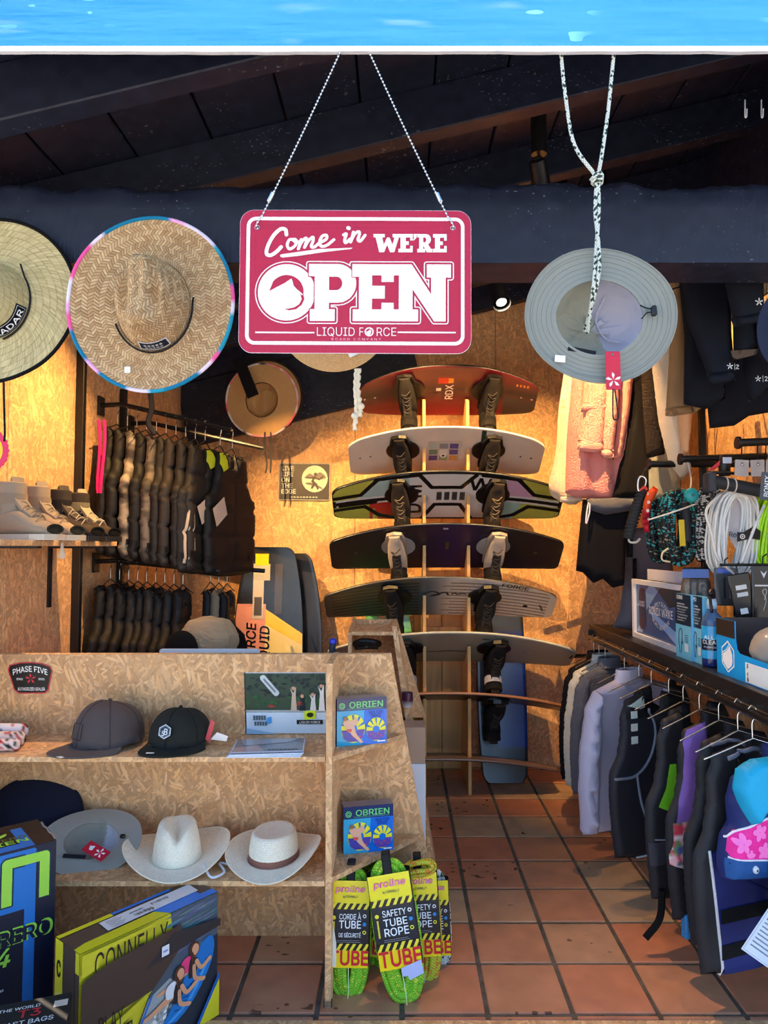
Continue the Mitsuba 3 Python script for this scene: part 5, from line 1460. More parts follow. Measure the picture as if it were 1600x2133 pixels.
# ------------------------------------------------------------------ wakeboards
class Board:
    def __init__(s, L=1.36, W=0.42, rock=0.07, tip=0.60, end=0.05, th=0.017):
        s.L, s.W, s.rock, s.tip, s.end, s.th = L, W, rock, tip, end, th

    def half(s, x):
        t = np.abs(x) / (s.L / 2)
        w = s.W / 2 * (1 - (1 - s.tip) * t ** 2.4)
        e = (s.L / 2 - np.abs(x)) / s.end
        return w * np.where(e < 1, 0.72 + 0.28 * np.sqrt(np.clip(1 - (1 - np.clip(e, 0, 1)) ** 2, 0, 1)), 1)

    def z(s, x):
        return s.rock * (np.abs(x) / (s.L / 2)) ** 2.1

    def body(s, col, edge, n=64):
        xs = np.sin(np.linspace(-1, 1, n) * math.pi / 2) * s.L / 2
        yy = np.linspace(-1, 1, 15)
        R = []
        for x in xs:
            h = float(s.half(np.array(x))); z = float(s.z(np.array(x)))
            q = [[x, h * t - 0.004 * np.sign(t) * (abs(t) == 1), z] for t in yy] + [[x, h, z - 0.005], [x, h, z - s.th + 0.005]] + [[x, h * t * 0.98, z - s.th] for t in yy[::-1][::2]] + [[x, -h, z - s.th + 0.005], [x, -h, z - 0.005]]
            R.append(q)
        m = loft(R)
        v = np.asarray(m.vertices)
        c = np.broadcast_to(np.asarray(col(v[:, 0], v[:, 1]) if callable(col) else col, float), (len(v), 3)).copy()
        below = v[:, 2] < s.z(v[:, 0]) - 0.003
        c[below] = edge
        return m, c

    def outline(s, inset=0.012):
        xs = np.linspace(-s.L / 2, s.L / 2, 60); h = s.half(xs)
        return Polygon(list(zip(xs, h)) + list(zip(xs[::-1], -h[::-1]))).buffer(-inset)

    def decal(s, g, k=1, inset=0.006):
        g = g.intersection(s.outline(inset)) if inset is not None else g
        v, f = sheet(g, 0.035)
        return tm(np.column_stack([v, s.z(v[:, 0]) + LZ * 1.6 * k]), f)

    def text(s, t, x, y, h, k=1, ang=0.0, **kw):
        m = X(text(t, 0, 0, h, **kw), mv(x, y, 0), rot(ang, (0, 0, 1))); v = np.asarray(m.vertices)
        return tm(np.column_stack([v[:, :2], s.z(v[:, 0]) + LZ * 1.6 * k]), m.faces)


def BX(pts):
    return Polygon(pts).buffer(0)


def sym(pts):
    return [Polygon([(x * i, y * j) for x, y in pts]).buffer(0) for i in (-1, 1) for j in (-1, 1)]


# rack: two slotted pine uprights and a boarded back
ALPHA = [31, 31.3, 37, 37, 34.5, 29.5, 15.5, 12]
NEAR = [762, 890, 982, 1092, 1204, 1320, 1447, 1585]
LEFT_ = [(752, 1122), (730, 1133), (697, 1172), (693, 1170), (682, 1155), (690, 1195), (690, 1180), (690, 1160)]
Y0 = 3.985
frames = []
for a_, py, (pa, pb) in zip(ALPHA, NEAR, LEFT_):
    al = math.radians(a_)
    w = np.array([0, math.cos(al), -math.sin(al)])
    o = at((pa + pb) / 2, py, Y0)
    frames.append((o + w * 0.21, w, al, (pb - pa) * 4.13 / FOC))
rk = thing('board_rack', 'pine board rack with two slotted uprights on the back wall holding wakeboards', 'rack')
for px in (884, 976):
    x = (px - 835) / FOC * 4.12
    g = Polygon([(4.10, 0.0), (4.575, 0.0), (4.575, 2.42), (4.13, 2.26)])
    for o, w, al, L in frames:
        q = o + w * 0.20
        g = g.difference(LineString([(q[1], q[2]), (q[1] - w[1] * 0.6, q[2] - w[2] * 0.6)]).buffer(0.0125, 4))
    part(rk, 'upright', X(slab(g, -0.009, 0.009), M((x, 0, 0), (0, 1, 0), (0, 0, 1))), 'mat_pine', smooth=False)
xa, xb = (884 - 835) / FOC * 4.12, (976 - 835) / FOC * 4.12
for k in range(2):
    part(rk, 'back_board', bx(xa - 0.05 + 0.178 * k, 4.577, 0.0, xa + 0.124 + 0.178 * k, 4.592, 1.75, 0.002), 'mat_pine', smooth=False)
part(rk, 'cross_rail', bx(xa + 0.0095, 4.50, 0.84, xb - 0.0095, 4.53, 0.90, 0.002), 'mat_pine', smooth=False)


def mounted(k, label, board, col, edge, decals, boots, bx_off=0.26, plate=None, toe=0.0):
    o, w, al, L = frames[k]
    Q = M(o, (1, 0, 0.0), -w)
    t = thing('wakeboard', label, 'wakeboard', None)
    board.L = L
    m, c = board.body(col, edge)
    part(t, 'board', [(X(m, Q), c)], 'mat_shiny', smooth=True)
    if decals:
        part(t, 'graphic', [(X(d, Q), cc, False) for d, cc in decals(board)], 'mat_gloss')
    for s in (-1, 1):
        if boots is None:
            break
        cols = boots
        b = part(t, 'binding', [(X(slab(shapely.affinity.scale(Point(0, 0).buffer(1, 16), 0.098, 0.085), 0.0, 0.012), Q, mv(s * bx_off, 0.03, float(board.z(np.array(s * bx_off))) + 0.001)), cols['plate'])], 'mat_satin')
        QB = Q @ mv(s * bx_off, -0.02, float(board.z(np.array(s * bx_off))) + 0.013) @ rot(90 - 7 * s, (0, 0, 1)) @ np.diag([0.95, 1, 1.12, 1])
        boot(b, QB, cols)
    return t, Q


BLK = dict(shell=C(34, 32, 33), cuff=C(30, 29, 30), strap=C(22, 22, 24), sole=C(20, 20, 22), tongue=C(44, 42, 42), laces=C(60, 56, 54), plate=C(20, 20, 22))
WBD = []


def red_col(x, y):
    n = meshkit.fbm(np.column_stack([x * 1.5, y * 26, x * 0]), 3, 3)
    d = np.clip(1 - np.abs(y - 0.02) / 0.10, 0, 1) ** 0.7 * np.clip(1.1 - 0.25 * np.abs(x), 0, 1)
    k = np.clip(d + 0.5 * (n - 0.5), 0, 1)[:, None]
    r = (np.clip((-y - 0.1) / 0.1, 0, 1))[:, None]
    base = C(104, 18, 32) * (1 - r) + C(130, 20, 40) * r
    return np.where(((x > 0.34) & (y < -0.02))[:, None], C(48, 42, 46), base * (1 - k) + C(32, 16, 30) * k)


mounted(0, 'dark red wakeboard with black boots, topmost on the board rack', Board(tip=0.52), red_col, C(30, 28, 30),
        lambda B: [(B.text('RDX', 0.03, 0.0, 0.045, 2, 90), C(226, 210, 206)), (B.decal(sbox(-0.06, 0.07, 0.01, 0.12)), C(200, 40, 30)), (B.decal(sbox(0.0, 0.075, 0.03, 0.115), 2), C(230, 150, 40)), (B.decal(sbox(-0.07, 0.01, -0.04, 0.035), 2), C(226, 214, 210)), *[(B.decal(sbox(0.39 + 0.02 * q, 0.085, 0.402 + 0.02 * q, 0.105)), C(206, 120, 50)) for q in range(4)], *[(B.decal(Point(s * q, 0).buffer(0.006)), C(190, 180, 180)) for s in (-1, 1) for q in (0.43, 0.49)]], BLK, 0.235)
mounted(1, 'white wakeboard with purple graphic and black boots, second from the top of the rack', Board(tip=0.70, end=0.09), C(222, 208, 198), C(236, 226, 216),
        lambda B: [(B.decal(sbox(-0.10, -0.09, 0.09, 0.09)), C(206, 196, 186)), *[(B.decal(sbox(-0.095 + 0.06 * (k % 3), -0.085 + 0.055 * (k // 3), -0.045 + 0.06 * (k % 3), -0.04 + 0.055 * (k // 3)), 2), c) for k, c in enumerate((C(96, 80, 140), C(150, 170, 130), C(206, 160, 90), C(120, 140, 120), C(230, 226, 220), C(110, 90, 150), C(190, 200, 190), C(150, 150, 160), C(100, 84, 150)))],
                   (B.decal(Point(-0.01, -0.04).buffer(0.02), 3), C(240, 240, 236)), (B.decal(Point(-0.01, -0.04).buffer(0.008), 4), C(30, 30, 34)), (B.decal(sbox(-0.675, -0.08, -0.655, 0.06), 1, 0), C(30, 28, 30)), (B.decal(sbox(0.655, -0.08, 0.675, 0.06), 1, 0), C(30, 28, 30)), *[(B.decal(Point(s * q, 0.0).buffer(0.006)), C(120, 110, 110)) for s in (-1, 1) for q in (0.44, 0.5)], (B.decal(sbox(0.20, 0.09, 0.225, 0.20), 6), C(48, 70, 56)), (B.decal(sbox(0.20, 0.085, 0.23, 0.10), 7), C(230, 180, 180))], BLK, 0.25)


def geo(B):
    o = []
    dk = C(22, 22, 24)
    o.append((B.decal(B.outline(0.018), 1), C(214, 212, 214)))
    for pts, c in (([(0.52, 0.03), (0.70, 0.03), (0.70, 0.2), (0.40, 0.2)], C(186, 188, 84)), ([(0.44, -0.03), (0.70, -0.03), (0.70, -0.2), (0.38, -0.2)], C(186, 188, 84))):
        for s in (-1, 1):
            o.append((B.decal(BX([(x * s, y) for x, y in pts]), 2), c))
    o += [(B.decal(BX([(-0.50, 0.03), (-0.38, 0.2), (-0.22, 0.2), (-0.22, 0.03)]), 2), C(170, 194, 194)), (B.decal(BX([(-0.46, -0.03), (-0.30, -0.03), (-0.30, -0.2), (-0.46, -0.2)]), 2), C(196, 58, 50)),
          (B.decal(BX([(0.34, 0.2), (0.40, 0.2), (0.50, 0.03), (0.34, 0.03)]), 2), C(206, 164, 196)), (B.decal(BX([(0.30, -0.03), (0.44, -0.03), (0.42, -0.2), (0.30, -0.2)]), 2), C(160, 196, 190))]
    for pts in ([(-0.70, 0.0), (-0.2, 0.0)], [(0.32, 0.0), (0.70, 0.0)], [(-0.68, 0.05), (-0.50, 0.055), (-0.40, 0.17), (-0.18, 0.185)], [(0.68, 0.05), (0.50, 0.055), (0.40, 0.17), (0.2, 0.185)], [(-0.68, -0.05), (-0.48, -0.05), (-0.40, -0.14), (-0.25, -0.2)], [(0.68, -0.05), (0.48, -0.05), (0.40, -0.14), (0.25, -0.2)],
                [(-0.16, 0.185), (-0.09, 0.08), (0.08, 0.08), (0.16, 0.185)], [(-0.14, -0.19), (-0.07, -0.07), (0.08, -0.07), (0.15, -0.19)], [(-0.62, -0.02), (-0.42, -0.02)]):
        o.append((B.decal(LineString(pts).buffer(0.013, 4, join_style=2), 3), dk))
    o += [(B.text('M', -0.15, 0.05, 0.10, 3, 90, bold=True), dk), (B.text('D', -0.15, -0.10, 0.10, 3, 90, bold=True), dk), (B.text('W', 0.19, 0.06, 0.10, 3, 0, bold=True), dk), *[(B.decal(sbox(-0.06 + 0.045 * k, -0.03, -0.03 + 0.045 * k, 0.04), 3), C(60, 60, 64)) for k in range(4)]]
    return o


mounted(2, 'black wakeboard with white, lime, pink and red geometric graphic, third on the rack', Board(tip=0.58), C(26, 26, 28), C(24, 24, 26), geo, dict(BLK, shell=C(46, 42, 40), laces=C(120, 108, 92), tongue=C(56, 50, 46)), 0.265)
mounted(3, 'plain dark purple-black wakeboard with grey and black boots, fourth on the rack', Board(tip=0.60, end=0.03), lambda x, y: C(34, 30, 34) + (C(58, 34, 84) - C(34, 30, 34)) * (np.exp(-((x - 0.05) / 0.16) ** 2) * 0.6)[:, None], C(22, 20, 24),
        lambda B: [(B.decal(sbox(-0.02, 0.165, 0.01, 0.18)), C(200, 196, 196)), (B.decal(sbox(0.0, -0.02, 0.02, 0.05)), C(90, 74, 44)), *[(B.decal(Point(s * 0.52, 0).buffer(0.012)), C(70, 62, 54)) for s in (-1, 1)]], dict(BLK, shell=C(172, 160, 150), sole=C(150, 142, 136), plate=C(150, 146, 146)), 0.275)


def stripes(x, y):
    k = np.clip((x + 0.10) / 0.16, 0, 1)[:, None]
    r, lf = C(204, 192, 182), C(48, 52, 52) + 0.03 * (np.clip(-x - 0.45, 0, 1)[:, None] * [0.4, 1.0, 0.3])
    b = np.exp(-((x + 0.06) / 0.09) ** 2)[:, None]
    return (lf * (1 - k) + r * k) * (1 - 0.6 * b) + 0.6 * b * C(52, 86, 110)


mounted(4, 'wakeboard fading from black to striped grey, fifth on the rack', Board(tip=0.56, end=0.025), stripes, C(70, 66, 64),
        lambda B: [*[(B.decal(sbox(0.06 - 0.05 * (q % 2), -0.185 + 0.034 * q, 0.62, -0.173 + 0.034 * q)), C(140, 122, 114)) for q in range(11)], *[(B.decal(sbox(-0.62, -0.185 + 0.034 * q, -0.12, -0.177 + 0.034 * q)), C(26, 28, 30)) for q in range(11)], (B.text('FORCE', 0.42, 0.145, 0.035, 2, -4, w=0.15), C(24, 24, 26)), (B.decal(LineString(spline([(-0.09, 0.05), (-0.04, 0.07), (0.0, 0.04), (-0.05, 0.02), (0.03, 0.06), (0.05, 0.03)], 6)).buffer(0.006), 2), C(40, 44, 50)), (B.decal(LineString(spline([(0.07, 0.045), (0.09, 0.055), (0.10, 0.04), (0.13, 0.05), (0.15, 0.045)], 5)).buffer(0.005), 2), C(50, 50, 56)), (B.decal(Point(0.50, -0.03).buffer(0.014), 2), C(26, 26, 28)), (B.decal(LineString([(0.58, 0.0), (0.60, -0.05)]).buffer(0.006), 2), C(90, 80, 76))], BLK, 0.26)
t, Q = mounted(5, 'pale grey-green wakesurf board with black strap bindings, sixth on the rack', Board(tip=0.55, W=0.43), lambda x, y: C(150, 152, 138) + (C(120, 124, 112) - C(150, 152, 138)) * np.clip(0.5 - y / 0.4, 0, 1)[:, None], C(196, 196, 180), lambda B: [(B.decal(Point(0.46, 0.0).buffer(0.04).difference(Point(0.46, 0).buffer(0.036)), 1), C(120, 120, 108)), (B.decal(LineString(spline([(-0.2, -0.03), (-0.1, -0.05), (0.0, -0.04), (0.12, -0.05)], 6)).buffer(0.005), 2), C(40, 42, 44))],
               dict(BLK, strap=C(196, 198, 206)), 0.25)
part(t, 'fin', [(X(slab(PG([(0.68, -0.05), (0.78, -0.03), (0.80, 0.0), (0.69, 0.0)]), 0.0, 0.008), Q, mv(0, 0.06, 0.06)), C(20, 20, 20))], 'mat_satin', label='black fin')
mounted(6, 'thin board seen edge-on with orange and red rim, seventh on the rack', Board(tip=0.60), C(52, 40, 36), C(176, 120, 84), None, BLK, 0.27)
mounted(7, 'dark brown board with pale rim, lowest on the rack', Board(tip=0.60), C(52, 42, 38), C(120, 96, 86), None, None)


def leaning(label, px, ytop, Y, W, L, col, edge, decals, roll=0.0, tip=0.5):
    B = Board(L, W, 0.05, tip, 0.06)
    top = at(px, ytop, Y)
    d = np.array([0.0, 0.16, 1]); d /= np.linalg.norm(d)
    c = top - d * L / 2 - [0, 0, 0]
    c[2] = max(c[2], L / 2 * d[2] + 0.012)
    Q = M(c, d, np.cross([math.sin(roll), -math.cos(roll), 0.16], d))
    t = thing('wakeboard', label, 'wakeboard')
    m, cc = B.body(col, edge)
    part(t, 'board', [(X(m, Q), cc)], 'mat_shiny', smooth=True)
    if decals:
        part(t, 'graphic', [(X(g, Q), k, False) for g, k in decals(B)], 'mat_gloss')
    return t, Q, B


# local x runs up the board, y to the left as seen
leaning('black wakeboard with salmon and yellow blocks leaning on the back wall by the counter', 566, 1148, 4.36, 0.42, 1.40, C(26, 25, 27), C(20, 20, 22),
        lambda B: [(B.decal(BX([(-0.7, 0.02), (0.36, 0.02), (0.36, 0.3), (-0.7, 0.3)]), 1), C(232, 160, 140)), (B.decal(BX([(-0.7, 0.02), (0.33, 0.02), (0.12, -0.3), (-0.7, -0.3)]), 1), C(236, 222, 152)), (B.decal(BX([(0.33, 0.02), (0.12, -0.3), (0.06, -0.3), (0.24, 0.02)]), 2), C(246, 206, 40)),
                   (B.text('FORCE', 0.12, 0.075, 0.055, 3, 0, shear=0.15), C(28, 24, 26)), (B.text('LIQUID', 0.09, -0.005, 0.055, 3, 0, shear=0.15), C(28, 24, 26)), (B.decal(sbox(0.27, 0.035, 0.50, 0.10), 4), C(206, 196, 180)), (B.decal(sbox(0.29, 0.045, 0.40, 0.09), 5), C(90, 84, 80)), (B.decal(sbox(0.50, 0.0, 0.60, 0.10), 4), C(186, 184, 168)), (B.decal(sbox(0.59, 0.01, 0.66, 0.09), 5), C(240, 206, 40)), (B.decal(sbox(0.30, -0.075, 0.60, -0.03), 4), C(70, 64, 60))], 0.08, 0.66)
leaning('plain black wakeboard tucked behind the salmon and yellow one', 610, 1176, 4.45, 0.40, 1.36, C(30, 28, 30), C(24, 22, 24), None, -0.1, 0.6)
leaning('bright green and teal board standing behind the chipboard box', 808, 1272, 4.47, 0.34, 1.12, C(112, 210, 130), C(80, 180, 100), lambda B: [(B.decal(BX([(0.30, -0.3), (0.46, -0.3), (0.46, 0.06), (0.36, 0.02)]), 1), C(110, 190, 180)), (B.decal(BX([(0.38, 0.03), (0.44, 0.0), (0.42, 0.08)]), 2), C(216, 160, 130))], 0.05, 0.55)
leaning('bright blue board with black top standing behind the rack on the right', 1040, 1296, 4.46, 0.30, 1.10, lambda x, y: np.where(((x > 0.33) | (x < -0.36))[:, None], C(48, 46, 46), np.where((y > 0.03)[:, None], C(10, 16, 50), C(12, 46, 124))), C(26, 30, 50), None, 0.0, 0.86)
# ------------------------------------------------------------------ right side: top rail, shelf, lower rail
RX, RZ, SZ = 1.03, 0.915, 0.975
sh = thing('metal_shelf', 'black metal shelf with a hanging rail beneath along the right wall', 'shelf')
part(sh, 'board', [(bx(1.05, 1.85, SZ - 0.02, 1.50, 3.95, SZ, 0.002), C(20, 20, 22))], 'mat_satin')
part(sh, 'front_lip', [(bx(1.04, 1.85, SZ - 0.045, 1.052, 3.95, SZ + 0.004, 0.002), C(22, 22, 24))], 'mat_satin')
part(sh, 'rail', [(cyl((RX, 1.88, RZ), (RX, 3.90, RZ), 0.014, 14), C(18, 18, 20))], 'mat_gloss')
for y in (1.90, 3.89):
    part(sh, 'hanger_bracket', [(bx(RX - 0.01, y - 0.008, RZ - 0.016, RX + 0.03, y + 0.008, SZ - 0.02, 0.002), C(20, 20, 22))], 'mat_satin')
    part(sh, 'post', [(bx(1.46, y - 0.015, 0.0, 1.49, y + 0.015, SZ - 0.02, 0.002), C(20, 20, 22))], 'mat_satin')
tr = thing('hanging_rail', 'black rail under the roof that holds the robes and trousers on the right', 'rail')
part(tr, 'tube', [(cyl((1.04, 2.205, 2.46), (1.04, 3.85, 2.46), 0.014, 12), C(20, 20, 22))], 'mat_satin')
for y in (3.44,):
    part(tr, 'stay', [(bx(1.03, y + 0.02, 2.47, 1.05, y + 0.04, 3.09), C(20, 20, 22))], 'mat_satin')


def traced(name, label, cat_, pts, Y, thick, col, mat='mat_cloth', edge=0.03, fold=0.01, fs=(14, 3), n=0, yaw=0.0, res=0.018, seed=0, group=None, parent=None, top=None, extra=None):
    """A hung cloth: its outline measured from the photograph at its own distance, filled out with folds."""
    q = np.array([at(x, y, Y) for x, y in pts])
    c = q.mean(0)
    loc = np.column_stack([q[:, 0] - c[0], q[:, 2] - c[2]])
    pf = Puff(PG(loc, n), thick, edge, res, fold, fs, seed, lowfold=0.25, extra=extra)
    Q = M(c, (math.cos(yaw), math.sin(yaw), 0), (0, 0, 1))
    k = put(name, [(X(pf.mesh, Q), col)], mat, smooth=True, label=label, cat=cat_, group=group, parent=parent)
    if top is not None:
        px, py = top
        e = at(px, py, Y)
        hanger(M((e[0], e[1], 2.458), (1, 0.0, 0), (0, 1, 0)), 'black hanger holding the ' + ' '.join(label.replace(',', '').split()[:12]), 'hangers on the rail under the roof', 1)
    return k, pf, Q, c


PINK, PINK2, CREAM = C(236, 160, 150), C(226, 146, 142), C(224, 206, 180)
traced('fleece_robe', 'cream fleece robe at the left end of the hanging robes', 'robe', [(1196, 640), (1250, 640), (1240, 900), (1212, 1040), (1160, 1040), (1143, 1010), (1158, 940), (1164, 850), (1180, 740)], 3.56, 0.10, CREAM, 'mat_fleece', 0.04, 0.022, n=4, top=(1223, 640))
wavy = lambda f, a_: (lambda x, y: a_ * np.cos(x * f + 3 * y) * np.clip(1.2 - 1.5 * np.abs(y), 0.3, 1))
k, pf, Q, c = traced('fleece_robe', 'pink fleece robe below the grey bucket hat', 'robe', [(1210, 640), (1290, 640), (1322, 780), (1316, 860), (1298, 1000), (1276, 1046), (1240, 1040), (1200, 1036), (1178, 1026), (1182, 920), (1190, 790)], 3.42, 0.13, PINK2, 'mat_fleece', 0.05, 0.02, (16, 3), seed=2, top=(1250, 640), extra=wavy(60, 0.020))
for pts, sd, yy in (([(1226, 700), (1266, 700), (1266, 830), (1257, 936), (1240, 942), (1203, 934), (1212, 850)], 4, 3.32), ([(1262, 700), (1296, 720), (1290, 840), (1278, 950), (1266, 956), (1251, 948), (1257, 840)], 5, 3.30), ([(1286, 720), (1322, 770), (1312, 860), (1296, 950), (1282, 958), (1274, 950), (1282, 840)], 7, 3.34)):
    traced('sleeve', None, None, pts, yy, 0.085, PINK, 'mat_fleece', 0.04, 0.016, (18, 8), parent=k, seed=sd)
for pts, yy in (([(1214, 838), (1266, 836), (1265, 856), (1210, 858)], 3.285), ([(1204, 916), (1259, 918), (1257, 938), (1240, 944), (1202, 936)], 3.285), ([(1254, 934), (1280, 936), (1278, 956), (1252, 952)], 3.265)):
    traced('cuff', None, None, pts, yy, 0.022, PINK, 'mat_fleece', 0.012, 0.003, parent=k)
traced('fleece_robe', 'black robe hanging right of the pink fleece robe', 'robe', [(1300, 640), (1350, 640), (1372, 800), (1372, 960), (1345, 1042), (1275, 1042), (1292, 960), (1312, 840)], 3.36, 0.10, C(22, 21, 24), 'mat_cloth', 0.04, 0.014, seed=6, top=(1325, 640))
traced('fleece_robe', 'black sherpa jacket sleeve between the pink and cream robes', 'jacket', [(1330, 660), (1362, 660), (1376, 800), (1385, 945), (1348, 955), (1340, 860)], 3.16, 0.09, C(50, 44, 40), 'mat_fleece', 0.035, 0.01, seed=7, top=(1346, 660))
traced('fleece_robe', 'cream sherpa jacket hanging right of the black sherpa', 'jacket', [(1350, 650), (1400, 650), (1410, 780), (1428, 900), (1440, 980), (1420, 1000), (1392, 960), (1372, 880), (1360, 780)], 3.06, 0.10, C(226, 214, 196), 'mat_fleece', 0.04, 0.012, seed=8, top=(1375, 650))
traced('fleece_robe', 'pale peach jacket sleeve behind the tan trousers', 'jacket', [(1405, 700), (1438, 700), (1444, 860), (1434, 950), (1420, 948), (1412, 850)], 2.98, 0.07, C(222, 176, 136), 'mat_cloth', 0.03, 0.01, seed=9, top=(1420, 700))
traced('shirt', 'pale grey-green garment hanging behind the rope rack', 'shirt', [(1350, 880), (1412, 880), (1420, 1010), (1406, 1045), (1352, 1045)], 3.30, 0.06, C(150, 152, 142), 'mat_cloth', 0.03, 0.01, seed=10, top=(1376, 880))
SW = C(22, 25, 34)
kt, *_ = traced('sweatpants', 'tan sweatpants hanging beside the grey bucket hat', 'trousers', [(1392, 560), (1416, 560), (1428, 660), (1436, 760), (1440, 842), (1462, 850), (1448, 860), (1402, 866), (1386, 866), (1392, 780), (1398, 660)], 2.72, 0.05, C(146, 116, 84), 'mat_cloth', 0.025, 0.006, (20, 4), seed=11, top=(1404, 560))
traced('hem', None, None, [(1386, 852), (1440, 842), (1466, 844), (1452, 856), (1402, 867), (1387, 866)], 2.69, 0.03, C(138, 108, 78), 'mat_cloth', 0.012, 0.001, parent=kt)
LOGO = None


def star_two(Q, pf, px, py, c, s, Y):
    o = at(px, py, Y); x, y = o[0] - c[0], o[2] - c[2]
    p = []
    z = 0.0015
    for k in range(5):
        b = math.radians(90 + 72 * k); d = np.array([math.cos(b), math.sin(b)]); e = np.array([-d[1], d[0]])
        p.append(Polygon([d * 0.15 * s - e * 0.12 * s + [x, y], d * s - e * 0.16 * s + [x, y], d * s + e * 0.16 * s + [x, y], d * 0.15 * s + e * 0.12 * s + [x, y]]))
    p.append(sbox(x + 1.45 * s, y - 1.1 * s, x + 1.62 * s, y + 1.1 * s))
    m = [pf.panel(g, 0.0015, 0.02) for g in p]
    t = text('2', x + 2.55 * s, y - 0.75 * s, 1.5 * s, w=1.0 * s); v = np.asarray(t.vertices)
    m.append(tm(np.column_stack([v[:, :2], pf.height(v[:, :2]) + 0.002]), t.faces))
    return [(X(q, Q), C(226, 228, 232), False) for q in m]


for k, (pts, Y, lg, lab) in enumerate((([(1412, 560), (1500, 560), (1512, 700), (1510, 830), (1470, 852), (1424, 842), (1426, 700)], 2.58, None, 'black sweatpants behind the tan pair, longest of the black trousers'),
                                       ([(1430, 664), (1420, 570), (1520, 560), (1524, 700), (1533, 790), (1476, 802), (1470, 770)], 2.44, (1514, 766), 'black sweatpants with white star mark near the hem, middle pair'),
                                       ([(1503, 560), (1590, 560), (1592, 668), (1530, 681)], 2.30, (1573, 634), 'black sweatpants with white star mark, highest and nearest pair'),
                                       ([(1526, 600), (1580, 600), (1582, 726), (1534, 740), (1528, 744)], 2.40, None, 'dark sweatpants with brown turned hem below the nearest pair'),
                                       ([(1546, 700), (1600, 690), (1606, 800), (1586, 826), (1560, 838), (1548, 770)], 2.50, (1572, 792), 'black sweatpants with white star mark, lowest at the right edge'),
                                       ([(1520, 740), (1640, 700), (1650, 850), (1560, 866), (1530, 886), (1478, 892), (1474, 850), (1500, 800)], 2.74, None, 'bunched black sweatpants hanging lowest behind the others'),
                                       ([(1574, 660), (1640, 650), (1640, 780), (1580, 742)], 2.36, None, 'folded black trouser leg at the right edge beside the navy hat'))):
    kk, pf, Q, c = traced('sweatpants', lab, 'trousers', pts, Y, 0.05, SW * (1 + 0.12 * (k % 3)), 'mat_cloth', 0.02, 0.007, (9, 4), seed=20 + k, group=None, top=(pts[0][0] + 40, 560))
    if lg:
        part(kk, 'star_logo', star_two(Q, pf, *lg, c, 0.011 if k != 2 else 0.013, Y), 'mat_matte', label='white star and 2 mark')
    if k in (1, 2):
        lo = [(1471, 778), (1534, 770), (1533, 792), (1476, 803)] if k == 1 else [(1522, 664), (1593, 648), (1593, 668), (1529, 682)]
        traced('hem', None, None, lo, Y - 0.027, 0.014, SW * 1.15, 'mat_cloth', 0.008, 0, parent=kk)
    if k == 3:
        traced('hem', None, None, [(1522, 730), (1582, 726), (1576, 738), (1536, 748), (1526, 744)], Y - 0.03, 0.02, C(84, 70, 60), 'mat_cloth', 0.01, 0, parent=kk)
# navy hat at the right edge
HM = M(at(1682, 690, 1.72), (1, 0, 0), (0, 0.05, 1))
t = thing('bucket_hat', 'dark navy sun hat cut off by the right edge of the picture', 'hat')
P = hat_rows(0.125, 0.128, 0.085, 0.09, 0.06, 0.07, 0.08, lambda x, y: 0 * x, lambda t, a: 0.002 + 0.004 * np.sin(3 * a) * t, nr=12, nt=60)
m, uv = hat_mesh(P)
part(t, 'hat_body', [(X(m, HM), C(40, 46, 66))], 'mat_cloth', smooth=True)
part(t, 'cord', [(tube([at(1682, 640, 1.66), at(1684, 400, 1.63), at(1684, 108, 1.61)], 0.003, 6), C(60, 60, 66))], 'mat_cloth')
for px in (1552, 1586):
    put('wire_hook', [(tube(spline([at(px, 208, 2.33), at(px, 240, 2.3), at(px + 3, 243, 2.3), at(px + 4, 226, 2.3)], 5), 0.0026, 6), C(230, 230, 232))], 'mat_satin', smooth=True, label='white wire hook below the roof above the trousers, ' + ('left one' if px < 1570 else 'right one'), cat='hook')

# shorts and a grey dry bag
k, pf, Q, c = traced('shorts', 'black board shorts with grey waistband hanging below the pink robe', 'shorts', [(1214, 1040), (1318, 1040), (1304, 1130), (1300, 1218), (1276, 1224), (1256, 1205), (1236, 1214), (1214, 1192), (1200, 1188), (1206, 1120)], 3.40, 0.08, C(18, 18, 24), 'mat_cloth', 0.035, 0.012, (18, 3), seed=31)
traced('waistband', None, None, [(1222, 1038), (1330, 1034), (1322, 1062), (1262, 1072), (1228, 1062)], 3.34, 0.06, C(86, 88, 98), 'mat_cloth', 0.02, 0.004, parent=k)
part(k, 'drawstring', [(tube(spline([at(1226, 1046, 3.33), at(1222, 1070, 3.32), at(1221, 1090, 3.32), at(1228, 1068, 3.32), at(1229, 1048, 3.32)], 6), 0.004, 6), C(196, 196, 220))], 'mat_cloth', label='pale drawstring')
put('towel_edge', [(cyl(at(1168, 1040, 3.5), at(1212, 1038, 3.5), 0.014, 10), C(220, 206, 190))], 'mat_fleece', smooth=True, label='rolled cream hem under the cream robe', cat='towel')
k, pf, Q, c = traced('gear_bag', 'grey-blue cloth gear bag standing on the black shelf at its far end', 'bag', [(1306, 1100), (1398, 1096), (1402, 1200), (1404, 1322), (1338, 1316), (1277, 1306), (1292, 1270), (1300, 1200), (1290, 1140)], 3.58, 0.10, C(96, 98, 112), 'mat_cloth', 0.05, 0.010, (7, 4), seed=33)
traced('strap', None, None, [(1318, 1164), (1326, 1162), (1325, 1250), (1318, 1260)], 3.50, 0.012, C(20, 20, 26), 'mat_cloth', 0.006, 0, parent=k)
traced('strap', None, None, [(1304, 1120), (1318, 1120), (1318, 1160), (1306, 1160)], 3.49, 0.012, C(34, 40, 46), 'mat_cloth', 0.006, 0, parent=k)

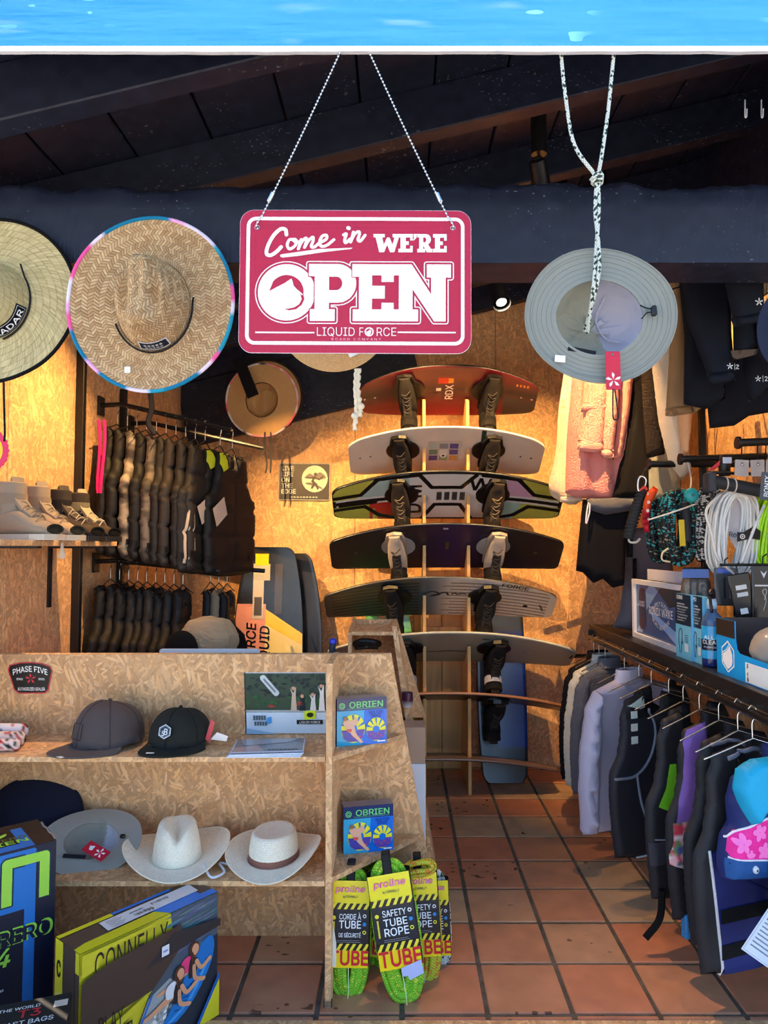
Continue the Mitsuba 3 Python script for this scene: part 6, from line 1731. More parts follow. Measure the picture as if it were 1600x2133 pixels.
# ------------------------------------------------------------------ rope rack
rp = thing('peg_rack', 'black peg rails on the right wall that carry tow ropes', 'rack')
for pa, pb, Y, y in ((1352, 1424, 3.05, 966), (1418, 1600, 2.92, 956), (1538, 1640, 2.66, 922)):
    a, b = at(pa, y, Y), at(pb, y - (6 if Y < 2.95 else 0), Y)
    part(rp, 'peg', [(cat(tube([a, [RW - 0.01, Y, b[2]]], 0.015, 10), cyl(a - [0.006, 0, 0], a + [0.004, 0, 0], 0.024, 12)), C(20, 20, 22))], 'mat_satin')
part(rp, 'upright', [(bx(RW - 0.03, 2.80, 0.98, RW, 2.84, 2.3, 0.002), C(20, 20, 22))], 'mat_satin')
part(rp, 'upright', [(bx(1.30, 3.06, 0.976, 1.325, 3.085, 2.25, 0.002), C(20, 20, 22))], 'mat_satin')
part(rp, 'peg', [(tube([at(1492, 1020, 2.7) + [0.2, 0, 0.06], at(1492, 1000, 2.7) + [-0.03, 0, 0.03]], 0.006, 8), C(24, 24, 26))], 'mat_satin')

scene['mat_rope_teal'] = rope_mix([C(26, 26, 28), (C(46, 168, 168), 0.66), (C(150, 132, 112), 0.92)])
scene['mat_rope_grey'] = rope_mix([C(30, 30, 34), (C(206, 204, 200), 0.50)])
scene['mat_rope_neon'] = rope_mix([C(136, 214, 48), (C(196, 226, 74), 0.70), (C(104, 190, 40), 0.88)])
scene['mat_rope_orange'] = rope_mix([C(200, 206, 60), (C(226, 140, 50), 0.70)])


def skein(c, w, h, n, r, seed, yaw=0.0, tilt=0.0, depth=0.05, waist=0.0):
    """A hank of rope: n long loops, side by side and on top of one another."""
    g = np.random.default_rng(seed)
    out = []
    a = np.linspace(0, 2 * math.pi, 41)
    for k in range(n):
        t = (k + 0.5) / n
        ww, hh = w / 2 * (0.22 + 0.74 * t) + g.uniform(-0.003, 0.003), h / 2 * (0.84 + 0.14 * t)
        z = depth * (g.uniform(-0.5, 0.5))
        x = ww * np.sign(np.cos(a)) * np.abs(np.cos(a)) ** 0.72 * (1 - waist * np.exp(-(np.sin(a) / 0.5) ** 2))
        y = hh * np.sign(np.sin(a)) * np.abs(np.sin(a)) ** 0.85
        q = np.column_stack([x + 0.004 * np.sin(3 * a + k), y, z + 0.006 * np.sin(2 * a + k * 1.3)])
        out.append(q)
    Q = M(c, (math.cos(yaw), math.sin(yaw), 0), (0, 0, 1)) @ rot(tilt, (0, 0, 1))
    return [q @ Q[:3, :3].T + Q[:3, 3] for q in out], Q


def put_skein(name, label, px, py, Y, wpx, hpx, n, r, mat, seed, yaw=0.0, tilt=0.0, depth=0.05, waist=0.0, cat_='rope', col=None):
    s = Y / FOC
    L, Q = skein(at(px, py, Y), wpx * s, hpx * s, n, r, seed, yaw, tilt, depth, waist)
    t = thing(name, label, cat_)
    m, uv = ropes(L, r, 7, 0.012)
    if col is None:
        part(t, 'coil', m, mat, uv=uv)
    else:
        part(t, 'coil', [(m, col)], mat, smooth=True)
    return t, Q, s


t, Q, s = put_skein('tow_rope', 'black and teal rope hank, left of the two on the rack', 1372, 1104, 2.98, 58, 132, 13, 0.0105, 'mat_rope_teal', 1, 0.25, 4)
t, Q, s = put_skein('tow_rope', 'black and teal rope hank with yellow tag, right of the two on the rack', 1412, 1098, 2.86, 74, 156, 16, 0.0105, 'mat_rope_teal', 2, 0.1, 2)
part(t, 'tag', [(X(bx(-0.012, -0.055, 0.045, 0.012, 0.05, 0.052, 0.002), Q, mv(-0.008, -0.02, 0.0)), C(214, 180, 30))], 'mat_satin', label='yellow tag')
part(t, 'handle_grip', [(X(cyl((0.018, -0.06, 0.042), (0.012, 0.10, 0.042), 0.017, 12, 0.004), Q), C(36, 36, 42))], 'mat_matte', label='dark foam grip')
part(t, 'tie', [(tube(spline([at(1352, 1082, 2.80), at(1390, 1070, 2.76), at(1420, 1060, 2.76), at(1448, 1050, 2.80)], 6), 0.0035, 6), C(216, 208, 196))], 'mat_satin', label='pale cable tie')
part(t, 'cord_loop', [(tube(spline([at(1392, 1142, 2.78), at(1380, 1152, 2.77), at(1380, 1166, 2.77), at(1396, 1170, 2.77)], 6), 0.004, 6), C(206, 184, 150))], 'mat_satin')
t, Q, s = put_skein('tow_rope', 'black and white braided rope hank beside the white coil', 1470, 1090, 2.84, 42, 160, 11, 0.0105, 'mat_rope_grey', 3, 0.2, -6, 0.06)
t, Q, s = put_skein('rope_coil', 'white coated rope coil with black tag on the rack', 1528, 1112, 2.72, 106, 184, 26, 0.0055, 'mat_gloss', 4, 0.0, -6, 0.06, col=C(216, 216, 214))
part(t, 'card', [(X(slab(PG([(-0.03, 0.17), (0.045, 0.165), (0.075, 0.0), (0.04, -0.09), (-0.01, -0.02), (-0.03, 0.06)]), -0.006, -0.004), Q), C(186, 182, 188))], 'mat_satin', label='white card')
part(t, 'print', [(X(text('Ro', 0, 0, 0.02, w=0.028, bold=False), Q, mv(0.0, -0.012, -0.0035)), C(60, 60, 64), False)], 'mat_satin')
k = part(t, 'tag', [(X(slab(PG([(0.0, -0.03), (0.05, -0.012), (0.085, -0.014), (0.085, 0.02), (0.055, 0.034), (0.02, 0.008), (-0.002, 0.006)]), 0.034, 0.036), Q), BLACK)], 'mat_satin', label='black tag with round white mark')
part(k, 'print', Print().disc(0.018, -0.008, 0.010, C(220, 220, 222), ri=0.006, up=False).disc(0.018, -0.008, 0.003, C(220, 220, 222)).disc(0.052, 0.012, 0.005, C(190, 150, 70), ri=0.003).on(Q @ mv(0, 0, 0.036)), 'mat_satin')
part(t, 'loose_end', [(tube(spline([at(1500, 1030, 2.68), at(1478, 1052, 2.66), at(1471, 1072, 2.65), at(1482, 1110, 2.65), at(1494, 1160, 2.65), at(1530, 1196, 2.66)], 8), 0.0055, 7), C(212, 208, 200))], 'mat_gloss', smooth=True)
part(t, 'loose_end', [(tube(spline([at(1592, 1052, 2.62), at(1576, 1088, 2.6), at(1560, 1130, 2.6), at(1545, 1170, 2.62)], 8), 0.0055, 7), C(212, 212, 212))], 'mat_gloss', smooth=True)
t, Q, s = put_skein('rope_coil', 'neon yellow-green rope coil at the right edge of the rack', 1604, 1108, 2.72, 84, 170, 18, 0.0065, 'mat_gloss', 5, 0.0, -8, 0.06, col=C(166, 226, 24))
part(t, 'strap', [(X(bx(-0.006, -0.15, 0.034, 0.006, 0.15, 0.038), Q, mv(0.0, 0, 0), rot(12, (0, 0, 1))), C(22, 22, 24))], 'mat_matte', label='black strap')
t = thing('tow_bar', 'black wrapped tow handle with carabiner, leftmost on the rope rack', 'tow bar')
a, b = at(1340, 1020, 2.96), at(1308, 1122, 2.96)
part(t, 'grip', [(cat([tube(spline([a, (a + b) / 2 + [-0.006, 0, 0], b], 10), 0.022, 12)] + [tube(np.array([[math.cos(w), 0.0, math.sin(w)] for w in np.linspace(0, 6.28, 15)]) * 0.0225 @ np.array([[0.95, 0, -0.3], [0, 1, 0], [0, 1, 0]]) + (a + (b - a) * k / 14 + [-0.003, 0, 0]), 0.003, 5) for k in range(1, 14)]), C(40, 40, 42))], 'mat_matte', smooth=True)
part(t, 'end_ring', [(tube(spline([b + [0.004, 0, 0.01], b + [0.004, -0.01, -0.012], b + [0.03, -0.01, -0.014], b + [0.05, 0, 0.0]], 6), 0.005, 6), C(206, 196, 180))], 'mat_satin')
part(t, 'carabiner', tube(spline([at(1329, 1018, 2.95), at(1330, 998, 2.95), at(1338, 992, 2.95), at(1346, 1000, 2.95), at(1341, 1018, 2.95), at(1334, 1024, 2.95)], 6, True), 0.005, 8, True), 'mat_chrome', smooth=True, label='silver carabiner')
part(t, 'cord', [(tube(spline([at(1338, 992, 2.96), at(1346, 975, 3.0), at(1358, 967, 3.04)], 6), 0.003, 6), C(26, 26, 30)), (tube(spline([at(1332, 1024, 2.95), at(1342, 1014, 2.94), at(1348, 1020, 2.94)], 6), 0.006, 6), C(216, 70, 60))], 'mat_matte')
k, pf, Q, c = traced('float_strap', 'orange and red printed float strap beside the wrapped tow handle', 'strap', [(1348, 1024), (1362, 1012), (1372, 1020), (1358, 1046), (1352, 1080), (1354, 1110), (1342, 1108), (1338, 1080), (1340, 1048)], 2.92, 0.03, lambda v: np.where((v[:, 2] > 1.56)[:, None], C(236, 84, 34), C(196, 40, 56)), 'mat_matte', 0.012, 0)
part(k, 'print', [(X(pf.panel(Point(0.0 + 0.004 * (q % 2) - 0.01, 0.06 - 0.035 * q).buffer(0.007), 0.001, 0.02), Q), C(232, 200, 190), False) for q in range(4)], 'mat_matte')
t = thing('cord_lock', 'teal round toggle with star above the black and teal ropes', 'toggle')
o = at(1440, 1031, 2.74)
part(t, 'knob', [(X(lathe([(0.0, 0.018), (0.018, 0.016), (0.027, 0.008), (0.029, 0.0), (0.026, -0.012), (0.0, -0.016)], 24), M(o, (1, 0, 0), (0, 0, 1))), C(30, 140, 140))], 'mat_satin', smooth=True)
part(t, 'print', Print().poly([(r_ * math.cos(math.radians(90 + 30 * i)), r_ * math.sin(math.radians(90 + 30 * i))) for i, r_ in enumerate([0.013, 0.004] * 6)], C(14, 70, 76)).on(M(o + [0, -0.0175, 0], (1, 0, 0), (0, 0, 1))), 'mat_satin')
part(t, 'cord', [(tube(spline([o + [0, 0.01, 0.02], at(1440, 1000, 2.84), at(1436, 975, 2.9), at(1432, 960, 2.92)], 5), 0.003, 6), C(200, 196, 190))], 'mat_matte')
t = thing('tow_bar', 'black textured padded tow handle lying across the rack above the white coil', 'tow bar')
a, b = at(1476, 1000, 2.70), at(1625, 1030, 2.60)
part(t, 'grip', [(tube([a, a + (b - a) * 0.06, b], [0.020, 0.024, 0.024], 14), C(44, 44, 46))], 'mat_matte', smooth=True)
for f in (0.24, 0.36):
    part(t, 'cable_tie', [(tube(np.array([[0.0, math.cos(w), math.sin(w)] for w in np.linspace(0, 6.2, 17)]) * 0.0265 + (a + (b - a) * f), 0.003, 5), C(200, 190, 180))], 'mat_satin')
part(t, 'end_cap', [(bx(a[0] - 0.012, a[1] - 0.03, a[2] - 0.045, a[0] + 0.02, a[1] + 0.03, a[2] + 0.03, 0.006), C(60, 60, 66))], 'mat_matte')
for k, (px, lab) in enumerate(((1545, 'grey blank price card on the rope rack, left one'), (1578, 'grey blank price card on the rope rack, middle one'), (1606, 'grey blank price card on the rope rack, cut by the right edge'))):
    o = at(px, 974, 2.64)
    t = thing('price_card', lab, 'card', 'price cards on the rope rack')
    part(t, 'card', [(X(slab(rrect(-0.026, -0.032, 0.026, 0.03, 0.003), 0, 0.002), M(o, (1, 0, 0), (0, 0, 1)), rot(-4 + 6 * k, (0, 0, 1))), C(172, 162, 158))], 'mat_satin')
    part(t, 'bead', ball(o + [0.0, -0.006, 0.012], 0.006, 1), 'mat_chrome', smooth=True)
    part(t, 'cord', [(tube([o + [0, -0.004, 0.012], at(px, 948, 2.65), at(px, 926, 2.66)], 0.002, 5), BLACK)], 'mat_matte')
o = at(1509, 964, 2.76)
t = thing('bottle', 'small black bottle with white cap label above the padded handle', 'bottle')
part(t, 'body', [(X(lathe([(0, -0.05), (0.021, -0.05), (0.022, 0.0), (0.018, 0.01), (0.018, 0.03), (0, 0.032)], 18), mv(*o)), C(26, 26, 30))], 'mat_satin', smooth=True)
part(t, 'label', [(X(bx(-0.016, -0.024, -0.004, 0.018, -0.021, 0.020), mv(*o)), C(206, 214, 232))], 'mat_satin', label='white label')
put('red_tag', [(X(slab(PG([(-0.03, -0.02), (-0.01, -0.005), (0.02, 0.02), (0.025, 0.008), (0.0, -0.016)]), 0, 0.006), M(at(1488, 970, 2.76), (1, 0, 0), (0, 0, 1))), C(226, 56, 66))], 'mat_satin', label='small red strap end beside the black bottle', cat='strap')
t = thing('swing_tag', 'dark tag with white upright lettering at the right edge of the rope rack', 'tag')
TQ = M(at(1594, 1012, 2.52), (1, 0, 0), (0, 0, 1)) @ rot(-6, (0, 0, 1))
part(t, 'card', [(X(slab(rrect(-0.017, -0.05, 0.03, 0.05, 0.004), 0, 0.002), TQ), C(70, 76, 86))], 'mat_satin')
part(t, 'print', [(X(text('RONIX', 0, -0.008, 0.016, w=0.075), TQ, mv(0.004, 0.0, 0.0025), rot(90, (0, 0, 1))), WHITE, False)], 'mat_satin')
part(t, 'cord', [(tube([at(1594, 985, 2.525), at(1594, 960, 2.6), at(1596, 922, 2.66)], 0.002, 5), BLACK)], 'mat_matte')

# ------------------------------------------------------------------ goods on the shelf (faces look to the aisle)
def aisle(x, px, z=SZ):
    """Frame on the plane x, facing the aisle: local x towards the opening."""
    lo = (px - 835.0) / FOC
    Y = x / lo / (1 + 0.0)
    for _ in range(6):
        q = at(px, 1300, Y); Y *= x / q[0]
    return M((x, Y, z), (0, -1, 0), (0, 0, 1)), Y


AQ, ya = aisle(1.13, 1325)
_, yb = aisle(1.13, 1436)
fw, fh = ya - yb, 0.275
t = thing('framed_poster', 'white framed blue poster with a rolled board on the black shelf', 'poster')
fr = sbox(0, 0, fw, fh).difference(sbox(0.022, 0.022, fw - 0.022, fh - 0.022))
part(t, 'frame', [(X(slab(fr, 0, 0.018), AQ), C(214, 216, 224))], 'mat_satin')
part(t, 'back', [(X(bx(0.002, 0.002, -0.02, fw - 0.002, fh - 0.002, 0.002), AQ), C(40, 44, 56))], 'mat_matte')
p = Print().rect(0.022, 0.022, fw - 0.022, fh - 0.022, C(58, 88, 140))
p.poly([(0.03, fh * 0.55), (0.2, fh * 0.92), (0.34, fh * 0.92), (0.16, fh * 0.5)], C(130, 166, 214), up=False).poly([(0.18, fh * 0.5), (0.5, fh * 0.1), (0.56, fh * 0.1), (0.56, fh * 0.24), (0.24, fh * 0.5)], C(140, 178, 230), up=False).poly([(0.26, fh * 0.92), (0.44, fh * 0.62), (0.56, fh * 0.7), (0.56, fh * 0.92)], C(30, 40, 56), up=False).poly([(0.03, 0.03), (0.1, 0.03), (0.14, fh * 0.3), (0.05, fh * 0.2)], C(150, 170, 206))
p.add(rrect(0.055, 0.045, 0.155, fh * 0.86, 0.04), C(30, 36, 74)).text('RONIX', 0.105, fh * 0.55, 0.024, C(186, 190, 226), w=0.07)
wv = text('RONIX WAKE', 0.34, fh * 0.46, 0.034, w=0.28, z=p.k * LZ)
p.p.append((wv, C(226, 230, 240), False))
for tt, y0, sg_, r0 in (('SUPPLY GOODS', fh * 0.62, 1, 0.10), ('BOAT BUMPER', fh * 0.25, -1, 0.10)):
    m = text(tt, 0, 0, 0.02, w=0.20, z=p.k * LZ); v = np.asarray(m.vertices).copy(); v[:, 1] += y0 - sg_ * 3.4 * v[:, 0] ** 2; v[:, 0] += 0.34
    p.p.append((tm(v, m.faces), C(210, 216, 232), False))
part(t, 'print', p.on(AQ @ mv(0, 0, 0.0025)), 'mat_gloss', label='blue print with a rolled board and white lettering')
part(t, 'top_strip', [(X(bx(0.10, fh, -0.03, fw + 0.02, fh + 0.05, -0.024), AQ), C(206, 206, 220))], 'mat_satin', label='pale card behind the frame')
for k, (px, px2, lab) in enumerate(((1408, 1440, 'pale blue leash pack with drawn loop, left one on the shelf'), (1441, 1464, 'pale blue leash pack with drawn loop, right one on the shelf'))):
    Q, y1 = aisle(1.085 + 0.01 * k, px)
    _, y2 = aisle(1.085 + 0.01 * k, px2)
    w = y1 - y2
    t = thing('leash_pack', lab, 'pack', 'leash packs on the shelf')
    part(t, 'carton', [(X(bx(0, 0, -0.03, w, 0.245, 0.0, 0.001), Q), C(100, 176, 216))], 'mat_gloss')
    p = Print().rect(0, 0, w, 0.128, C(110, 190, 226)).rect(0, 0.128, w, 0.245, C(26, 44, 64), up=False)
    for j in range(7):
        p.rect(w * 0.12, 0.142 + 0.0105 * j, w * (0.62 + 0.1 * ((j * 7) % 3)), 0.1475 + 0.0105 * j, C(196, 206, 216), up=False)
    p.rect(w * 0.1, 0.225, w * 0.5, 0.240, C(220, 226, 230))
    p.line([(w * 0.28, 0.02), (w * 0.22, 0.06), (w * 0.24, 0.10), (w * 0.34, 0.112), (w * 0.44, 0.10), (w * 0.40, 0.06), (w * 0.36, 0.02)], 0.004, C(40, 60, 74), 6).disc(w * 0.42, 0.06, 0.006, C(30, 44, 54))
    p.rect(w * 0.6, 0.03, w * 0.85, 0.06, C(190, 214, 230), up=False)
    for j in range(4):
        p.rect(w * 0.62, 0.066 + 0.008 * j, w * 0.82, 0.069 + 0.008 * j, C(60, 100, 130), up=False)
    part(t, 'print', p.on(Q), 'mat_gloss')
Q, yb_ = aisle(1.12, 1484)
t = thing('spray_bottle', 'clear blue spray bottle with black trigger on the shelf', 'bottle')
part(t, 'body', [(X(lathe([(0, 0), (0.034, 0.0), (0.037, 0.006), (0.037, 0.155), (0.030, 0.178), (0.015, 0.196), (0.015, 0.21), (0, 0.21)], 28), mv(1.12, yb_, SZ)), lambda v: np.where((v[:, 2] < SZ + 0.04)[:, None], C(18, 36, 100), np.where((v[:, 2] > SZ + 0.15)[:, None], C(60, 90, 130), C(24, 60, 150))))], 'mat_gloss', smooth=True)
part(t, 'collar', [(X(lathe([(0, 0.205), (0.017, 0.205), (0.018, 0.225), (0.012, 0.245), (0, 0.248)], 20), mv(1.12, yb_, SZ)), C(170, 190, 206))], 'mat_gloss', smooth=True, label='pale translucent collar')
part(t, 'trigger_head', [(X(loft([ell(0, 0, 0.012, 0.012, 0.24), ell(-0.012, 0, 0.03, 0.013, 0.255), ell(-0.01, 0, 0.034, 0.013, 0.268), ell(0.0, 0, 0.02, 0.010, 0.276)]), mv(1.12, yb_, SZ), rot(60, (0, 0, 1))), C(24, 24, 28)), (tube([[1.10, yb_ - 0.03, SZ + 0.25], [1.095, yb_ - 0.05, SZ + 0.22], [1.10, yb_ - 0.045, SZ + 0.195]], 0.005, 6), C(24, 24, 28))], 'mat_satin', smooth=True, label='black trigger head')
lb = [(lathe([(0.0376, 0.03), (0.0376, 0.145)], 28), C(40, 160, 216), True), (lathe([(0.0380, 0.06), (0.0380, 0.098)], 28), C(16, 24, 50), True)]


def curve_text(s, z, h, w, col):
    m = text(s, 0, 0, h, w=w); v = np.asarray(m.vertices); th = v[:, 0] / 0.0385 + math.radians(236)
    return (tm(np.column_stack([0.0388 * np.cos(th), 0.0388 * np.sin(th), z + v[:, 1]]), m.faces), col, True)


part(t, 'label', X(lb + [curve_text('ALL-', 0.10, 0.012, 0.05, WHITE), curve_text('CLEAN', 0.082, 0.014, 0.062, WHITE), curve_text('PURPOSE', 0.068, 0.006, 0.05, C(200, 210, 230))], mv(1.12, yb_, SZ)), 'mat_gloss', label='cyan and navy wrap label with white lettering')
# blue open display box with a hexagon drop logo
Q, y1 = aisle(1.085, 1492)
t = thing('display_box', 'bright blue open display box with white hexagon drop logo on the shelf', 'box')
BLU = C(18, 150, 226)
g = PG([(0, 0), (0.52, 0), (0.52, 0.075), (0.16, 0.085), (0.145, 0.095), (0.135, 0.13), (0.135, 0.185), (0.0, 0.185)])
part(t, 'front', [(X(slab(g, -0.004, 0), Q), BLU)], 'mat_satin')
part(t, 'back', [(X(bx(0, 0, -0.22, 0.52, 0.20, -0.216), Q), C(20, 110, 206))], 'mat_satin')
part(t, 'side', [(X(bx(0, 0, -0.216, 0.004, 0.185, -0.004), Q), C(70, 56, 50))], 'mat_satin', label='brown inside wall')
part(t, 'base', [(X(bx(0.004, 0, -0.216, 0.52, 0.006, -0.004), Q), C(60, 50, 46))], 'mat_matte')
p = Print().rect(0, 0.128, 0.135, 0.185, C(44, 36, 34))
hx = lambda r_: [(0.085 + r_ * math.sin(k * math.pi / 3), 0.064 + r_ * 1.02 * math.cos(k * math.pi / 3)) for k in range(6)]
p.add(Polygon(hx(0.052)).difference(Polygon(hx(0.046))), C(226, 236, 246), False)
p.poly([(0.047, 0.070), (0.075, 0.082), (0.096, 0.100), (0.104, 0.086), (0.116, 0.068), (0.118, 0.050), (0.110, 0.036), (0.090, 0.026), (0.084, 0.0215), (0.047, 0.044)], C(226, 236, 246)).line([(0.047, 0.074), (0.076, 0.087), (0.097, 0.105), (0.106, 0.088), (0.120, 0.070)], 0.003, C(226, 236, 246), 4)
p.rect(0.205, 0.004, 0.36, 0.066, C(214, 230, 240)).text('F', 0.222, 0.046, 0.014, C(20, 24, 30), w=0.010, up=False).text('c', 0.222, 0.026, 0.012, C(20, 24, 30), w=0.009, up=False).text('B', 0.222, 0.008, 0.012, C(20, 24, 30), w=0.010)
part(t, 'print', p.on(Q), 'mat_satin', label='white hexagon with drop logo')
ic = trimesh.creation.icosphere(subdivisions=3); v = np.asarray(ic.vertices)
v = v * (1 + 0.16 * (meshkit.fbm(v * 3, 3, 2) - 0.5))[:, None] * [0.08, 0.09, 0.075]
c0 = (Q @ [0.245, 0.105, -0.085, 1])[:3]
put('plastic_bag', [(tm(v + c0, ic.faces), C(150, 144, 136))], 'mat_gloss', smooth=True, label='shiny clear plastic bag ball inside the blue display box', cat='bag')
put('blue_bag', [(tm(v * [0.9, 1, 0.9] + (Q @ [0.37, 0.095, -0.11, 1])[:3], ic.faces), C(30, 110, 216))], 'mat_satin', smooth=True, label='blue wrapped bag behind the clear bag in the display box', cat='bag')
# small hanging goods
rod = thing('peg_rack', 'thin black rod holding small hanging packs above the shelf', 'rack')
part(rod, 'rod', [(tube([at(1424, 1184, 2.80), [RW - 0.005, 2.80, at(1424, 1184, 2.80)[2]]], 0.005, 8), C(22, 22, 24))], 'mat_satin')
part(rod, 'rod', [(tube([at(1500, 1176, 2.62), [RW - 0.005, 2.62, at(1500, 1176, 2.62)[2]]], 0.005, 8), C(22, 22, 24))], 'mat_satin')
for k in range(3):
    o = at(1434 + 15 * k, 1198, 2.79 - 0.02 * k)
    Q = M(o, (1, -0.5, 0), (0, 0, 1))
    t = thing('accessory_bag', 'clear grey accessory bag with blue header, ' + ('left', 'middle', 'right')[k] + ' of the three above the leash packs', 'bag', 'small bags above the leash packs')
    part(t, 'header', [(X(slab(sbox(-0.022, -0.01, 0.022, 0.024), 0, 0.003), Q), C(40, 90, 170))], 'mat_gloss', label='blue header card')
    pf = Puff(PG([(-0.022, -0.01), (0.022, -0.01), (0.03, -0.06), (0.026, -0.13), (0.0, -0.155), (-0.026, -0.13), (-0.03, -0.06)]), 0.03, 0.015, 0.01, 0.008, (30, 20), seed=k)
    part(t, 'pouch', [(X(pf.mesh, Q), C(112, 100, 88) if k == 0 else C(74, 76, 80))], 'mat_gloss', smooth=True)
for k, (px, py, w, h, Y, col, pr, lab) in enumerate(((1512, 1222, 44, 78, 2.66, C(70, 72, 76), C(150, 150, 152), 'grey bagged tie-down straps hanging behind the white coil'), (1548, 1242, 44, 96, 2.58, C(22, 22, 24), C(200, 200, 200), 'black packaged buckle set below the white coil'), (1592, 1232, 46, 110, 2.56, C(24, 24, 28), C(206, 206, 210), 'black packaged fin tool at the right edge'))):
    Q = M(at(px, py, Y), (1, -0.12, 0), (0, 0, 1)) @ rot(10 if k == 1 else 0, (0, 0, 1)); s_ = Y / FOC
    t = thing('accessory_pack', lab, 'pack')
    w_, h_ = w * s_ / 2, h * s_ / 2
    part(t, 'pack', [(X(bx(-w_, -h_, -0.012, w_, h_, 0.0, 0.004), Q), col)], 'mat_gloss')
    p = Print()
    if k == 1:
        p.rect(-w_ * 0.5, h_ * 0.30, w_ * 0.5, h_ * 0.5, pr, up=False).rect(-w_ * 0.5, -h_ * 0.0, w_ * 0.5, h_ * 0.18, pr, up=False).rect(-w_ * 0.5, -h_ * 0.75, w_ * 0.2, -h_ * 0.5, C(220, 220, 222))
    elif k == 2:
        p.poly([(-w_ * 0.3, h_ * 0.8), (0, h_ * 0.68), (w_ * 0.3, h_ * 0.8), (0.004, h_ * 0.6), (0, h_ * 0.5), (-0.004, h_ * 0.6)], pr, up=False).rect(-w_ * 0.8, h_ * 0.2, w_ * 0.8, h_ * 0.26, pr, up=False).line([(-0.004, -h_ * 0.7), (0.006, -h_ * 0.3), (-0.006, 0), (0.004, h_ * 0.1), (0.008, 0), (0.0, -h_ * 0.3)], 0.003, C(150, 150, 154), 4)
    else:
        p.rect(-w_ * 0.8, h_ * 0.72, w_ * 0.6, h_ * 0.98, C(40, 80, 170), up=False).rect(-w_ * 0.2, -h_ * 0.6, 0.0, h_ * 0.5, C(40, 40, 44), up=False).rect(w_ * 0.3, -h_ * 0.6, w_ * 0.6, h_ * 0.4, C(110, 108, 108))
    part(t, 'print', p.on(Q), 'mat_gloss')
    part(t, 'hook_loop', [(X(tube([(0, h_, -0.006), (0, h_ + 0.03, -0.004), (0, h_ + 0.04, 0.03)], 0.0025, 5), Q), C(30, 30, 32))], 'mat_matte')
for k in range(2):
    Q, y1 = aisle(1.30, 1528 + 22 * k, SZ)
    t = thing('product_box', 'navy upright box with white side lettering, ' + ('left' if k == 0 else 'right') + ' one behind the display box', 'box', 'navy boxes behind the display box')
    part(t, 'carton', [(X(bx(0, 0, -0.05, 0.085, 0.21, 0, 0.002), Q), C(24, 44, 70))], 'mat_gloss')
    part(t, 'print', [(X(text('RONIX', 0, 0, 0.02, w=0.13), Q, mv(0.02, 0.10, 0.0006), rot(90, (0, 0, 1))), C(206, 200, 180), False)], 'mat_gloss')

# ------------------------------------------------------------------ garments on the lower rail
PSI = math.radians(24)


def GQ(Y, psi=PSI, dx=0.0):
    return M((RX + dx, Y, RZ + 0.0), (math.cos(psi), math.sin(psi), 0), (0, 0, 1))


def hang(Y, label, psi=PSI, black=None):
    return hanger(M((RX, Y, RZ + 0.002), (math.cos(psi), math.sin(psi), 0), (-math.sin(psi), math.cos(psi), 0)), label, 'hangers on the lower right rail', black)


# in the garments' own frame the hook is the origin, x along the hanger, y up, z out of the front
hk2 = M((0, 0, 0), (1, 0, 0), (0, 0, -1))
JB = PG([(-0.05, -0.095), (-0.2, -0.14), (-0.225, -0.25), (-0.215, -0.70), (-0.1, -0.715), (0.1, -0.715), (0.215, -0.70), (0.225, -0.25), (0.2, -0.14), (0.05, -0.095), (0.0, -0.12)])
JS = PG([(-0.2, -0.135), (-0.245, -0.2), (-0.275, -0.36), (-0.285, -0.52), (-0.275, -0.69), (-0.205, -0.70), (-0.195, -0.5), (-0.18, -0.30), (-0.17, -0.15)])
PJB = Puff(JB, 0.055, 0.03, 0.018, 0.012, (7, 4), 3)
PJS = Puff(JS, 0.06, 0.03, 0.014, 0.012, (16, 12), 5)
PSH = Puff(JS, 0.08, 0.04, 0.009, 0.034, (22, 30), 6)
for k, (Y, col, mat, lab, psi, sc) in enumerate(((3.82, C(28, 28, 34), 'mat_fleece', 'black fleece jacket, farthest on the lower right rail', 0.52, 1.0), (3.72, C(214, 216, 206), 'mat_fleece', 'white sherpa jacket between the black and grey fleeces', 0.52, 1.0), (3.61, C(104, 108, 120), 'mat_fleece', 'grey fleece jacket on the lower right rail', 0.55, 1.0), (3.30, C(196, 194, 218), 'mat_shell', 'shiny lilac jacket on the lower right rail', 0.50, 1.10))):
    Q = GQ(Y, psi, 0.02) @ np.diag([1.0 if sc == 1 else 1.12, sc, 1, 1])
    t = thing('jacket', lab, 'jacket')
    part(t, 'body', [(X(PJB.mesh, Q), col)], mat, smooth=True)
    for s in (1, -1):
        part(t, 'sleeve', [(X((PSH if k == 3 else PJS).mesh, Q, np.diag([s, 1, 1, 1]), mv(0, 0, 0.015)), col)], mat, smooth=True)
    part(t, 'collar', [(X(loft([ell(0, 0, 0.07, 0.04, z, 20) * [g, g, 1] for z, g in ((0.0, 1.1), (0.03, 1.0), (0.05, 0.95))], caps=False), Q, mv(0, -0.115, 0.0), rot(-90, (1, 0, 0))), col)], mat, smooth=True)
    hang(Y, 'wire hanger holding the ' + lab.split(',')[0].split(' between')[0].split(' on the')[0], psi)
WV = PG([(0.05, -0.105), (0.135, -0.125), (0.165, -0.19), (0.165, -0.27), (0.185, -0.35), (0.22, -0.40), (0.225, -0.50), (0.215, -0.62), (0.20, -0.74), (0.1, -0.755), (0, -0.76),
         (-0.1, -0.755), (-0.20, -0.74), (-0.215, -0.62), (-0.225, -0.50), (-0.22, -0.40), (-0.185, -0.35), (-0.165, -0.27), (-0.165, -0.19), (-0.135, -0.125), (-0.05, -0.105), (-0.04, -0.18), (0, -0.20), (0.04, -0.18)])
PV = [Puff(WV, 0.042, 0.03, 0.014, 0.007, (6, 4), 40 + k) for k in range(3)]
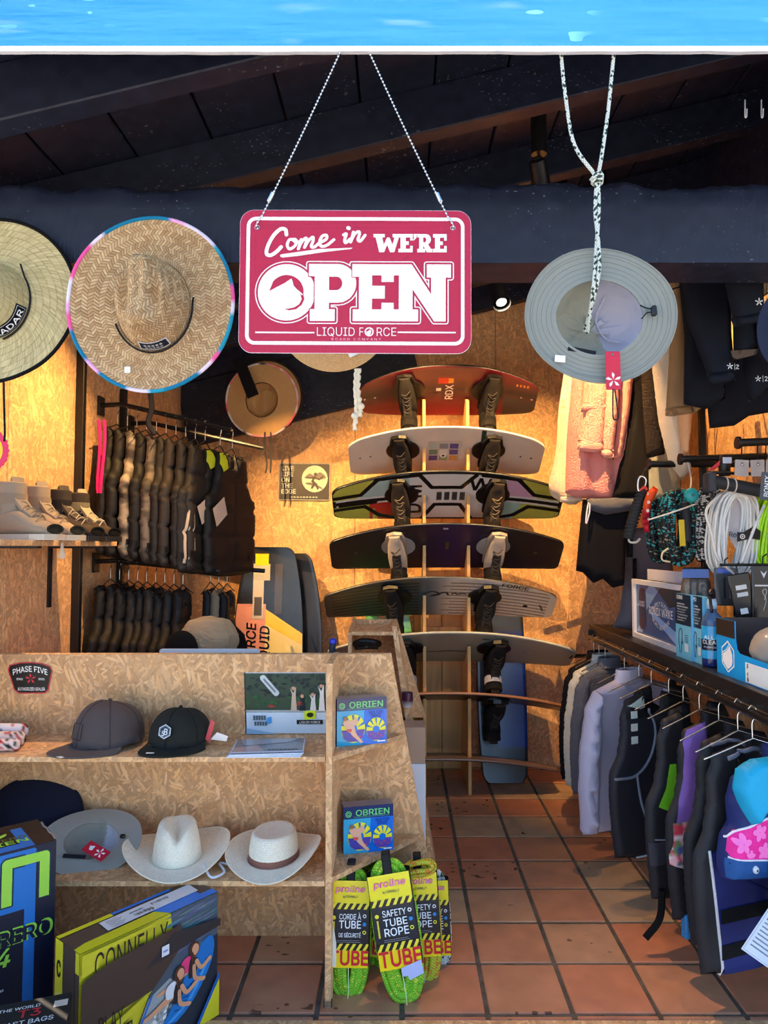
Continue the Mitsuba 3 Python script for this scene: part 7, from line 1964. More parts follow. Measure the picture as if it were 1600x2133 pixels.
NAVY, BK2 = C(34, 44, 110), C(32, 34, 40)


def wvest(Y, label, col, panels=(), lines=(), psi=PSI, k=0, dx=0.0, sy=1.0, black=None):
    Q = GQ(Y, psi, dx) @ np.diag([1, sy, 1, 1])
    t = thing('vest', label, 'vest')
    part(t, 'body', [(X(PV[k].mesh, Q), col)], 'mat_neo', smooth=True)
    for nm, g, c, lb in panels:
        part(t, nm, [(X(PV[k].panel(g, 0.0035, 0.014), Q), c, True)], 'mat_neo', label=lb)
    for pts, r_, c in lines:
        part(t, 'piping', [(X(PV[k].line(pts, r_, 8, 0.001), Q), c)], 'mat_cloth', smooth=True)
    hang(Y, 'wire hanger holding the ' + label.split(',')[0].split(' on the')[0], psi, black)
    return t, Q


GL = C(120, 128, 144)
wvest(3.10, 'plain black vest half hidden behind the lilac jacket', BK2, psi=0.40, k=1, dx=0.09)
t, Q = wvest(2.95, 'black wetsuit vest with pale grey piping and white arm print', C(38, 40, 48), [('shoulder_panel', sbox(-0.15, -0.2, 0.15, -0.1), C(24, 25, 28), None)], [([(-0.03, -0.17), (0.0, -0.26), (-0.03, -0.36), (-0.10, -0.425), (-0.21, -0.43)], 0.006, GL), ([(-0.10, -0.42), (-0.075, -0.55), (-0.03, -0.66), (-0.01, -0.75)], 0.006, GL), ([(-0.10, -0.752), (0.19, -0.735)], 0.004, C(190, 194, 200))], psi=0.40, k=0)
part(t, 'white_print', [(X(PV[0].panel(sbox(-0.13, y, -0.095, y + 0.03), 0.004, 0.02), Q), C(214, 220, 216), True) for y in (-0.20, -0.25, -0.30)] + [(X(PV[0].panel(PG([(-0.14, -0.15), (-0.06, -0.115), (0.04, -0.13), (0.02, -0.15), (-0.08, -0.165)]), 0.004, 0.014), Q), C(190, 206, 194), True)], 'mat_neo', label='white arm print')
t, Q = wvest(2.76, 'black vest with white mesh curve and violet-grey strip', C(34, 35, 42), [('violet_panel', PG([(-0.02, -0.14), (0.08, -0.13), (0.09, -0.42), (0.0, -0.46)]), C(92, 84, 104), 'violet-grey panel'), ('mesh_panel', PG([(-0.13, -0.26), (-0.11, -0.36), (-0.13, -0.42), (-0.16, -0.40), (-0.15, -0.30)]), C(180, 186, 186), 'pale mesh panel')], [([(-0.02, -0.22), (-0.10, -0.25), (-0.13, -0.34)], 0.008, C(206, 214, 214))], psi=0.40, k=2, dx=0.11)
t, Q = wvest(2.62, 'black vest with neon green patch on the lower right rail', C(38, 39, 44), [('green_patch', PG([(-0.13, -0.28), (-0.10, -0.28), (-0.10, -0.38), (-0.14, -0.44), (-0.185, -0.42), (-0.15, -0.36)]), C(126, 214, 46), 'neon green patch'), ('lower_panel', sbox(-0.22, -0.62, 0.2, -0.54), C(58, 60, 70), None)], [([(-0.2, -0.53), (0.0, -0.56), (0.18, -0.55)], 0.003, C(150, 150, 160))], psi=0.40, k=1, dx=0.03)
part(t, 'strap_tail', [(X(tube(spline([(-0.18, -0.70, 0.03), (-0.185, -0.80, 0.02), (-0.24, -0.86, 0.01)], 8), 0.012, 6), Q), C(20, 20, 22))], 'mat_cloth', label='black strap tail')


def floral(v):
    n = meshkit.fbm(v * 34, 3, 9); m2 = meshkit.noise(v * 60, 4)
    c = np.where((n > 0.60)[:, None], C(226, 70, 90), np.where((n > 0.50)[:, None], C(240, 190, 196), np.where((n > 0.42)[:, None], C(110, 150, 100), C(84, 96, 170))))
    return np.where((m2 > 0.72)[:, None], C(250, 230, 230), c)


t, Q = wvest(2.48, 'black vest with purple shoulder and floral panel', C(36, 36, 42), [('purple_panel', PG([(-0.15, -0.10), (0.0, -0.10), (0.0, -0.24), (-0.04, -0.42), (-0.20, -0.42), (-0.16, -0.28)]), C(150, 110, 196), 'purple shoulder panel'), ('floral_panel', PG([(-0.21, -0.42), (-0.03, -0.42), (-0.02, -0.62), (-0.23, -0.55), (-0.21, -0.48)]), floral, 'red and pink floral panel')], [], psi=0.40, k=2, dx=0.05)
part(t, 'blue_buckle', [(X(bx(-0.17, -0.80, 0.0, -0.06, -0.72, 0.03, 0.006), Q), C(36, 120, 180))], 'mat_satin', label='turquoise buckle pad')
wvest(2.33, 'navy and black vest with white piping, behind the large navy vest', BK2, [('navy_panel', PG([(-0.16, -0.40), (-0.1, -0.36), (0.2, -0.42), (0.21, -0.74), (-0.165, -0.75), (-0.185, -0.5)]), NAVY, 'navy front panel')], [([(-0.16, -0.39), (-0.19, -0.5), (-0.17, -0.74)], 0.004, C(196, 198, 206)), ([(-0.1, -0.36), (0.05, -0.42), (0.2, -0.42)], 0.004, GL), ([(-0.12, -0.135), (-0.02, -0.13), (0.02, -0.15)], 0.006, C(130, 134, 150))], psi=0.40, k=0, dx=0.05)
t, Q = wvest(2.20, 'large navy vest with black side and white piping, nearest adult vest', C(36, 37, 42), [('navy_panel', PG([(-0.175, -0.40), (-0.10, -0.36), (0.21, -0.42), (0.22, -0.75), (-0.13, -0.755), (-0.15, -0.58)]), NAVY, 'navy front panel')], [([(-0.18, -0.39), (-0.16, -0.54), (-0.135, -0.75)], 0.005, C(206, 208, 214)), ([(-0.13, -0.39), (0.02, -0.36), (0.08, -0.30)], 0.004, GL), ([(-0.11, -0.46), (0.05, -0.54), (0.14, -0.62)], 0.004, C(26, 34, 90)), ([(-0.10, -0.14), (0.0, -0.12), (0.05, -0.14)], 0.007, C(126, 130, 146))], psi=0.36, k=1, sy=1.02, dx=0.03)
for y in (-0.60, -0.70):
    part(t, 'belt', [(X(PV[1].panel(sbox(-0.145, y, 0.21, y + 0.04), 0.007, 0.02), Q), C(24, 25, 30), True)], 'mat_cloth', label='black belt')
part(t, 'belt_tail', [(X(bx(0.02, -0.78, 0.046, 0.05, -0.52, 0.052, 0.001), Q), C(22, 22, 26))], 'mat_cloth', label='black vertical strap')
part(t, 'strap_tail', [(X(tube(spline([(0.05, -0.74, 0.04), (0.06, -0.82, 0.04), (0.055, -0.90, 0.04)], 8), [0.014] * 16 + [0.004], 6), Q), C(22, 22, 26))], 'mat_cloth', label='black strap tail')
# child's vest
CQ = M((1.055, 2.10, RZ - 0.03), (math.cos(0.24), math.sin(0.24), 0), (0, 0, 1)) @ np.diag([0.74, 0.85, 0.9, 1])
cg = PG([(-0.06, -0.14), (-0.13, -0.17), (-0.16, -0.25), (-0.155, -0.32), (-0.19, -0.36), (-0.205, -0.44), (-0.198, -0.50), (0.0, -0.515), (0.198, -0.50), (0.205, -0.44), (0.19, -0.36), (0.155, -0.32), (0.16, -0.25), (0.13, -0.17), (0.06, -0.14), (0, -0.2)])
PC = Puff(cg, 0.10, 0.05, 0.012, 0.008, (8, 6), 60)
t = thing('child_vest', 'child swim vest in turquoise, pink flowers and navy at the right edge', 'vest')
part(t, 'body', [(X(PC.mesh, CQ), C(30, 44, 104))], 'mat_neo', smooth=True)


part(t, 'chest_panel', [(X(PC.panel(PG([(-0.21, -0.36), (-0.17, -0.335), (-0.05, -0.295), (0.21, -0.27), (0.22, -0.43), (0.0, -0.43), (-0.19, -0.415)]), 0.004, 0.012), CQ), C(232, 40, 148), True)], 'mat_neo', label='bright pink chest panel')
fl = []
for fx, fy, fr in ((-0.15, -0.37, 0.032), (-0.08, -0.335, 0.03), (-0.06, -0.40, 0.03), (0.0, -0.36, 0.034), (0.07, -0.32, 0.03), (0.08, -0.39, 0.034), (0.15, -0.35, 0.034), (-0.12, -0.41, 0.02)):
    for q in range(5):
        b_ = q * 2 * math.pi / 5 + fx * 40
        fl.append((X(PC.panel(shapely.affinity.rotate(shapely.affinity.scale(Point(fx + fr * 0.55 * math.cos(b_), fy + fr * 0.55 * math.sin(b_)).buffer(1, 6), fr * 0.5, fr * 0.33), math.degrees(b_)).intersection(PG([(-0.20, -0.36), (-0.16, -0.33), (-0.05, -0.30), (0.21, -0.275), (0.21, -0.425), (0.0, -0.425), (-0.185, -0.412)])), 0.0055, 0.014), CQ), C(248, 120, 200), True))
part(t, 'flower_print', fl, 'mat_neo', label='paler pink hibiscus print')
part(t, 'belt_panel', [(X(PC.panel(PG([(-0.21, -0.42), (0.2, -0.435), (0.2, -0.495), (-0.21, -0.485)]), 0.004, 0.014), CQ), C(26, 78, 140), True)], 'mat_neo', label='blue waist band')
cl = Puff(PG([(-0.165, -0.12), (-0.10, -0.095), (-0.03, -0.09), (0.06, -0.105), (0.14, -0.16), (0.19, -0.25), (0.17, -0.275), (0.06, -0.285), (0.0, -0.20), (-0.05, -0.255), (-0.09, -0.30), (-0.115, -0.31), (-0.155, -0.26), (-0.185, -0.19)]).buffer(-0.012).buffer(0.012), 0.075, 0.035, 0.011, 0.006, (12, 10), 61)
ck = part(t, 'collar', [(X(cl.mesh, CQ, mv(0, 0, 0.055)), C(20, 160, 206))], 'mat_neo', smooth=True, label='puffed turquoise collar')
part(ck, 'reflective_tape', [(X(cl.panel(PG([(0.0, -0.165), (0.085, -0.135), (0.105, -0.165), (0.02, -0.20)]), 0.003, 0.012), CQ, mv(0, 0, 0.055)), C(176, 200, 206), True)], 'mat_satin', label='silver reflective tape')
for pts, r_, c in (([(-0.19, -0.36), (-0.15, -0.33), (-0.05, -0.295), (0.15, -0.275)], 0.004, C(226, 226, 240)), ([(-0.195, -0.417), (0.0, -0.432), (0.19, -0.43)], 0.004, C(210, 214, 230))):
    part(t, 'piping', [(X(PC.line(pts, r_, 8, 0.002), CQ), c)], 'mat_cloth', smooth=True)
part(t, 'snap', [(X(lathe([(0, 0.006), (0.008, 0.006), (0.012, 0.002), (0.013, -0.002)], 18), CQ, mv(-0.10, -0.455, 0.054)), C(206, 210, 214)), (X(lathe([(0.0, 0.0075), (0.004, 0.0075)], 14), CQ, mv(-0.10, -0.455, 0.054)), C(60, 70, 90))], 'mat_satin', smooth=True, label='round pale logo badge')
part(t, 'strap', [(X(PC.panel(sbox(-0.045, -0.48, -0.01, -0.41), 0.010, 0.02), CQ), C(24, 36, 90), True), (X(bx(0.0, -0.66, 0.058, 0.028, -0.45, 0.064, 0.001), CQ), C(30, 84, 150), 30)], 'mat_cloth', label='blue strap')
bk = part(t, 'buckle', [(X(bx(-0.02, -0.65, 0.055, 0.045, -0.61, 0.08, 0.008), CQ), C(196, 214, 206))], 'mat_satin', label='pale green-white buckle')
part(t, 'leg_strap', [(X(bx(-0.012, -0.76, 0.05, 0.030, -0.64, 0.07, 0.004), CQ), C(34, 52, 130))], 'mat_cloth')
hang(2.11, 'wire hanger holding the child swim vest', 0.24)
NQ = M((1.16, 2.14, RZ - 0.25), (math.cos(0.2), math.sin(0.2), 0), (0, 0, 1))
t = thing('child_vest', 'navy child vest with white warning print reading NOURRISSON, behind the turquoise collar', 'vest')
pn = Puff(PG([(-0.10, 0.16), (0.16, 0.18), (0.2, -0.3), (-0.06, -0.30), (-0.10, 0.0)]), 0.06, 0.03, 0.02, 0.006, (8, 6), 63)
part(t, 'body', [(X(pn.mesh, NQ), C(30, 44, 96))], 'mat_neo', smooth=True)
p = Print().text('OBRIEN', -0.02, 0.10, 0.02, WHITE, w=0.11, up=False).text('NOURRISSON', 0.0, 0.072, 0.018, WHITE, w=0.13, up=False).poly([(-0.06, 0.03), (-0.03, 0.03), (-0.045, 0.056)], WHITE, up=False).disc(-0.005, 0.043, 0.013, WHITE, ri=0.010, up=False).rect(-0.06, 0.008, 0.04, 0.012, C(150, 160, 190), up=False)
part(t, 'print', p.on(NQ @ mv(0, 0, 0.034)), 'mat_satin', label='white warning print')
t = thing('mesh_bag', 'pink and dark mesh garment at the right edge beside the child vest', 'vest')
PQ = M((1.20, 2.03, 0.42), (1, 0.1, 0), (0, 0, 1))
pm = Puff(PG([(-0.10, 0.24), (0.1, 0.26), (0.12, -0.12), (-0.10, -0.10), (-0.12, 0.05)]), 0.06, 0.03, 0.016, 0.006, (8, 6), 66)
part(t, 'body', [(X(pm.mesh, PQ), lambda v: np.where((v[:, 2] < 0.42)[:, None], C(216, 52, 76), C(150, 96, 110)))], 'mat_cloth', smooth=True)
t = thing('care_card', 'large white printed instruction card hanging at the lower right', 'card')
KQ = M(at(1640, 1930, 1.98), (1, 0.12, 0), (0, -0.06, 1)) @ rot(-36, (0, 0, 1)) @ np.diag([0.92, 0.92, 1, 1])
g = PG([(-0.085, -0.13), (0.085, -0.13), (0.085, 0.11), (0.055, 0.14), (-0.055, 0.14), (-0.085, 0.11)])
part(t, 'card', [(X(slab(g, 0, 0.0015), KQ), C(206, 218, 238))], 'mat_satin')
p = Print()
for k in range(17):
    p.rect(-0.07, 0.095 - 0.0125 * k, 0.07 - 0.02 * ((k * 5) % 3), 0.0995 - 0.0125 * k, C(150, 50, 60) if k in (6, 9) else C(120, 132, 156), up=False)
p.add(g.buffer(-0.004).difference(g.buffer(-0.005)), C(120, 130, 150))
part(t, 'print', p.on(KQ @ mv(0, 0, 0.0015)), 'mat_satin')
part(t, 'small_card', [(X(slab(rrect(-0.05, 0.15, 0.03, 0.22, 0.006), 0, 0.0015), KQ), C(196, 210, 234))], 'mat_satin')
part(t, 'cord', [(tube(spline([(KQ @ [0, 0.135, 0.001, 1])[:3], (KQ @ [0.02, 0.24, 0.02, 1])[:3], [1.16, 2.03, 0.42]], 6), 0.002, 5), BLACK)], 'mat_matte')
# ------------------------------------------------------------------ boxes at the lower left
YEL, TAPE = C(226, 208, 28), C(66, 50, 44)
a, b = np.array([-0.818, 1.862, 0.0125]), np.array([-0.551, 2.192, 0.0125])
FW, FH, FD = float(np.linalg.norm((b - a)[:2])), 0.352, 0.128
BQ = M(a, b - a, (0, 0, 1))                       # x along the front from the near corner, y up, z out of the front
t = thing('raft_box', 'yellow and brown taped carton picturing two riders on a blue raft', 'box')
part(t, 'carton', [(X(bx(0, 0, -FD, FW, FH, 0, 0.003), BQ), C(74, 58, 50))], 'mat_satin', smooth=False)
P_ = lambda u, v: (u * FW, v * FH)
p = Print()
p.poly([P_(0, 0), P_(1, 0), P_(1, 1), P_(0, 1)], C(196, 186, 40))
p.poly([P_(0.62, 1), P_(0.7, 1), P_(1, 1), P_(1, 0.0), P_(0.28, 0.0), P_(0.47, 0.45), P_(0.66, 0.66)], C(70, 84, 98))
r3 = random.Random(3)
for k in range(46):                                # water
    u0, v0 = r3.uniform(0.62, 0.97), r3.uniform(0.62, 0.98)
    p.poly([P_(u0 - 0.08, v0), P_(u0, v0 + 0.012), P_(min(1, u0 + 0.10), v0 + 0.02), P_(u0, v0 - 0.006)], C(60 + r3.randint(0, 50), 80 + r3.randint(0, 50), 100 + r3.randint(0, 50)), up=False)
p.k += 1
p.poly([P_(0.55, 0.0), P_(1, 0), P_(1, 0.66), P_(0.86, 0.62), P_(0.7, 0.2)], C(34, 42, 56)).poly([P_(0.3, 0.02), P_(0.62, 0.02), P_(0.58, 0.2), P_(0.66, 0.44), P_(0.62, 0.5), P_(0.46, 0.42)], C(150, 156, 160))
for k in range(90):
    u0 = r3.uniform(0.34, 0.66); v0 = r3.uniform(0.03, 0.12 + (u0 - 0.30) * 0.9)
    p.disc(*P_(u0, v0), r3.uniform(0.002, 0.007), C(*[r3.choice((120, 186, 214, 226))] * 3), up=False)
p.k += 1
p.poly([P_(0.54, 0.12), P_(0.60, 0.10), P_(0.78, 0.2), P_(0.93, 0.42), P_(0.97, 0.6), P_(0.93, 0.68), P_(0.84, 0.62), P_(0.72, 0.42), P_(0.62, 0.24)], C(24, 110, 186), 4)
for k in range(6):
    p.line([P_(0.60 + 0.06 * k, 0.15 + 0.07 * k), P_(0.66 + 0.05 * k, 0.13 + 0.075 * k)], 0.004, C(16, 70, 140), up=False)
p.line([P_(0.60, 0.14), P_(0.78, 0.26), P_(0.92, 0.50)], 0.010, C(60, 150, 216), 4)
sk, hair = C(206, 150, 116), C(80, 44, 30)
for du, dv, sc, suit in ((0.0, 0.0, 1.0, C(226, 60, 120)), (-0.12, -0.13, 1.05, C(214, 214, 220))):
    f = lambda u, v: P_(du + u, dv + v)
    p.poly([f(0.80, 0.58), f(0.70, 0.50), f(0.58, 0.44), f(0.52, 0.42), f(0.56, 0.40), f(0.70, 0.44), f(0.82, 0.50)], sk, 3)
    p.poly([f(0.70, 0.56), f(0.75, 0.60), f(0.80, 0.56), f(0.78, 0.48), f(0.71, 0.48)], suit, 3).poly([f(0.77, 0.56), f(0.83, 0.55), f(0.82, 0.44), f(0.76, 0.42)], C(40, 36, 40), 3)
    p.line([f(0.82, 0.53), f(0.86, 0.46), f(0.93, 0.50)], 0.012, sk, 3).line([f(0.80, 0.50), f(0.81, 0.40), f(0.88, 0.36)], 0.012, sk, 3)
    p.disc(*f(0.80, 0.635), 0.017, hair, ry=0.022).disc(*f(0.807, 0.632), 0.012, sk, ry=0.016)
    p.poly([f(0.775, 0.64), f(0.775, 0.55), f(0.79, 0.52), f(0.795, 0.60)], hair, up=True)
p.poly([P_(0.82, 0), P_(1, 0), P_(1, 0.30)], C(206, 196, 40)).poly([P_(0.80, 0), P_(0.83, 0), P_(1, 0.31), P_(1, 0.36)], C(24, 90, 170), up=False).line([P_(0.28, 0), P_(0.47, 0.45)], 0.006, C(30, 100, 186))
p.poly([P_(0.10, 0.86), P_(0.12, 0.95), P_(0.6, 1.0), P_(0, 1.0), P_(0, 0.84)], C(196, 186, 40))
p.text('CONNELLY', FW * 0.33, FH * 0.80, 0.060, C(24, 22, 22), w=FW * 0.50, bold=False)
p.poly([P_(0.0, 0.80), P_(0.03, 0.82), P_(0.16, 0.86), P_(0.68, 0.90), P_(0.70, 0.74), P_(0.48, 0.50), P_(0.2, 0.47), P_(0.09, 0.43), P_(0.04, 0.36), P_(0, 0.40)], TAPE).poly([P_(0.42, 0.68), P_(1, 0.74), P_(1, 0.80), P_(0.62, 0.86)], C(46, 42, 46), up=False)
p.k += 1
p.poly([P_(0.08, 0.33), P_(0.2, 0.34), P_(0.44, 0.46), P_(0.42, 0.49), P_(0.2, 0.405), P_(0.08, 0.385)], C(196, 186, 40)).text('PLAY', FW * 0.19, FH * 0.375, 0.044, C(24, 24, 24), w=FW * 0.16, bold=False)
p.rect(*P_(0.14, 0.04), *P_(0.22, 0.29), C(28, 28, 28)).disc(*P_(0.18, 0.19), 0.0135, C(206, 196, 40), ri=0.011, up=False).text('3', FW * 0.18, FH * 0.165, 0.016, C(206, 196, 40), up=False, w=0.008).text('RIDER', FW * 0.18, FH * 0.06, 0.013, C(206, 196, 40), w=0.030)
p.poly([P_(0.25, 0.36), P_(0.33, 0.37), P_(0.33, 0.22), P_(0.29, 0.17), P_(0.25, 0.21)], C(28, 28, 28)).poly([P_(0.257, 0.32), P_(0.323, 0.33), P_(0.323, 0.225), P_(0.29, 0.185), P_(0.257, 0.215)], C(206, 196, 40)).text('1', FW * 0.29, FH * 0.225, 0.026, C(28, 28, 28), w=0.012, up=False).text('WARRANTY', FW * 0.29, FH * 0.338, 0.006, C(206, 196, 40), w=0.028)
p.rect(*P_(0.53, 0.72), *P_(0.585, 0.80), C(214, 216, 226)).rect(*P_(0.54, 0.75), *P_(0.575, 0.765), C(130, 140, 180))
p.rect(*P_(0.0, 0.12), *P_(0.05, 0.20), C(206, 210, 214), up=False).rect(*P_(0.0, 0.05), *P_(0.05, 0.12), C(40, 120, 190))
part(t, 'print', p.on(BQ), 'mat_satin', label='yellow print with two riders on a blue raft')
TQ = BQ @ M((0, FH, 0), (1, 0, 0), (0, 0, -1))     # top: x along, y to the back
p = Print().rect(0, 0, FW, FD, C(78, 62, 52)).poly([(0, 0), (FW * 0.62, 0), (FW * 0.66, 0.044), (FW * 0.08, 0.040), (0, 0.03)], YEL).poly([(FW * 0.62, 0), (FW, 0), (FW, 0.03), (FW * 0.9, 0.03), (FW * 0.9, 0.05), (FW * 0.55, 0.052)], C(30, 120, 210)).poly([(0, FD), (0, FD * 0.86), (FW * 0.36, FD * 0.86), (FW * 0.36, FD)], YEL, up=False).poly([(FW * 0.36, FD), (FW * 0.36, FD * 0.9), (FW * 0.8, FD * 0.9), (FW * 0.8, FD)], C(30, 120, 210))
p.poly([(FW * 0.24, 0.046), (FW * 0.92, 0.050), (FW * 0.93, 0.106), (FW * 0.25, 0.104)], C(226, 220, 216))
for k in range(14):
    p.rect(FW * 0.45 + 0.004 * k, 0.058, FW * 0.45 + 0.004 * k + r3.choice((0.0012, 0.0024)), 0.072, C(50, 48, 50), up=False)
    p.rect(FW * 0.60 + 0.004 * k, 0.080, FW * 0.60 + 0.004 * k + r3.choice((0.0012, 0.0024)), 0.092, C(50, 48, 50), up=False)
    p.rect(FW * 0.44 + 0.003 * k, 0.080, FW * 0.44 + 0.003 * k + 0.0014, 0.088, C(50, 48, 50), up=False)
for k in range(7):
    p.rect(FW * 0.28, 0.052 + 0.0066 * k, FW * (0.36 + 0.015 * (k % 3)), 0.054 + 0.0066 * k, C(150, 146, 146), up=False)
p.text('90', FW * 0.56, 0.054, 0.014, C(20, 20, 24), w=0.018)
part(t, 'top_print', p.on(TQ), 'mat_satin', label='white shipping label on the taped top')
SQ = BQ @ M((0, 0, -FD), (0, 0, 1), (0, 1, 0))     # near end
p = Print().rect(0, 0, 0.042, FH, C(206, 190, 40), up=False).rect(0.108, FH * 0.85, FD, FH, C(196, 186, 40), up=False).rect(0.012, 0, 0.03, FH * 0.62, C(206, 210, 214)).rect(0.044, 0, 0.106, FH, C(70, 54, 46)).text('C', 0.022, FH * 0.74, 0.04, C(30, 28, 28), w=0.02)
part(t, 'end_print', p.on(SQ), 'mat_satin')

# tall tube box
a, b = np.array([-1.42, 1.70, 0.0125]), np.array([-0.985, 2.075, 0.0125])
d = (b - a)[:2] / np.linalg.norm((b - a)[:2])
SW_, SH_, SD_ = 0.575, 0.552, 0.205
BQ = M((b[0], b[1], 0.0125), (d[0], d[1], 0), (0, 0, 1))      # origin at the right front corner, front runs to -x
t = thing('tube_carton', 'tall blue and navy carton with lime lettering at the lower left', 'box')
part(t, 'carton', [(X(bx(-SW_, 0, -SD_, 0, SH_, 0, 0.004), BQ), C(24, 26, 44))], 'mat_satin', smooth=False)
LIME, BLU2, NV = C(150, 206, 70), C(30, 108, 186), C(20, 24, 46)
p = Print().rect(-SW_, 0, 0, SH_, NV).rect(-SW_, SH_ * 0.70, -0.055, SH_ * 0.99, BLU2).rect(-0.080, 0.02, -0.052, SH_ * 0.985, BLU2, up=False)


def blockletter(x, y, w, h, kind, th):
    o = {'E': [[(x + w, y), (x, y), (x, y + h), (x + w, y + h)], [(x, y + h * 0.5), (x + w * 0.8, y + h * 0.5)]], 'n': [[(x, y), (x, y + h), (x + w, y + h), (x + w, y)]], 'I': [[(x, y), (x, y + h)]], 'R': [[(x, y), (x, y + h), (x + w, y + h), (x + w, y + h * .45), (x, y + h * .45)], [(x + w * .6, y + h * .45), (x + w, y)]], 'B': [[(x, y), (x, y + h), (x + w, y + h), (x + w, y), (x, y)], [(x, y + h * .5), (x + w, y + h * .5)]], 'O': [[(x, y), (x, y + h), (x + w, y + h), (x + w, y), (x, y)]]}[kind]
    return unary_union([LineString(q).buffer(th / 2, cap_style=2, join_style=1) for q in o])


for k, (ch_, x, w) in enumerate((('n', -0.125, 0.095), ('E', -0.245, 0.09), ('I', -0.285, 0.0), ('R', -0.40, 0.085), ('B', -0.52, 0.085))):
    gch = blockletter(x, SH_ * 0.72 if ch_ != 'n' else SH_ * 0.735, w, SH_ * 0.205, ch_, 0.026)
    p.add(gch.buffer(0.004), C(16, 40, 60), False)
    p.p.append((flat(gch, (p.k + 1) * LZ), LIME, False))
p.k += 2
p.text('SOMBRERO', -0.155, SH_ * 0.545, 0.042, LIME, w=0.30).text('SOMBRERO', -0.155, SH_ * 0.548, 0.036, NV, w=0.285).text('4', -0.135, SH_ * 0.45, 0.046, LIME, w=0.04, shear=0.25)
for k, s in enumerate(('1-4 RIDERS OR 680 LBS. MAX', '84" DIAMETER (DEFLATED)', 'QUICK CONNECTION TOW SYSTEM', 'SOFT WOVEN HANDLES', 'EVA KNUCKLE GUARDS', 'FULLY-COVERED STURDY NYLON COVER', 'LIGHTNING VALVES FOR FAST INFLATION')):
    p.text(s, -0.30, SH_ * (0.395 - 0.031 * k), 0.0072, C(206, 206, 210), up=False, center=False, condensed=1.0)
p.disc(-0.20, SH_ * 0.15, 0.075, C(40, 110, 190), ry=0.03).rect(-0.275, 0.02, -0.125, SH_ * 0.15, C(140, 170, 60)).disc(-0.20, SH_ * 0.165, 0.05, C(60, 140, 206), ry=0.016).disc(-0.09, SH_ * 0.10, 0.05, C(80, 140, 70), ry=0.022)
for k in range(5):
    p.poly([(-0.27 + 0.03 * k, 0.045), (-0.255 + 0.03 * k, 0.075), (-0.24 + 0.03 * k, 0.045)], C(20, 50, 80), up=False).disc(-0.255 + 0.03 * k, 0.03, 0.007, C(30, 110, 170), up=False)
p.rect(-0.265, 0.085, -0.18, 0.105, C(26, 30, 40))
part(t, 'print', p.on(BQ), 'mat_satin', label='lime and blue front print')
TQ = BQ @ M((0, SH_, 0), (1, 0, 0), (0, 0, -1))
p = Print().rect(-SW_, 0, 0, SD_, C(30, 26, 28)).rect(-0.085, 0, -0.055, SD_ * 0.8, BLU2, up=False).rect(-SW_, 0, -0.055, 0.04, BLU2).text('SOMBRERO', -0.15, 0.075, 0.022, C(90, 96, 50), w=0.18, up=False).text('OBRIEN', -0.15, 0.045, 0.026, LIME, w=0.18, up=False).poly([(-0.3, 0.12), (-0.2, 0.15), (-0.13, 0.13), (-0.1, 0.14), (-0.12, 0.11), (-0.22, 0.10)], LIME, 3).poly([(-0.26, 0.125), (-0.2, 0.14), (-0.16, 0.125)], C(200, 190, 40))
part(t, 'top_print', p.on(TQ), 'mat_satin')
part(t, 'worn_edge', [(X(tube(np.array([[0.0, SH_, -0.01 - 0.02 * i] for i in range(9)]) + np.array([[0.0015 * (i % 3), 0.001 * (i % 2), 0] for i in range(9)]), 0.003, 5), BQ), C(150, 130, 112))], 'mat_matte', label='scuffed pale cardboard edge')
# black bag cartons at the bottom left corner
c0 = at(66, 2092, 1.74)
t = thing('bag_carton', 'black printed carton with red and white lettering at the bottom left corner', 'box')
KQ = M((c0[0], c0[1], 0.0125), (1, 0.35, 0), (-0.35, 1, 0))
hh = c0[2] - 0.0125
part(t, 'carton', [(X(bx(-0.32, -0.28, 0, 0.085, 0.02, hh, 0.003), KQ), C(24, 22, 24))], 'mat_matte')
p = Print()
p.rect(-0.32, -0.28, 0.085, 0.02, C(26, 24, 26)).text('IN THE WORLD', -0.035, -0.015, 0.011, C(214, 208, 204), w=0.11, up=False).text('T3', 0.0, -0.048, 0.028, C(186, 40, 50), w=0.05, up=False).text('FAST BAGS', 0.0, -0.075, 0.016, C(206, 200, 200), w=0.11, up=False).rect(0.05, -0.03, 0.08, -0.005, C(196, 180, 166))
part(t, 'print', p.on(KQ @ mv(0, 0, hh)), 'mat_matte', label='white and red lettering')
part(t, 'flap', [(X(bx(0.0, -0.12, hh - 0.05, 0.105, -0.06, hh - 0.044, 0.001), KQ), C(170, 160, 156))], 'mat_matte')

# ------------------------------------------------------------------ packaged tow ropes beside the counter
BLK2 = C(34, 36, 44)


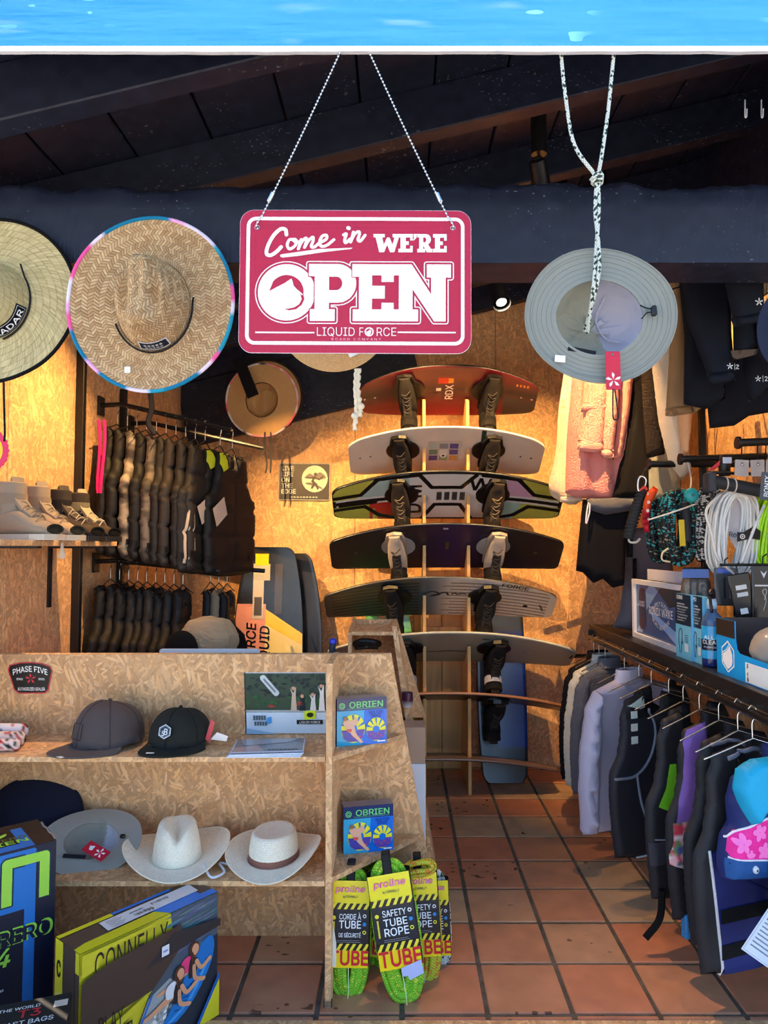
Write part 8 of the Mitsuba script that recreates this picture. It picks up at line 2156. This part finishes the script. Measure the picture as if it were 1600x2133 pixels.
def rope_pack(c, tilt, label, mat, title, seed, sc=1.0, lean_=0.12, yaw=0.0, sticker=False, glare=False):
    Q0 = M(c, (math.cos(yaw), math.sin(yaw), 0), (0, lean_, 1)) @ rot(tilt, (0, 0, 1)) @ np.diag([sc, sc, sc, 1])
    t = thing('rope_pack', label, 'rope')
    L = []
    g = np.random.default_rng(seed)
    a = np.linspace(0, 2 * math.pi, 45)
    for k in range(10):
        ww, hh_ = 0.016 + 0.0052 * (k % 6) * 1.55, 0.145 + 0.0060 * (k % 6)
        z = -0.02 + 0.014 * (k // 6) + g.uniform(-0.003, 0.003)
        x = ww * np.sign(np.cos(a)) * np.abs(np.cos(a)) ** 0.6
        y = hh_ * np.sign(np.sin(a)) * np.abs(np.sin(a)) ** 0.9
        q = np.column_stack([x, y, z + 0.004 * np.sin(2 * a + k)])
        L.append(q @ Q0[:3, :3].T + Q0[:3, 3])
    m, uv = ropes(L, 0.0082 * sc, 8, 0.010)
    part(t, 'coil', m, mat, uv=uv)
    w, y0, y1 = 0.060, -0.085, 0.150
    sl = loft([np.column_stack([w * np.sign(np.cos(b)) * np.abs(np.cos(b)) ** 0.35, np.full(28, y), -0.012 + 0.026 * np.sign(np.sin(b)) * np.abs(np.sin(b)) ** 0.5]) for b in [np.arange(28) / 28 * 2 * math.pi] for y in (y0, y1)], caps=False)
    part(t, 'sleeve', [(X(sl, Q0), BLK2)], 'mat_gloss', smooth=30)
    p = Print()
    fw_ = 0.0565
    p.rect(-fw_, y0, fw_, y1, BLK2).rect(-fw_, 0.088, fw_, y1, C(236, 220, 26), up=False).rect(-fw_, y0, fw_, -0.03, C(238, 214, 24), up=False)
    for yb in (0.072, -0.038):
        p.rect(-fw_, yb, fw_, yb + 0.018, C(24, 24, 28))
        for k in range(6):
            x = -fw_ + 0.0192 * k
            p.add(Polygon([(x, yb), (x + 0.0095, yb), (x + 0.0205, yb + 0.018), (x + 0.011, yb + 0.018)]).intersection(sbox(-fw_, yb, fw_, yb + 0.018)), C(236, 220, 60), up=False)
        p.k += 1
    p.text('proline', 0.0, 0.120, 0.0165, C(196, 40, 120), w=0.085, up=False, shear=0.15).text('proline', 0.0, 0.1205, 0.0150, C(230, 150, 190), w=0.083, shear=0.15).text('by CONNELLY', 0.002, 0.104, 0.006, C(80, 80, 60), w=0.045)
    for k, (s, h_, w_) in enumerate(title):
        p.text(s, 0.002, 0.046 - 0.024 * k, h_, C(226, 232, 240), w=w_, up=False)
    for k, cc in enumerate((C(226, 226, 230), C(40, 130, 200), C(226, 220, 60))):
        p.disc(0.044, 0.055 - 0.022 * k, 0.0055, cc, ri=0.0025 if k != 1 else 0, up=False)
    p.disc(-0.045, 0.05, 0.0055, C(226, 214, 50), up=False).rect(-0.0475, -0.004, -0.0425, 0.04, C(206, 196, 60), up=False)
    for k in range(2):
        p.rect(-0.035, -0.0115 - 0.0045 * k, 0.030 + 0.004 * (k % 3), -0.0103 - 0.0045 * k, C(150, 154, 164), up=False)
    p.text('TUBE', 0.002, -0.076, 0.037, C(206, 34, 56), w=0.112)
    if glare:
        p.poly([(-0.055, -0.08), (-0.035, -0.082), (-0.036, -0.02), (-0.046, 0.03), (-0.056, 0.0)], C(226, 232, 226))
    if sticker:
        p.poly([(0.0, -0.083), (0.055, -0.07), (0.057, -0.104), (0.018, -0.115), (0.014, -0.104), (0.0, -0.104)], C(176, 186, 230))
    part(t, 'print', p.on(Q0 @ mv(0, 0, 0.0135)), 'mat_gloss', label='yellow and black print reading ' + ' '.join(s for s, *_ in title) + ', TUBE')
    part(t, 'hang_tab', [(X(bx(-0.012, 0.12, -0.03, 0.012, 0.20, 0.012, 0.003), Q0), C(24, 24, 28))], 'mat_matte', label='black hanging tab')
    part(t, 'tie', [(X(tube(spline([(0.0, -0.085, 0.012), (0.002, -0.14, 0.014), (0.0, -0.178, 0.006)], 6), 0.0016, 5), Q0), C(200, 226, 170))], 'mat_satin')
    return t, Q0


FR = (('CORDE À', 0.0145, 0.064), ('TUBE', 0.0205, 0.064), ('DE SÉCURITÉ', 0.0110, 0.064))
EN_ = (('SAFETY', 0.0160, 0.064), ('TUBE', 0.0180, 0.064), ('ROPE', 0.0190, 0.066))
c = at(728, 1945, 2.31); rope_pack(c, -1, 'neon green tow rope in yellow and black sleeve reading CORDE À TUBE', 'mat_rope_neon', FR, 1, 1.08, glare=True)
c = at(826, 1940, 2.27); rope_pack(c, 9, 'neon green tow rope reading SAFETY TUBE ROPE, tilted in front', 'mat_rope_neon', EN_, 2, 1.16, sticker=True)
c = at(876, 1925, 2.39); t, Q = rope_pack(c, 3, 'yellow and orange tow rope pack partly behind the tilted one', 'mat_rope_orange', EN_, 3, 1.08)
m, uv = ropes([spline([at(800, 1830, 2.40), at(830, 1808, 2.38), at(880, 1796, 2.37), at(900, 1800, 2.37), at(894, 1812, 2.37), at(860, 1816, 2.37), at(815, 1836, 2.38)], 8), spline([at(806, 1826, 2.40), at(850, 1802, 2.39), at(892, 1792, 2.39), at(906, 1802, 2.385), at(896, 1818, 2.38), at(850, 1826, 2.38)], 8)], 0.0075, 8, 0.01)
part(t, 'top_loops', m, 'mat_rope_orange', uv=uv)
c = at(902, 1930, 2.48); rope_pack(c, 2, 'white rope pack at the back right of the tow ropes', 'mat_cord', EN_, 4, 1.0)
c = at(775, 1925, 2.47); rope_pack(c, -6, 'neon green tow rope pack standing at the back under the corner shelf', 'mat_rope_neon', FR, 5, 1.1)
